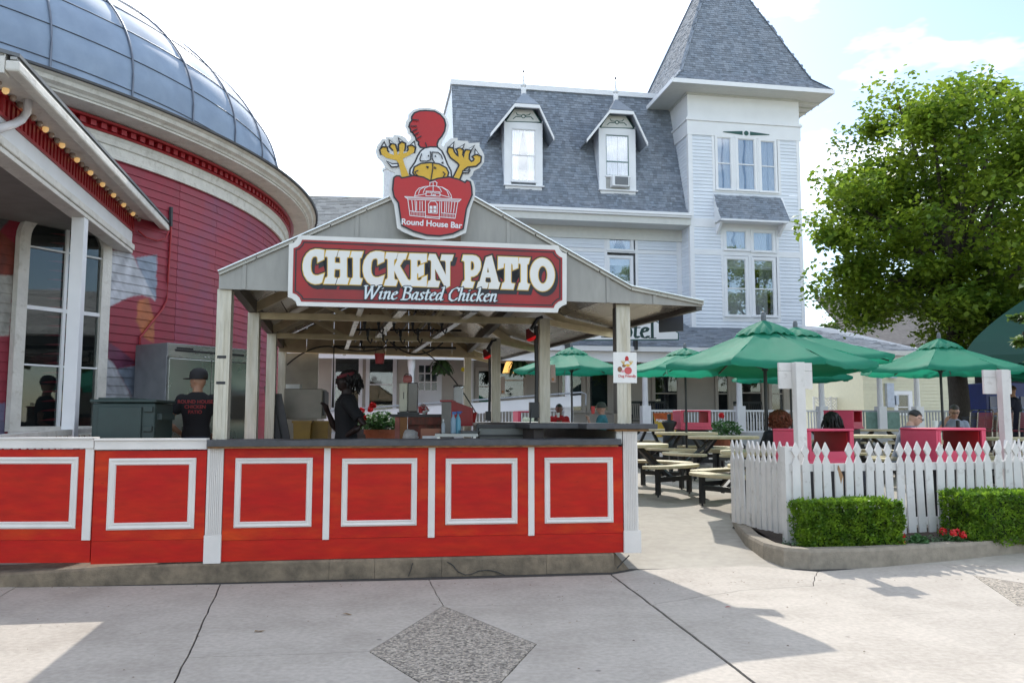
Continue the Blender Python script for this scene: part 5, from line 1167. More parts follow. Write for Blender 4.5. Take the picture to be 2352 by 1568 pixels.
# dormers
def dormer(dx):
    D0 = .55; dm_ = link('dormer', None, ht); dm_.location = (dx, 0, 0)
    hh = lambda x, y, ly=D0: HF.hit(*k4(x, y), ly)
    xL, xR = hh(570, 900)[0], hh(965, 900)[0]; zb1, zt1 = hh(770, 1245)[1], hh(770, 495)[1]; zsl = hh(770, 1160)[1]
    gx = (hh(645, 900)[0], hh(892, 900)[0]); gz_ = (hh(770, 1108)[1], hh(770, 570)[1])
    back = lambda z: .38 + (z - zE - .42) * (2.2 - .38) / (zRdg - zE - .42)
    t = .12
    for a, b in ((xL, gx[0] - .02), (gx[1] + .02, xR)): B(a, b, D0, D0 + .06, zsl, zt1).build('jamb_board', trim_w, dm_)
    B(xL, xR, D0 - .002, D0 + .06, gz_[1] + .03, zt1).build('head_board', trim_w, dm_)
    B(xL - .04, xR + .06, D0 - .12, D0 + .06, zsl - .03, zsl + .02).build('sill', trim_w, dm_)
    B(xL + .03, xR - .02, D0 - .01, D0 + .1, zb1, zsl - .032).build('apron_board', trim_w, dm_)
    B(gx[0] - .02, gx[1] + .02, D0 + .3, D0 + .32, zsl, gz_[1] + .03).build('dark_room', interior, dm_)
    z = zsl
    while z < zt1:          # side cheeks
        for x_, s_ in ((xL, -1), (xR, 1)):
            y1_ = back(z) + .25
            if y1_ > D0 + .05: B(min(x_, x_ + s_ * .015), max(x_, x_ + s_ * .015), D0 + .005, y1_, z, z + EXH - .012).build('siding_board', siding_w, dm_)
        z += EXH
    # panel with curl ornament
    tp = [hh(585, 487), hh(948, 498), hh(862, 362), hh(672, 355)]
    MB().prism(tp, D0 - .005, D0 + .06, axis='y').build('gable_panel', sof, dm_)
    lines = []
    for a, b in zip(tp, tp[1:] + tp[:1]): lines += ribbon([a, b], .03)
    for l in ([(660, 460), (690, 437), (735, 440), (745, 436)], [(692, 397), (705, 420), (745, 425)], [(870, 466), (845, 440), (800, 442), (790, 436)], [(838, 403), (828, 420), (790, 425)]): lines += ribbon([hh(*p) for p in l], .03)
    cc = hh(767, 434); ring_ = [(cc[0] + .075 * cos(a), cc[1] + .075 * sin(a)) for a in [2 * pi * k / 10 for k in range(11)]]; lines += ribbon(ring_, .03)
    strokes('curl_ornament', lines, greenp, dm_, D0 - .006, .012)
    # roof shell: four sided front profile
    FO = .12; rp = [hh(425, 695, FO), hh(680, 300, FO), hh(935, 308, FO), hh(1090, 560, FO)]
    rp[0] = (rp[0][0], (rp[0][1] + rp[3][1]) / 2); rp[3] = (rp[3][0], rp[0][1]); zt_ = (rp[1][1] + rp[2][1]) / 2; rp[1] = (rp[1][0], zt_); rp[2] = (rp[2][0], zt_)
    for a, b in zip(rp, rp[1:]):
        yb = max(back(a[1]), back(b[1])) + .1
        MB().hexa([(a[0], FO, a[1] - .14), (b[0], FO, b[1] - .14), (b[0], FO + .09, b[1] - .14), (a[0], FO + .09, a[1] - .14), (a[0], FO, a[1]), (b[0], FO, b[1]), (b[0], FO + .09, b[1]), (a[0], FO + .09, a[1])]).build('bargeboard', trim_w, dm_)
        MB().hexa([(a[0], FO + .09, a[1] - .06), (b[0], FO + .09, b[1] - .06), (b[0], yb, b[1] - .06), (a[0], yb, a[1] - .06), (a[0], FO + .02, a[1] + .02), (b[0], FO + .02, b[1] + .02), (b[0], yb, b[1] + .02), (a[0], yb, a[1] + .02)]).build('roof_slope', shing, dm_)
    # little front hip rising to the finial
    tipp = hh(770, 178, .95); T_ = (tipp[0], .95, tipp[1]); yb = back(zt_) + .2
    MB().add([(rp[1][0], FO, zt_ + .02), (rp[2][0], FO, zt_ + .02), (rp[2][0], 1.7, zt_ + .02), (rp[1][0], 1.7, zt_ + .02), T_], [(0, 1, 4), (1, 2, 4), (2, 3, 4), (3, 0, 4)]).build('hip_top', shing, dm_)
    ft = hh(772, -60, .95)[1] - tipp[1]
    MB().lathe([(.10, -.15), (.11, ft * .10), (.09, ft * .16), (.05, ft * .2), (.12, ft * .27), (.10, ft * .33), (.05, ft * .42), (.03, ft * .7), (.012, ft * .86)], (tipp[0], .95, tipp[1]), 10).build('finial', trim_w, dm_)
    MB().ell((tipp[0], .95, tipp[1] + ft * .9), (.045, .045, .05)).build('finial_ball', mat('dark_ball', (.03, .03, .04), .5), dm_)
    return dm_, gx, gz_, zsl, D0
d1, gx, gzz, zsl, D0 = dormer(0)
window(d1, (gx[0], gzz[0]), (gx[1], gzz[1]), D0 + .03, frame=.02, cur='gap', room=False)
shift = HF.hit(*k4(1758, 434 + 66), .12)[0] - HF.hit(*k4(767, 434), .12)[0]
d2, gx, gzz, zsl, D0 = dormer(shift)
gr = mat('grey_green_sash', (.12, .22, .21), .5)
window(d2, (gx[0], zsl + .62), (gx[1], gzz[1]), D0 + .03, frame=.02, cur='full', room=False, colm=gr, split=.35)
B(gx[0] - .01, gx[1] + .01, D0 + .03, D0 + .05, zsl + .02, zsl + .6).build('filler_board', mat('filler_board', (.4, .4, .38), .8), d2)
acx = gx[0] + (gx[1] - gx[0]) * .55
B(acx - .36, acx + .36, D0 - .28, D0 + .1, zsl + .12, zsl + .56).build('air_conditioner', trim_w, d2, bevel=.015)
B(acx - .25, acx + .31, D0 - .292, D0 - .28, zsl + .17, zsl + .51).build('grille', mat('grille_grey', (.15, .16, .17), .6, var=.3, scale=60), d2)
# main upper windows
for (x0_, x1_, y0_, y1_, c_) in ((1399, 1449, 532, 573, 'tri'), (1400, 1449, 594, 690, 'val')):
    window(ht, (H((x0_, y1_), MY)[0], H((x0_, y1_), MY)[1]), (H((x1_, y1_), MY)[0], H((x1_, y0_), MY)[1]), MY, cur=c_, split=0 if c_ == 'tri' else .45)
for (x0_, x1_, y0_, y1_, c_) in ((1196, 1240, 520, 560, 'tri'), (1196, 1240, 585, 690, 'full')):
    window(ht, (H((x0_, y1_), MY)[0], H((x0_, y1_), MY)[1]), (H((x1_, y1_), MY)[0], H((x1_, y0_), MY)[1]), MY, cur=c_, split=0 if c_ == 'tri' else .45)
trim(sl, -.2, MY - .04, MY, zmA, zmB); trim(sl, -.02, MY - .035, MY, zwb - .2, zwb + .2); trim(-.22, 0, MY - .03, MY, zp0, zwb - .2)
for x in (wm[0], wm[1]): trim(x - .0, x + .12, MY - .03, MY, zp0, zwb - .2)
# ------------------------------------------------------------ porch
PY = -3.1
zpr = H((1267, 795), PY - .5)[1]; zpt = H((1450, 748), 0)[1]; sr = H((2128, 815), PY)[0]; slp = -15.5; DK = .95
po = link('front_porch', None, ht)
for a_, b_, k in ((Vector((slp, PY - .5, zpr)), Vector((0, 0, zpt)), 0),):
    V = Vector((0, b_.y - a_.y, b_.z - a_.z)); hl = V.length; V.normalize(); Nn = Vector((0, -V.z, V.y)); wd = sr - slp
    MB().hexa([(slp, a_.y, a_.z - .05), (sr, a_.y, a_.z - .05), (sr - 1.5, 1.0, zpt + .2), (slp, 1.0, zpt + .2), (slp, a_.y, a_.z), (sr, a_.y, a_.z), (sr - 2.5, 1.0, zpt + .27), (slp, 1.0, zpt + .27)]).build('roof_deck', shing, po)
    L_ = shingles(a_, Vector((1, 0, 0)), V, Nn, wd, hl, lambda u, v: u < wd - v * .75 and (u > 4.5), ew=.3, seed=31)
    pieces(po, 'shingle', L_, 'shin', shing, 0, 'shingle_courses')
B(slp, sr + .05, PY - .58, PY - .50, zpr - .14, zpr + .03).build('gutter', trim_w, po)
B(slp, sr, PY - .35, PY - .2, zpr - .50, zpr - .14).build('porch_beam', trim_w, po)
B(slp, sr, PY - .499, .6, zpr - .13, zpr - .10).build('porch_ceiling', beige, po)
mb = MB().box(slp, sr, PY - .1, 1.0, .42, DK); mb.build('porch_deck', mat('porch_skirt', (.42, .43, .43), .7, var=.1), po)
GY = .6
B(slp, TW + .1, GY + .02, GY + .2, DK, zpr).build('ground_wall', beige, ht)
gwin = [(767, 824, 820, 950), (846, 903, 820, 946), (1147, 1204, 832, 914), (1290, 1337, 835, 944), (1354, 1397, 835, 944), (1504, 1557, 862, 944), (1649, 1673, 862, 946), (1703, 1750, 858, 946), (1772, 1800, 862, 946), (1098, 1132, 850, 925)]
rects = []; xs_ = slp
gw = sorted([(H((a, 930), GY)[0] - .14, H((b, 930), GY)[0] + .14, H((a, d_), GY)[1], H((a, c_), GY)[1]) for a, b, c_, d_ in gwin] + [(H((948, 930), GY)[0], H((1014, 930), GY)[0], DK, H((960, 818), GY)[1])])
cur_ = slp
for a, b, z0_, z1_ in gw:
    rects.append((cur_, a, GY, DK, zpr - .1)); rects.append((a, b, GY, z1_ + .1, zpr - .1))
    if z0_ - .1 > DK: rects.append((a, b, GY, DK, z0_ - .1))
    cur_ = b
rects.append((cur_, TW + .1, GY, DK, zpr - .1))
pieces(ht, 'porch_siding', claps([r_ for r_ in rects if r_[1] - r_[0] > .05], EXH), 'clap', beige, 0, 'porch_siding_rows')
for i, (a, b, c_, d_) in enumerate(gwin[:10]):
    window(ht, H((a, d_), GY), (H((b, d_), GY)[0], H((a, c_), GY)[1]), GY - .01, cur='none', split=0 if i in (3, 4) else .5, gl=darkglass if i > 1 else darkglass, fm=beige if i > 1 else trim_w, frame=.12)
B(TW, TW + .12, GY + .02, 8, DK, zpr - .1).build('ground_wall', beige, ht)
# nine pane door
dx0, dx1 = H((948, 930), GY)[0], H((1014, 930), GY)[0]; dpa, dpb = H((960, 897), GY), H((1005, 838), GY)
dr = B(dx0, dx1, GY - .02, GY + .02, DK, dpb[1] + .25).build('door', trim_w, ht)
B(dpa[0], dpb[0], GY - .03, GY - .022, dpa[1], dpb[1]).build('pane', mat('dark_pane', (.02, .03, .035), .1), dr)
for k in range(4):
    t_ = k / 3; xx = dpa[0] + (dpb[0] - dpa[0]) * t_; B(xx - .025, xx + .025, GY - .04, GY - .031, dpa[1], dpb[1]).build('muntin', trim_w, dr)
    zz_ = dpa[1] + (dpb[1] - dpa[1]) * t_; B(dpa[0] - .02, dpb[0] + .02, GY - .0415, GY - .032, zz_ - .025, zz_ + .025).build('muntin', trim_w, dr)
for c_ in (946, 1083):
    x_ = H((c_, 900), GY)[0]; MB().tube([(x_, GY - .1, DK), (x_, GY - .1, zpr - .15)], .07).build('downpipe', trim_w, ht)
# lamps inside the window
lx, lz = H((1170, 845), GY)
MB().lathe([(.28, -.2), (.14, .25)], (lx, GY - .0, lz), 14).build('lamp_shade', mat('lamp_shade_glow', (.5, .3, .1), .7, emit=(1, .55, .15, .9)), ht)
# columns and railing
colm_ = MB().lathe([(.13, 0), (.13, .12), (.10, .16), (.115, .3), (.095, zpr - DK - .9), (.13, zpr - DK - .7), (.13, zpr - DK - .5)], n=14).mesh('porch_column', white, True)
cols = [1303, 1481, 1697, 1886, 2020, 2105, 944]
for c_ in cols:
    x_ = HF.X(c_, PY, 2.0); o = link('porch_column', colm_, po); o.location = (x_, PY - .05, DK)
    B(x_ - .16, x_ + .16, PY - .21, PY + .11, DK, DK + .95).build('column_base', white, po)
bal = MB().box(-.018, .018, -.018, .018, 0, .72).mesh('baluster', white)
zrt = HF.hit(1700, 941, PY)[1]
grey_r = mat('grey_rail_paint', (.30, .32, .34), .6)
def railing(xa, xb, m, bm, gap=.115, panel=None):
    a, b = HF.X(xa, PY, 2), HF.X(xb, PY, 2)
    B(a, b, PY - .06, PY + .04, zrt - .07, zrt).build('top_rail', m, po); B(a, b, PY - .04, PY + .02, zrt - .83, zrt - .76).build('bottom_rail', m, po)
    x_ = a + .05
    while x_ < b: o = link('baluster', bm, po); o.location = (x_, PY - .01, zrt - .76); x_ += gap
    return a, b
railing(1487, 1694, white, bal); railing(1700, 1880, white, bal); railing(1075, 1297, white, bal)
balg = MB().box(-.022, .022, -.018, .018, 0, .72).mesh('baluster', grey_r)
railing(1892, 2015, grey_r, balg, .13); railing(2025, 2262, grey_r, balg, .13)
a, b = HF.X(1985, PY, 2), HF.X(2062, PY, 2); B(a, b, PY - .08, PY - .062, zrt - 1.2, zrt - .07).build('green_panel', mat('faded_green_board', (.15, .26, .22), .7, var=.2), po)
# ramp with solid white sides
MB().hexa([(HF.X(745, PY - 1, 1.5), PY - 1.0, H((745, 975), PY - 1)[1]), (HF.X(1335, PY - 1, 1.9), PY - 1.0, H((1335, 932), PY - 1)[1]), (HF.X(1335, PY - 1, 1.9), PY - .95, H((1335, 932), PY - 1)[1]), (HF.X(745, PY - 1, 1.5), PY - .95, H((745, 975), PY - 1)[1]),
            (HF.X(745, PY - 1, 1.5), PY - 1.0, H((745, 950), PY - 1)[1]), (HF.X(1335, PY - 1, 1.9), PY - 1.0, H((1335, 907), PY - 1)[1]), (HF.X(1335, PY - 1, 1.9), PY - .95, H((1335, 907), PY - 1)[1]), (HF.X(745, PY - 1, 1.5), PY - .95, H((745, 950), PY - 1)[1])]).build('ramp_side', trim_w, po)
MB().tube([(HF.X(745, PY - 1, 1.5), PY - 1.05, H((745, 944), PY - 1)[1]), (HF.X(1335, PY - 1, 1.9), PY - 1.05, H((1335, 901), PY - 1)[1]), (HF.X(1345, PY - 1, 1.9), PY - 1.05, H((1345, 905), PY - 1)[1]), (HF.X(1345, PY - 1, 1.9), PY - 1.05, H((1345, 930), PY - 1)[1])], .03).build('ramp_handrail', grey_r, po)
# hotel sign on the porch roof
HSY = PY - .75
hs_ = thing('hotel_sign', 'white Park Hotel board with dark green edge above the porch gutter', 'sign', HF.o, HF.a)
hz = lambda x, y: HF.hit(x, y, HSY)
so = [hz(1225, 782), hz(1559, 781), hz(1559, 764), hz(1540, 752), hz(1515, 741), hz(1490, 728), hz(1290, 728), hz(1262, 741), hz(1240, 752), hz(1225, 764)]
B(hz(1300, 790)[0], hz(1310, 790)[0], HSY + .04, HSY + .3, hz(1300, 800)[1], hz(1300, 760)[1]).build('bracket', blackm, hs_); B(hz(1460, 790)[0], hz(1466, 790)[0], HSY + .04, HSY + .3, hz(1300, 800)[1], hz(1300, 760)[1]).build('bracket', blackm, hs_)
MB().prism(so if area(so) > 0 else so[::-1], HSY, HSY + .05, axis='y').build('edge', greenp, hs_)
flat('board', [offs(so, -.035)], trim_w, hs_, HSY - .001, .004)
ch = hz(1490, 735)[1] - hz(1490, 776)[1]; po_, xe = nibtext("Park Hotel", 0, 0, ch / 1.02, 0, 0, w=.17, nib=0.0)
X0 = hz(1262, 776)[0]; X1 = hz(1506, 776)[0]; z0_ = hz(1490, 776)[1]; po_, _ = nibtext("Park Hotel", X0, z0_, ch / 1.02, 0, 0, w=.17, nib=0.0, track=(X1 - X0) / xe)
strokes('lettering', po_, mat('sign_green', (.008, .04, .035), .5), hs_, HSY - .006, .004)
# hanging ferns in the porch
fernm = mat('fern_green', (.05, .10, .03), .8, var=.4, scale=9, trans=.3)
def leaves(mb, c, r, n, s, seed=0, droop=0.0, flatz=1.0):
    q = random.Random(seed)
    for _ in range(n):
        d = Vector((q.gauss(0, 1), q.gauss(0, 1), q.gauss(0, 1))).normalized(); k = q.random() ** .4
        p = Vector(c) + Vector((d.x * r[0], d.y * r[1], d.z * r[2])) * k
        a = Vector((q.uniform(-1, 1), q.uniform(-1, 1), q.uniform(-.6, .6) - droop)).normalized(); b = a.cross(Vector((q.uniform(-1, 1), q.uniform(-1, 1), 1))).normalized(); L_ = s * q.uniform(.6, 1.3)
        mb.add([p - a * L_ * .5, p + b * L_ * .28, p + a * L_ * .5, p - b * L_ * .28], [(0, 1, 2, 3)])
def fern(x, y, lab, seed):
    P = at(x, y, 29.3); t = thing('hanging_fern', lab, 'plant', P, 0, 'hanging ferns on the porch')
    mb = MB(); q = random.Random(seed)
    for i in range(70):
        a = q.uniform(0, 2 * pi); l = q.uniform(.3, .52); up = q.uniform(.0, .35); prev = Vector((0, 0, .05))
        for k in range(1, 7):
            f = k / 6; p = Vector((cos(a) * l * f, sin(a) * l * f, .05 + up * sin(f * 2.6) - .35 * f * f)); w_ = .09 * (1 - f * .6); sd = Vector((-sin(a), cos(a), .2)) * w_
            mb.add([prev - sd, prev + sd, p + sd * .6, p - sd * .6], [(0, 1, 2, 3)]); prev = p
    mb.build('fronds', fernm, t); MB().lathe([(.10, -.22), (.17, 0), (.17, .03)], n=12).build('basket', mat('basket_brown', (.07, .04, .02), .8), t)
    MB().tube([(0, 0, 0), (0, 0, zpr - P.z - .15)], .008, 5).build('hanger', blackm, t)
fern(1014, 843, 'bushy hanging fern in front of the nine pane door', 1); fern(1193, 846, 'bushy hanging fern beside the lamp lit window and green umbrella', 2)
def ball_pot(x, y):
    pass
# rocking chairs on the porch
rock = mat('dark_rocker', (.015, .02, .018), .5)
def rocker(x, lab):
    sx_ = HF.X(x, PY + 1.5, 1.5); t = thing('rocking_chair', lab, 'chair', HF.w(sx_, PY + 1.6, DK), HF.a, 'dark rocking chairs on the porch')
    B(-.28, .28, -.25, .25, .40, .44).build('seat', rock, t)
    for s_ in (-.29, .29):
        MB().tube([(s_, -.45, .10), (s_, -.2, .02), (s_, .2, .02), (s_, .5, .14)], .02, 6).build('rocker_runner', rock, t)
        MB().tube([(s_, .22, .03), (s_, .30, .6), (s_, .40, 1.15)], .022, 6).build('back_post', rock, t); MB().tube([(s_, -.22, .03), (s_, -.22, .62)], .02, 6).build('front_leg', rock, t)
        MB().beam((s_, -.28, .63), (s_, .3, .66), .06, .025).build('armrest', rock, t)
    for k in range(7): MB().beam((-.24 + k * .08, .28, .48), (-.24 + k * .08, .39, 1.1), .03, .012).build('back_slat', rock, t)
    MB().beam((-.3, .39, 1.12), (.3, .39, 1.12), .02, .09).build('top_rail', rock, t)
for x, lab in ((1466, 'dark rocking chair at the left column end of the white railing'), (1497, 'dark rocking chair in front of the left half of the dark porch window'), (1525, 'dark rocking chair in front of the right half of the dark porch window'), (1715, 'dark rocking chair just right of the middle porch column'), (1748, 'dark rocking chair nearest the umbrella pole on the porch')): rocker(x, lab)
# ------------------------------------------------------------ low wing and round vent behind the stand roof
LW = Frame(at(880, 500, 40), radians(6)); LW.o.z = 0
lw = thing('low_wing', 'low building with pale grey shingle roof between dome and logo', 'building', LW.o, LW.a)
za_, zb3 = LW.hit(800, 560, 0)[1], LW.hit(800, 452, 3.0)[1]; xa_, xb_ = LW.X(640, 0, 8), LW.X(1100, 0, 8)
B(xa_, xb_, .3, 6, .3, za_).build('wall', siding_w, lw)
V = Vector((0, 3.2, zb3 - za_)); hl = V.length; V.normalize(); pale = mat('pale_shingle', (.33, .32, .30), .9, var=.08, scale=20, rndv=.22)
MB().hexa([(xa_, -.2, za_ - .05), (xb_, -.2, za_ - .05), (xb_, 3, zb3 - .05), (xa_, 3, zb3 - .05), (xa_, -.2, za_), (xb_, -.2, za_), (xb_, 3, zb3), (xa_, 3, zb3)]).build('roof', pale, lw)
pieces(lw, 'shingle', shingles((xa_, -.2, za_ + .005), Vector((1, 0, 0)), V, Vector((0, -V.z, V.y)), xb_ - xa_, hl, lambda u, v: True, ew=.35, eh=.15, t=.02, seed=55), 'shin', pale, 0, 'shingle_courses')
P = at(897, 420, 39); 
vt = thing('roof_vent', 'round white metal vent rising left of the chicken emblem', 'vent', P); MB().lathe([(.35, -3), (.35, .55), (.40, .56), (.40, .66), (0, .72)], n=20).build('pipe', mat('vent_white', (.6, .62, .64), .5), vt)
# ------------------------------------------------------------ buildings on the right
YF = Frame(at(1985, 960, 40), radians(3)); YF.o.z = 0
yb = thing('yellow_house', 'pale yellow clapboard house with red door behind the tree trunk', 'house', YF.o, YF.a)
ysd = mat('pale_yellow_siding', (.62, .60, .44), .6, var=.04, rndv=.04)
x1_ = YF.X(2450, 0, 3); zt_ = YF.hit(2100, 800, 0)[1]; B(.05, x1_, .02, 6, .2, zt_).build('wall', ysd, yb)
yy = lambda x, y: YF.hit(x, y, 0)
cut_ = [(yy(2061, 953)[0] - .1, yy(2089, 953)[0] + .1, yy(2070, 953)[1] - .1, yy(2070, 905)[1] + .15), (yy(2190, 960)[0] - .12, yy(2222, 960)[0] + .1, 0, yy(2190, 890)[1] + .12)]
rects = [(0, cut_[0][0], 0, .4, zt_), (cut_[0][0], cut_[0][1], 0, .4, cut_[0][2]), (cut_[0][0], cut_[0][1], 0, cut_[0][3], zt_), (cut_[0][1], cut_[1][0], 0, .4, zt_), (cut_[1][0], cut_[1][1], 0, cut_[1][3], zt_), (cut_[1][1], x1_, 0, .4, zt_)]
pieces(yb, 'siding_board', claps(rects, .165, th=.03), 'clap', ysd, 300)
window(yb, yy(2062, 950), (yy(2088, 950)[0], yy(2062, 906)[1]), 0, cur='none', frame=.18, split=.35, gl=darkglass)
B(yy(2192, 960)[0], yy(2222, 960)[0], -.03, .02, .4, yy(2192, 892)[1]).build('red_door', mat('red_door_paint', (.42, .015, .03), .4), yb)
for a, b in ((2183, 2191), (2222, 2228)): B(yy(a, 960)[0], yy(b, 960)[0], -.05, .02, .4, yy(2192, 884)[1]).build('door_casing', trim_w, yb)
B(yy(2183, 960)[0], yy(2228, 960)[0], -.055, .02, yy(2192, 892)[1], yy(2192, 882)[1]).build('door_casing', trim_w, yb)
for a, b, c_, d_ in ((2032, 2048, 880, 935), (2052, 2058, 908, 930), (2040, 2056, 852, 868)): B(yy(a, 900)[0], yy(b, 900)[0], -.25, -.03, yy(a, d_)[1], yy(a, c_)[1]).build('utility_box', mat('utility_grey', (.42, .47, .55), .5), yb)
MB().lathe([(.05, -.2), (.16, .0), (.10, .2), (.02, .28)], (yy(2244, 890)[0], -.2, yy(2244, 885)[1]), 8).build('wall_lamp', blackm, yb)
MB().hexa([(-.5, -.6, zt_), (x1_, -.6, zt_), (x1_, 4, zt_ + 3), (-.5, 4, zt_ + 3), (-.5, -.6, zt_ + .15), (x1_, -.6, zt_ + .15), (x1_, 4, zt_ + 3.15), (-.5, 4, zt_ + 3.15)]).build('roof', mat('brown_roof', (.15, .135, .125), .9, var=.2, scale=6), yb)
GFr = Frame(at(1870, 960, 48), radians(2)); GFr.o.z = 0
gb = thing('brown_roof_house', 'far cream house with brown shingle roof and grey shutters beyond the railing', 'house', GFr.o, GFr.a)
gy = lambda x, y: GFr.hit(x, y, 0)
B(0, gy(2030, 900)[0], 0, 8, .2, gy(1930, 885)[1]).build('wall', ysd, gb)
zz1, zz2 = gy(1930, 887)[1], GFr.hit(1930, 835, 4)[1]
MB().hexa([(-.5, -.6, zz1 - .1), (gy(2030, 900)[0] + .3, -.6, zz1 - .1), (gy(2030, 900)[0] - 3, 4, zz2), (-.5, 4, zz2), (-.5, -.6, zz1), (gy(2030, 900)[0] + .3, -.6, zz1), (gy(2030, 900)[0] - 3, 4, zz2 + .1), (-.5, 4, zz2 + .1)]).build('roof', mat('tan_roof', (.26, .215, .19), .9, var=.2, scale=12), gb)
B(-.5, gy(2030, 900)[0] + .3, -.66, -.6, zz1 - .22, zz1 + .02).build('gutter', trim_w, gb)
for a, b, m in ((1872, 1893, grey_r), (1900, 1922, trim_w), (1923, 1935, grey_r), (1958, 1984, grey_r)): B(gy(a, 900)[0], gy(b, 900)[0], -.06, .0, gy(a, 918)[1], gy(a, 893)[1]).build('garage_panel', m, gb)
lf = thing('lattice_fence', 'white lattice fence in front of the far brown roofed house', 'fence', GFr.w(0, -5), GFr.a)
LFF = Frame(GFr.w(0, -5), GFr.a); ly0, ly1 = LFF.hit(1930, 950, 0)[1], LFF.hit(1930, 916, 0)[1]; xa_, xb_ = LFF.X(1870, 0, 2), LFF.X(1988, 0, 2)
mb = MB(); n = int((xb_ - xa_ + 1.5) / .16)
for k in range(n):
    x_ = xa_ - 1 + k * .16; h_ = ly1 - ly0
    for s_ in (0, 1):
        p, q_ = (x_, -.01 * s_, ly0), (x_ + h_, -.01 * s_, ly1)
        if s_: p, q_ = (x_ + h_, -.012, ly0), (x_, -.012, ly1)
        if min(p[0], q_[0]) > xa_ - .05 and max(p[0], q_[0]) < xb_ + .05: mb.beam(p, q_, .01, .045)
o = mb.build('lattice', trim_w, lf); o['kind'] = 'stuff'
B(xa_, xb_, -.03, .02, ly1, ly1 + .08).build('top_rail', trim_w, lf)
for k in range(4): x_ = xa_ + (xb_ - xa_) * k / 3; B(x_ - .05, x_ + .05, -.04, .04, .3, ly1 + .12).build('post', trim_w, lf)
# ------------------------------------------------------------ planter kerb, soil, picket fences
pk = [atz(1676, 1203, .07), atz(1688, 1232, .04), atz(1712, 1262, .02), atz(1752, 1287, 0), atz(1800, 1300, 0), atz(1860, 1304.5, 0), atz(2000, 1301, 0), atz(2180, 1290, 0), atz(2352, 1277, 0), Vector((7.5, 9.25, 0))]
plk = thing('planter_kerb', 'curved weathered concrete kerb round the hedge and picket fence bed', 'kerb')
def inner(pts, w):
    out = []
    for i, p in enumerate(pts):
        d = (pts[min(i + 1, len(pts) - 1)] - pts[max(0, i - 1)]); n = Vector((-d.y, d.x, 0)).normalized(); out.append(p + n * w)
    return out
seg = [0, 3, 6, 9]
for s0, s1 in zip(seg, seg[1:]):
    P = []
    for i in range(s0, s1):
        for k in range(4): P.append(pk[i].lerp(pk[i + 1], k / 4))
    P.append(pk[s1]); q0 = P; q1 = inner(P, .02); q2 = inner(P, .14); mb = MB(); H_ = .175
    for a, b, c in zip(q0, q1, q2): mb.v += [(a.x, a.y, a.z - .03), (a.x + (b.x - a.x) * .4, a.y + (b.y - a.y) * .4, a.z * .5 + H_ - .03), (b.x, b.y, a.z * .5 + H_), (c.x, c.y, a.z * .5 + H_), (c.x, c.y, a.z - .03)]
    for i in range(len(P) - 1):
        for j in range(4): mb.f.append((i * 5 + j, (i + 1) * 5 + j, (i + 1) * 5 + j + 1, i * 5 + j + 1))
    n = len(P) - 1; mb.f += [(0, 1, 2, 3, 4), tuple(n * 5 + j for j in (4, 3, 2, 1, 0))]
    mb.build('kerb_block', kerbl, plk)
q2 = inner(pk, .13); mb = MB(); mb.prism([(p.x, p.y) for p in q2] + [(7.5, 10), (2.62, 10.0)], 0.0, .125); struct('planter_soil', mb, mat('dark_soil', (.05, .035, .025), .95, var=.4, scale=30, bump=1, bscale=60))
pick_prof = [(-.043, 0), (.043, 0), (.043, .74), (.012, .815), (.044, .875), (0, .965), (-.044, .875), (-.012, .815), (-.043, .74)]
pm = mat('picket_white_paint', (.62, .60, .57), .55, var=.07, scale=5, rndv=.05, bump=.15, bscale=40, c2=(.34, .31, .27), c2t=(.58, .8), c2s=9, spots=(14, .06, .6))
pick = MB().prism(pick_prof, -.02, 0, axis='y').mesh('picket', pm)
def fence(a, b, label, n=None, z0=.2, flip=1, skip=()):
    d = Vector(b) - Vector(a); ang = atan2(d.y, d.x); t = thing('picket_fence', label, 'fence', (a[0], a[1], 0), ang, 'white picket fences round the patio'); ln = d.length; n = n or int(ln / .118)
    B(0, ln, .001, .04, z0 + .08, z0 + .16).build('rail', pm, t); B(0, ln, .001, .04, z0 + .66, z0 + .74).build('rail', pm, t)
    r = random.Random(int(a[0] * 100))
    for i in range(n):
        if i in skip: continue
        o = link('picket', pick, t); o.location = (ln * (i + .5) / n, 0 if flip == 1 else .06, z0 + r.uniform(-.008, .008)); o.rotation_euler = (r.uniform(-.012, .012), r.uniform(-.022, .022), r.uniform(-.05, .05))
    return t
fc = (2.905, 8.72)
f1 = fence(fc, (6.6, 9.46), 'front run of white picket fence behind the two boxwood hedges', n=31, skip=(4,))
o = MB().prism([(-.043, 0), (.043, 0), (.043, .60), (.02, .52), (-.01, .66), (-.043, .74)], -.02, 0, axis='y').build('broken_picket', pm, f1); o.location = (3.77 / 31 * 4.5, 0, .2)
o = MB().prism([(.043, .42), (.05, .60), (.0, .72), (-.01, .66), (.02, .52)], -.02, 0, axis='y').build('split_wood', mat('raw_split_wood', (.35, .2, .1), .8), f1); o.location = (3.77 / 31 * 4.5 + .004, .004, .2)
fence((2.62, 9.98), fc, 'short return of white picket fence receding from the corner to the tables', n=11)
fence((5.45, 9.35), (6.5, 10.35), 'white picket fence run seen behind the right end of the front fence', n=8, flip=-1)
B(-.05, .05, -.05, .05, .06, 1.12).build('corner_post', pm, f1).location = (0, .06, 0)
for x_ in (.1,): B(-.10, .25, -.06, .06, .10, .13).build('base_block', mat('post_foot', (.05, .04, .04), .8), f1)
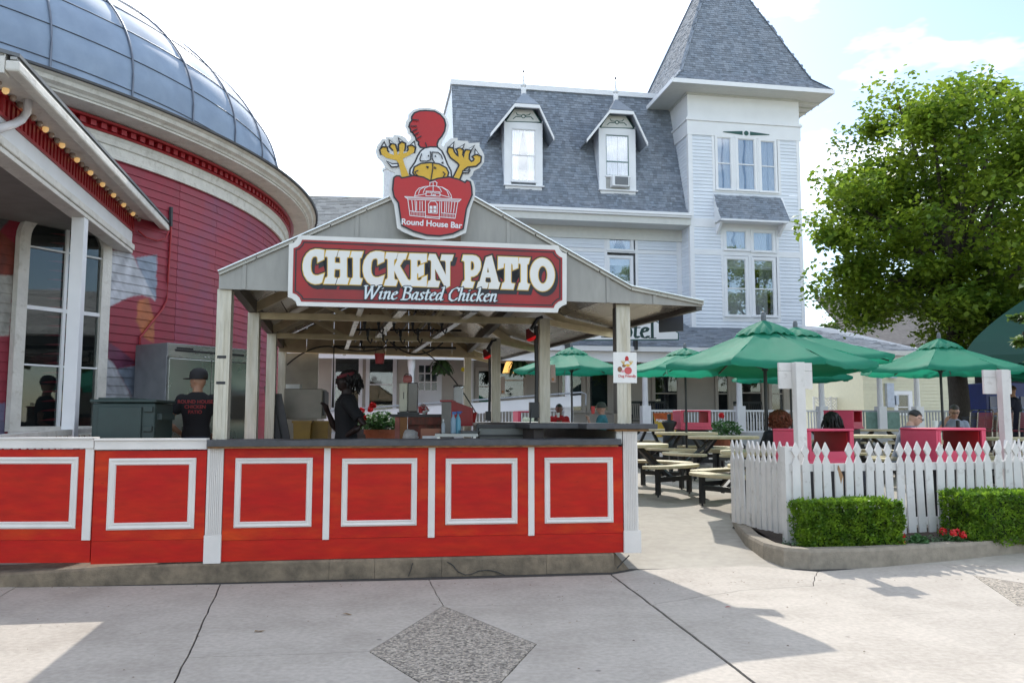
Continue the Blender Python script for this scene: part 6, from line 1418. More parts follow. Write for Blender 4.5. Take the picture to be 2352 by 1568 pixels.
def boardpost(x, Y, ytop, bx0, bx1, by1, label, zb=.15):
    zt_ = at(x, ytop, Y).z; P = at(x, 950, Y); t = thing('sign_post', label, 'post', (P.x, P.y, 0), radians(9), 'white posts carrying blank boards')
    B(-.052, .052, -.05, .05, zb, zt_).build('post', pm, t, bevel=.004)
    xa, xb = (bx0 - x) / F * Y, (bx1 - x) / F * Y; zb1 = at(x, by1, Y).z
    for a, b in ((zt_ - (zt_ - zb1) * .31, zt_), (zb1, zt_ - (zt_ - zb1) * .31 - .003)): B(xa, xb, .052, .085, a, b).build('board', pm, t)
boardpost(1836.5, 8.98, 832, 1795, 1877, 892, 'white post with blank board rising from the fence in front of the pink bin')
boardpost(2307.5, 10.35, 849, 2267, 2337, 904, 'white post with blank board near the right edge by the bar')
# ------------------------------------------------------------ hedges, flowers, ground cover
boxm = mat('boxwood_leaf', (.24, .38, .03), .45, var=.4, scale=14, trans=.6, c2=(.10, .21, .02), c2t=(.4, .6), c2s=9)
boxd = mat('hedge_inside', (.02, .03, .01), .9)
def hedge(X0, X1, Y0, Y1, Z0, Z1, ang, label, seed):
    t = thing('boxwood_hedge', label, 'hedge', (X0, Y0, 0), ang, 'clipped boxwood hedges in the planter'); q = random.Random(seed); w_, d_ = X1 - X0, Y1 - Y0; mb = MB()
    for _ in range(15000):
        u = q.random(); 
        a = q.choice(('t', 't', 'f', 'f', 'f', 'l', 'r', 'i'))
        x, y, z = q.uniform(0, w_), q.uniform(0, d_), q.uniform(Z0, Z1); s_ = abs(q.gauss(0, .025))
        if a == 't': z = Z1 - s_
        if a == 'f': y = s_
        if a == 'l': x = s_
        if a == 'r': x = w_ - s_
        p = Vector((x, y, z)); nn = noise.noise(Vector((x * 4, y * 4 + seed, z * 4))) + .5 * noise.noise(Vector((x * 10, y * 10 + seed, z * 10)))
        cx_, cy_, cz_ = w_ / 2, d_ / 2, (Z0 + Z1) / 2
        rx = (x - cx_) / (w_ / 2); rz = (z - cz_) / ((Z1 - Z0) / 2); sh = 1 - .07 * (abs(rx) ** 5 + abs(rz) ** 5) + .13 * nn
        p = Vector((cx_ + (x - cx_) * sh, cy_ + (y - cy_) * (sh + .03 * nn), cz_ + (z - cz_) * (sh if z > cz_ else 1)))
        if q.random() < .12: p += Vector((q.uniform(-1, 1), q.uniform(-1, 0), q.uniform(0, 1))) * .03
        d = Vector((q.uniform(-1, 1), q.uniform(-1.2, .6), q.uniform(-.3, 1.2))).normalized(); b = d.cross(Vector((q.uniform(-1, 1), q.uniform(-1, 1), q.uniform(-1, 1)))).normalized(); L_ = q.uniform(.018, .034)
        mb.add([p, p + (d + b * .5) * L_ * .7, p + d * L_ * 1.4, p + (d - b * .5) * L_ * .7], [(0, 1, 2, 3)])
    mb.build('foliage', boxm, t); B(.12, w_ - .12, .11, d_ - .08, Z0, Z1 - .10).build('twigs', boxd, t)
    return t
hedge(2.86, 3.94, 8.2, 8.62, .10, .60, radians(7), 'box shaped boxwood hedge left of the red flowers', 2)
hedge(4.60, 6.0, 8.52, 9.02, .12, .66, radians(8), 'box shaped boxwood hedge at the right edge of the picture', 5)
petal = mat('geranium_red', (.55, .008, .012), .5, var=.25, scale=40, trans=.2); gleaf = mat('geranium_leaf', (.07, .17, .05), .6, var=.3, scale=20, trans=.25)
def geranium(P, label, heads, r=.14, h=.2, cat='plant', grp='red geraniums in the planter', nl=260, pot=None, seed=0):
    t = thing('geranium', label, cat, P, 0, grp); mb = MB(); leaves(mb, (0, 0, h * .4), (r, r, h * .45), nl, .05, seed); mb.build('leaves', gleaf, t)
    q = random.Random(seed)
    for (x, y, z) in heads:
        mb = MB()
        for _ in range(26):
            d = Vector((q.gauss(0, 1), q.gauss(0, 1), q.gauss(0, 1))).normalized() * .032; c = Vector((x, y, z)) + d; a = Vector((q.gauss(0, 1), q.gauss(0, 1), q.gauss(0, 1))).normalized() * .016; b = a.cross(d).normalized() * .014
            mb.add([c - a, c + b, c + a, c - b], [(0, 1, 2, 3)])
        mb.build('flower_head', petal, t); MB().tube([(x * .5, y * .5, 0), (x, y, z)], .004, 5).build('stem', gleaf, t)
    return t
def fl(x, y, Y): p = at(x, y, Y); return p
geranium(Vector((4.08, 8.45, .12)), 'red geraniums close against the right side of the left hedge', [tuple(fl(2064, 1215, 8.5) - Vector((4.08, 8.45, .12))), tuple(fl(2070, 1228, 8.45) - Vector((4.08, 8.45, .12))), tuple(fl(2071, 1247, 8.35) - Vector((4.08, 8.45, .12)))], .09, .16, seed=1)
geranium(Vector((4.52, 8.6, .12)), 'cluster of red geraniums close to the left side of the right hedge', [tuple(fl(2166, 1219, 8.6) - Vector((4.52, 8.6, .12))), tuple(fl(2190, 1223, 8.5) - Vector((4.52, 8.6, .12))), tuple(fl(2200, 1222, 8.6) - Vector((4.52, 8.6, .12))), tuple(fl(2212, 1228, 8.5) - Vector((4.52, 8.6, .12)))], .12, .16, seed=2)
mb = MB(); q = random.Random(9)
for _ in range(3500):
    x = q.uniform(2.75, 6.4); y = 8.12 + (x - 2.7) * .19 + q.uniform(.1, .55); z = .12 + abs(q.gauss(0, .03)); p = Vector((x, y, z)); d = Vector((q.uniform(-1, 1), q.uniform(-1, 1), q.uniform(0, .8))).normalized() * q.uniform(.015, .03); b = Vector((-d.y, d.x, .005)) * .4
    mb.add([p, p + d * .6 + b, p + d * 1.3, p + d * .6 - b], [(0, 1, 2, 3)])
o = mb.build('ground_cover', mat('grey_green_leaf', (.11, .18, .09), .7, var=.3, scale=20, trans=.2)); tag(o, 'low grey green ground cover between the hedges', 'ground cover', kind='stuff')
# ------------------------------------------------------------ round picnic tables
tan_ = mat('worn_tan_tabletop', (.52, .44, .27), .6, var=.12, scale=7, c2=(.40, .32, .2), c2t=(.5, .75), c2s=5, bump=.1); tane = mat('worn_bench_edge', (.42, .34, .2), .75, var=.3, scale=14, c2=(.2, .13, .08), c2t=(.5, .7), c2s=9)
def arcpoly(r0, r1, a0, a1, n=14):
    o = [(r1 * cos(a0 + (a1 - a0) * k / n), r1 * sin(a0 + (a1 - a0) * k / n)) for k in range(n + 1)]; i = [(r0 * cos(a0 + (a1 - a0) * k / n), r0 * sin(a0 + (a1 - a0) * k / n)) for k in range(n + 1)][::-1]
    # rounded ends
    def cap(pa, pb, out):
        c = ((pa[0] + pb[0]) / 2, (pa[1] + pb[1]) / 2); return [(c[0] + (pa[0] - c[0]) * cos(t) + out[0] * sin(t), c[1] + (pa[1] - c[1]) * cos(t) + out[1] * sin(t)) for t in (pi * .25, pi * .5, pi * .75)]
    w = (r1 - r0) / 2; e1 = (-sin(a1) * w, cos(a1) * w); e0 = (sin(a0) * w, -cos(a0) * w)
    return o + cap(o[-1], i[0], e1) + i + cap(i[-1], o[0], e0)
def make_table():
    t = thing('picnic_table', 'x', 'picnic table', (0, 0, 0), 0, 'round picnic tables with curved benches on the patio')
    c = [(.63 * cos(2 * pi * k / 48), .63 * sin(2 * pi * k / 48)) for k in range(48)]
    MB().prism(c, .70, .75).build('tabletop', tan_, t, bevel=.008)
    for k in range(4):
        a = k * pi / 2; bn = MB().prism(arcpoly(.80, 1.10, a - .52, a + .52), .41, .455).build('bench', tan_, t, bevel=.008)
        for s_ in (-1, 1):
            b = a + s_ * .42; x, y = .95 * cos(b), .95 * sin(b); MB().box(x - .03, x + .03, y - .03, y + .03, .03, .408).tube([(x, y, 0), (x, y, .03)], .015, 6).build('leg', blackm, t)
        x0_, y0_, x1_, y1_ = .95 * cos(a - .42), .95 * sin(a - .42), .95 * cos(a + .42), .95 * sin(a + .42)
        MB().beam((x0_, y0_, .25), (x1_, y1_, .25), .05, .07).build('cross_bar', blackm, t)
        MB().beam((.88 * cos(a), .88 * sin(a), .22), (.25 * cos(a), .25 * sin(a), .69), .05, .06, up=(-sin(a), cos(a), 0)).build('brace', blackm, t)
    return t
tb0 = make_table(); tb_used = False
def table(x, Y, rz, label, dx=0):
    global tb_used
    P = at(x, 950, Y); P.z = gz(P.x, P.y)
    if not tb_used: tb_used = True; tb0.location = P; tb0.rotation_euler = (0, 0, rz); tb0['label'] = label; return tb0
    return copy_tree(tb0, P, rz, label)
table(1757, 11.75, .55, 'round tan picnic table under the big front umbrella, nearest the fence')
table(1441, 13.1, .75, 'round tan picnic table with benches just right of the white fluted pilaster')
table(1660, 15.1, .35, 'sunlit round picnic table in the middle between pilaster and fence')
table(1575, 16.9, .9, 'round picnic table shaded by the umbrella right of the dog friendly poster')
table(1490, 20.5, .2, 'far round picnic table peeping over the right end of the raised bar top')
table(1325, 19.4, .5, 'round picnic table under the umbrella behind the stand posts')
table(1838, 12.7, .1, 'round picnic table where the two women sit with backs to us')
table(1972, 15.6, .7, 'round picnic table between the two front pink bins')
table(2020, 20.5, .3, 'far round picnic table in front of the faded green board')
table(2150, 13.9, .45, 'round picnic table where the bespectacled man and the v neck person sit')
table(2335, 14.5, .6, 'round picnic table at the right edge below the red bar stools')
table(1848, 21.5, .4, 'far round picnic table near the porch railing behind the red haired woman')
# ------------------------------------------------------------ umbrellas
um = mat('green_umbrella_cloth', (.018, .26, .155), .75, var=.06, scale=3, trans=.45, bump=.4, bscale=5)
def make_umb():
    t = thing('patio_umbrella', 'x', 'umbrella', (0, 0, 0), 0, 'green patio umbrellas')
    R, zr, za = 1.4, 0.0, .53; n = 8
    def pt(k, f, drop=0.0):       # angle index (can be fractional), radial fraction
        a = 2 * pi * k / n; kk = k % 1; r = R * f * (cos(pi / n) / cos((kk - .5) * 2 * pi / n)); sagz = -.045 * sin(pi * kk) * f; rr_ = r * (1 - .02 * sin(pi * kk) * f)
        return Vector((rr_ * cos(a), rr_ * sin(a), zr + (za - zr) * (1 - f) ** 0.93 + sagz - .03 * sin(pi * f) + drop))
    for k in range(n):
        mb = MB(); m1, m2 = 8, 8
        for j in range(m2 + 1):
            f = .16 + .84 * j / m2
            for i in range(m1 + 1):
                p = pt(k + i / m1 * .9999, f); p.z += .006 * sin(i * 2.1 + j * 1.3 + k); mb.v.append(tuple(p))
        for j in range(m2):
            for i in range(m1): q0 = j * (m1 + 1) + i; mb.f.append((q0, q0 + 1, q0 + m1 + 2, q0 + m1 + 1))
        b0 = len(mb.v)
        for i in range(m1 + 1): p = pt(k + i / m1 * .9999, 1.0); mb.v.append((p.x * 1.0, p.y * 1.0, p.z - .045 - .008 * sin(i * 2.5)))
        for i in range(m1): q0 = m2 * (m1 + 1) + i; mb.f.append((q0, q0 + 1, b0 + i + 1, b0 + i))
        mb.build('canopy_panel', um, t, smooth=True)
    mb = MB(); m = 64; fr = [0.02, .08, .15, .22, .285]
    for j, f in enumerate(fr):
        for i in range(m): p = pt(i / m * n % n, f, .035); rip = .014 * sin(i * 1.57 + j) * (j / 4); mb.v.append((p.x, p.y, p.z + rip + (.02 if j < 4 else 0) - (0.0 if j < 4 else .01 * abs(sin(i * .8)))))
    for j in range(4):
        for i in range(m): i2 = (i + 1) % m; mb.f.append((j * m + i, j * m + i2, (j + 1) * m + i2, (j + 1) * m + i))
    mb.build('vent_flap', um, t, smooth=True)
    MB().lathe([(.035, za - .02), (.035, za + .10), (.025, za + .15), (0, za + .16)], n=10).build('finial', mat('grey_plastic', (.12, .13, .14), .5), t)
    MB().tube([(0, 0, -2.6), (0, 0, za)], .024, 10).build('pole', blackm, t)
    for k in range(n):
        a = 2 * pi * k / n; MB().beam((.04 * cos(a), .04 * sin(a), za - .08), (R * .97 * cos(a), R * .97 * sin(a), zr - .015), .014, .022).build('rib', alud, t)
        MB().beam((.03 * cos(a), .03 * sin(a), -.02), (R * .5 * cos(a), R * .5 * sin(a), .20), .012, .018).build('strut', alud, t)
    MB().lathe([(.04, -.05), (.045, 0), (.04, .04)], n=10).build('hub', blackp, t)
    return t
u0 = make_umb(); uu = [False]
def umb(x, Y, ytip, yap, R, rz, label, tilt=(0, 0)):
    P = at(x, ytip, Y); za = at(x, yap, Y).z
    t = u0 if not uu[0] else copy_tree(u0); uu[0] = True
    t.location = P; t.rotation_euler = (tilt[0], tilt[1], rz); t.scale = (R / 1.4, R / 1.4, (za - P.z) / .53); t['label'] = label
umb(1757, 11.75, 842, 744, 1.50, radians(12), 'large front green umbrella with pole right of the round sunlit table')
umb(1829, 12.7, 826, 757, 1.47, radians(0), 'green umbrella tucked directly behind the large front one')
umb(1574, 16.9, 852, 803, 1.40, radians(9), 'green umbrella just right of the dog friendly poster')
umb(1313, 19.4, 850, 801, 1.38, radians(4), 'green umbrella seen between the stand posts')
umb(1815, 19.4, 868, 815, 1.38, radians(14), 'small far green umbrella low under the large front one')
umb(2160, 13.9, 850, 783, 1.27, radians(10), 'green umbrella at right over the bespectacled man')
umb(2432, 17.5, 862, 800, 1.38, radians(10), 'green umbrella cut off by the right edge of the picture')
# ------------------------------------------------------------ pink bins
pink = mat('faded_pink_plastic', (.62, .06, .12), .45, var=.08, scale=3); pinkd = mat('red_plastic_inside', (.42, .012, .02), .5, trans=.15)
def make_bin():
    t = thing('trash_bin', 'x', 'trash bin', (0, 0, 0), 0, 'pink hooded trash bins'); h, zt_, zb3 = .33, 1.15, .72
    B(-.29, .29, -.29, .29, .02, .715).build('body', blackp, t, bevel=.02)
    B(-.36, .36, -.36, .36, zb3, zb3 + .05).build('hood_rim', pink, t, bevel=.012)
    tp = .02
    def wall(a, b, c, d, nm='hood_side'):
        pass
    for s_ in (-1, 1):   # solid sides (x = +-h)
        x0_, x1_ = s_ * (h + .01), s_ * (h - tp)
        MB().hexa([(min(x0_, x1_ - s_ * 0), -h, zb3 + .051), (max(x0_, x1_), -h, zb3 + .051), (max(x0_, x1_), h, zb3 + .051), (min(x0_, x1_), h, zb3 + .051), (min(x0_, x1_) - s_ * .0, -h, zt_ - .03), (max(x0_, x1_), -h, zt_ - .03), (max(x0_, x1_), h, zt_ - .03), (min(x0_, x1_), h, zt_ - .03)]).build('hood_side', pink, t)
        y0_, y1_ = s_ * (h + .005), s_ * (h - .02); ya, yb_ = min(y0_, y1_), max(y0_, y1_)
        B(-h + tp, h - tp, ya, yb_, zb3 + .051, zb3 + .16).build('hood_side', pink, t)
        for sx_ in (-1, 1): xa, xb_ = sorted((sx_ * (h - tp), sx_ * (h - .05))); B(xa, xb_, ya, yb_, zb3 + .16, zt_ - .03).build('hood_post', pink, t)
    B(-h + .055, -h + .07, -h + .03, h - .03, zb3 + .06, zt_ - .04).build('inner_wall', pinkd, t); B(h - .07, h - .055, -h + .03, h - .03, zb3 + .06, zt_ - .04).build('inner_wall', pinkd, t)
    B(-h - .015, h + .015, -h - .015, h + .015, zt_ - .03, zt_).build('hood_top', pink, t, bevel=.02)
    return t
b0 = make_bin(); bu = [False]
def tbin(x, Y, ytop, rz, label, s=1.0):
    P = at(x, ytop, Y); t = b0 if not bu[0] else copy_tree(b0); bu[0] = True; P.z -= 1.15 * s
    t.location = P; t.rotation_euler = (0, 0, rz); t.scale = (s, s, s); t['label'] = label
tbin(1866, 10.35, 984, radians(18), 'pink hooded bin behind the fence at the left blank board post')
tbin(2163, 10.35, 982, radians(11), 'pink hooded bin behind the fence in front of the bespectacled man')
tbin(1588, 18.6, 942, radians(4), 'far pink hooded bin left of the porch column by the banner')
tbin(1936, 19.5, 942, radians(50), 'far pink hooded bin right of the dark haired woman')
tbin(1216, 19.9, 944, radians(10), 'far pink hooded bin behind the grey haired person')
t = thing('ash_urn', 'black ash urn between the orange banner and the far pink bin', 'ash urn', Vector((at(1537, 960, 18.4).x, 18.4, gz(0, 18.4)))); MB().lathe([(.16, 0), (.15, .6), (.10, .66), (.10, .78), (.17, .9), (.16, .94), (.04, .98), (.05, 1.1), (0, 1.12)], n=16).build('urn', blackp, t, smooth=True)
# banner on the porch railing
bs = PY - .12; bn = thing('banner', 'orange and yellow beer banner tied to the porch railing', 'banner', HF.o, HF.a); hb = lambda x, y: HF.hit(x, y, bs)
p = [hb(1500, 948), hb(1565, 947), hb(1565, 1003), hb(1509, 1003)]; flat('cloth', [p], mat('banner_yellow', (.55, .36, .03), .6, var=.3, scale=2), bn, bs, .004)
p = [hb(1500, 948), hb(1565, 947), hb(1565, 963), hb(1505, 966)]; flat('red_band', [p], mat('banner_orange', (.42, .08, .01), .6, var=.3, scale=3), bn, bs - .003, .003)
c = hb(1532, 968); text('lettering', "BUSCHWEISSER", .12, trim_w, bn, bs - .008, c[0], c[1] - .02, rot=-.06, bold=.006)
# flower tubs by the railing
terra = mat('terracotta', (.33, .10, .05), .8, var=.12)
def tub(x, Y, ytop, label, r, h, heads, seed, potm=terra, nl=500):
    P = at(x, ytop, Y); P.z = at(x, ytop, Y).z - h; t = geranium(P, label, [], r * 1.15, h * .9, grp='potted geraniums near the porch', nl=0, seed=seed)
    MB().lathe([(r * .7, 0), (r * .92, h * .8), (r, h * .8), (r, h), (r * .9, h), (r * .88, h * .9), (0, h * .9)], n=20).build('pot', potm, t)
    mb = MB(); leaves(mb, (0, 0, h + r * .45), (r * 1.2, r * 1.1, r * .6), nl, r * .3, seed); mb.build('leaves', gleaf, t); q = random.Random(seed)
    for (dx, dz) in heads:
        mb = MB()
        for _ in range(40):
            d = Vector((q.gauss(0, 1), q.gauss(0, 1), q.gauss(0, 1))).normalized() * r * .15; c = Vector((dx, -r * .6, h + dz)) + d; a = Vector((q.gauss(0, 1), q.gauss(0, 1), q.gauss(0, 1))).normalized() * r * .1; b = a.cross(d).normalized() * r * .1
            mb.add([c - a, c + b, c + a, c - b], [(0, 1, 2, 3)])
        mb.build('flower_head', petal, t)
tub(1665, 19.0, 1000, 'potted geranium with one red head right of the far pink bin', .34, .4, [(-.12, .45)], 4)
tub(875, 14.6, 986, 'terracotta pot of red geraniums beyond the stand, left of the wooden counter', .30, .38, [(-.28, .2), (-.12, .42)], 5, nl=700)
tub(836, 16.0, 986, 'dark pot of red geraniums behind the terracotta one', .30, .45, [(-.02, .36), (.15, .38)], 6, potm=mat('dark_pot', (.05, .05, .06), .6))
# ------------------------------------------------------------ green bar tent at the right
TC = at(2218, 900, 16.6); hw_ = 2.4; TA = radians(-26); TP = TC + Vector((hw_ * cos(TA) - hw_ * sin(TA), hw_ * sin(TA) + hw_ * cos(TA), 0)); tt = thing('bar_tent', 'dark green canopy tent over the outdoor bar at right edge', 'tent', (TP.x, TP.y, 0), TA)
dgc = mat('dark_green_canvas', (.004, .05, .034), .7, var=.08, scale=2, trans=.04)
ze_ = at(2240, 818, 16.6).z; za_ = ze_ + 2.0
mb = MB(); n = 14
for i in range(n + 1):
    f = i / n; h_ = hw_ * (1 - f); z_ = ze_ + (za_ - ze_) * (f ** .72)
    mb.v += [(-h_, -h_, z_), (h_, -h_, z_), (h_, h_, z_), (-h_, h_, z_)]
for i in range(n):
    for k in range(4): mb.f.append((i * 4 + k, i * 4 + (k + 1) % 4, (i + 1) * 4 + (k + 1) % 4, (i + 1) * 4 + k))
mb.build('canopy', dgc, tt, smooth=False)
for s_ in (0, 1): 
    mb = MB(); m = 40
    for i in range(m + 1):
        x_ = -hw_ + 2 * hw_ * i / m; d_ = .16 + .05 * abs(sin(i * pi / 4)); p = (x_, -hw_ - .01) if s_ == 0 else (-hw_ - .01, x_); mb.v += [(p[0], p[1], ze_ + .01), (p[0], p[1], ze_ - d_)]
    for i in range(m): mb.f.append((2 * i, 2 * i + 2, 2 * i + 3, 2 * i + 1))
    mb.build('valance', dgc, tt)
for x_ in (-hw_ + .08, hw_ - .08):
    for y_ in (-hw_ + .08, hw_ - .08):
        if x_ < 0: continue
        B(x_ - .06, x_ + .06, y_ - .06, y_ + .06, .4, ze_).build('post', blackm, tt)
BF = Frame(at(2248, 960, 19.6), radians(8)); BF.o.z = 0
bb = thing('outdoor_bar', 'dark wooden outdoor bar counter under the green tent', 'bar', BF.o, BF.a)
wood = mat('dark_stained_wood', (.10, .045, .02), .6, var=.3, scale=6, stretch=(1, 1, 4)); 
B(0, 6, 0, .6, 1.40, 1.48).build('bar_top', blackm, bb)
for k in range(30): B(.1 + k * .195, .1 + k * .195 + .185, .10, .14, .42, 1.395).build('plank', wood, bb)
cl_ = thing('drinks_cooler', 'blue glass fronted drinks cooler behind the outdoor bar', 'cooler', BF.w(1.45, 1.6), BF.a)
blue = mat('cooler_blue', (.01, .03, .18), .4); B(0, 1.9, 0, .7, .42, 2.35).build('cabinet', blue, cl_, bevel=.02); B(.1, .92, -.02, 0, .6, 2.0).build('glass_door', mat('cooler_glass', (.02, .05, .14), .1, var=.4, scale=6), cl_); B(.98, 1.8, -.02, 0, .6, 2.0).build('glass_door', mat('cooler_glass', (.02, .05, .14), .1), cl_)
for k in range(4): B(.1, 1.8, -.03, -.021, .8 + k * .3, .82 + k * .3).build('shelf_edge', mat('cooler_rack', (.2, .3, .5), .4), cl_)
bkw = thing('bar_back_wall', 'dark board wall behind the outdoor bar coolers', 'wall', BF.w(-.2, 2.6), BF.a); B(2.2, 9, 0, .1, .42, 3.0).build('panel', mat('black_board', (.02, .02, .025), .8), bkw)
def stool(x, lab, back):
    P = at(x, 960, 18.2); P.z = gz(0, 18); t = thing('bar_stool', lab, 'stool', P, radians(14), 'chrome framed bar stools at the outdoor bar'); ch = mat('chrome', (.6, .6, .6), .15, metal=1)
    for sx_ in (-.2, .2):
        MB().tube([(sx_, -.18, 0), (sx_, -.2, .72), (sx_, -.26, 1.14)], .014, 6).build('back_post', ch, t); MB().tube([(sx_, .2, 0), (sx_, .18, .72)], .014, 6).build('leg', ch, t)
    MB().tube([(-.2, -.26, 1.14), (-.16, -.27, 1.19), (.16, -.27, 1.19), (.2, -.26, 1.14)], .014, 6).build('top_tube', ch, t)
    B(-.2, .2, -.2, .2, .72, .76).build('seat', back, t, bevel=.01)
    for k in range(8): MB().beam((-.19, -.215 - k * .006, .82 + k * .042), (.19, -.215 - k * .006, .82 + k * .042), .008, .03).build('back_slat', back, t)
rs = mat('maroon_slat', (.20, .015, .03), .5)
stool(2226, 'black slatted bar stool beside the tree trunk', blackp); stool(2243, 'maroon slatted bar stool next to the black one', rs); stool(2288, 'maroon slatted bar stool left of the right blank board post', rs); stool(2338, 'maroon slatted bar stool cut by the right edge', rs)
# ------------------------------------------------------------ trees
bark = mat('grey_bark', (.06, .05, .04), .95, var=.3, scale=10, stretch=(4, 4, 1), bump=1, bscale=20)
def leafmat(n, c, c2, tr=.45): return mat(n, c, .5, var=.3, scale=3, c2=c2, c2t=(.42, .6), c2s=1.2, trans=tr)
maple = leafmat('maple_leaf', (.25, .34, .03), (.115, .205, .025), .56)
def tree(P, label, h0, C, R, nclump, nleaf, ls, m, trunk_r, seed, cat='tree', grp=None, limbs=16, base_z=None, sq=1.0):
    q = random.Random(seed); t = thing('maple_tree' if grp is None else 'background_tree', label, cat, P, 0, grp); C = Vector(C)
    tk = [Vector((0, 0, 0)), Vector((.03, 0, h0 * .5)), Vector((0, .05, h0)), Vector((C.x * .4, C.y * .4, h0 + (C.z - h0) * .6)), C + Vector((0, 0, R[2] * .5))]
    mb = MB().tube(tk, [trunk_r * 1.15, trunk_r, trunk_r * .9, trunk_r * .5, trunk_r * .15], 10); mb.build('trunk', bark, t, smooth=True)
    cl = []
    while len(cl) < nclump:
        d = Vector((q.gauss(0, 1), q.gauss(0, 1), q.gauss(0, 1))).normalized(); k = q.uniform(.25, 1.0) ** .5
        nn = noise.noise(d * 1.7 + Vector((seed, 0, 0))) * .30
        p = C + Vector((d.x * R[0], d.y * R[1], d.z * R[2])) * k * (1 + nn)
        if base_z and p.z < base_z: continue
        cl.append((p, d, k))
    lb = q.sample(cl, min(limbs, len(cl)))
    for p, d, k in lb:
        s_ = Vector((0, 0, h0 + q.uniform(0, (C.z - h0) * .8))); s_.x = C.x * .3 * (s_.z - h0) / max(.1, C.z - h0); mid = s_.lerp(p, .5) + Vector((0, 0, .35))
        MB().tube([s_, mid, p], [trunk_r * .42, trunk_r * .25, trunk_r * .08], 6).build('limb', bark, t, smooth=True)
    mb = MB(); per = nleaf // nclump
    for p, d, k in cl:
        cr_ = min(R) * q.uniform(.10, .23)
        for _ in range(per):
            e = Vector((q.gauss(0, 1), q.gauss(0, 1), q.gauss(0, .5)))
            if e.length > 1.9: e *= 1.9 / e.length
            e = e * cr_ * .6; c = p + e
            if base_z and c.z < base_z - .5: continue
            a = Vector((q.uniform(-1, 1), q.uniform(-1, 1), q.uniform(-.9, .25))).normalized(); b = a.cross(Vector((q.uniform(-.5, .5), q.uniform(-.5, .5), 1))).normalized(); L_ = ls * q.uniform(.6, 1.25)
            mb.v += [tuple(c), tuple(c + (a * .45 + b * .42) * L_), tuple(c + a * L_), tuple(c + (a * .45 - b * .42) * L_)]; n0 = len(mb.v) - 4; mb.f.append((n0, n0 + 1, n0 + 2, n0 + 3))
    mb.build('crown', m, t)
    return t
Pt = at(2204, 985, 21.0); Pt.z = .42
tree(Pt, 'big leafy maple standing between the hotel porch and the green bar tent', 2.9, (.55, 0, 6.05), (3.95, 3.6, 4.0), 215, 84000, .14, maple, .24, 11, limbs=26, base_z=2.6)
Pt = at(2440, 985, 25.0); Pt.z = .42
tree(Pt, 'leafy tree entering from the right edge beyond the big maple', 3, (.2, 0, 6.6), (3.4, 3.2, 4.2), 110, 20000, .18, maple, .22, 12, grp='trees behind the patio', base_z=2.6)
lm = leafmat('pale_leaf', (.12, .19, .035), (.07, .12, .03), .5)
Pt = at(1935, 985, 60.0); Pt.z = .4; tree(Pt, 'pale green tree far behind the porch roof corner', 3, (.1, 0, 5.6), (3.6, 3, 2.9), 50, 9000, .3, lm, .25, 13, grp='trees behind the patio', limbs=6)
Pt = at(2070, 985, 64.0); Pt.z = .4; tree(Pt, 'pale green tree far behind the yellow house roof', 3, (.1, 0, 7.4), (4.2, 3, 3.2), 60, 10000, .3, lm, .25, 14, grp='trees behind the patio', limbs=6)
Pt = at(2368, 985, 11.5); Pt.z = .2; tree(Pt, 'light green branch tips poking in at the right edge', 1.5, (.25, 0, 2.6), (.42, .4, .8), 14, 900, .12, lm, .04, 15, grp='trees behind the patio', limbs=3)
# ------------------------------------------------------------ people
def loft(mb, rings, n=16):
    """rings: (centre, rx, ry)"""
    b0 = len(mb.v)
    for c, rx, ry in rings:
        for k in range(n): a = 2 * pi * k / n; mb.v.append((c[0] + rx * cos(a), c[1] + ry * sin(a), c[2]))
    for i in range(len(rings) - 1):
        for k in range(n): k2 = (k + 1) % n; mb.f.append((b0 + i * n + k, b0 + i * n + k2, b0 + (i + 1) * n + k2, b0 + (i + 1) * n + k))
    mb.f.append(tuple(b0 + k for k in range(n))[::-1]); mb.f.append(tuple(b0 + (len(rings) - 1) * n + k for k in range(n)))
def fuse(mb, name, m, parent, vox=.012):
    o = mb.build(name, m, parent); r = o.modifiers.new('fuse', 'REMESH'); r.mode = 'VOXEL'; r.voxel_size = vox; r.use_smooth_shade = True
    d = o.modifiers.new('smooth', 'SMOOTH'); d.factor = .5; d.iterations = 3; return o
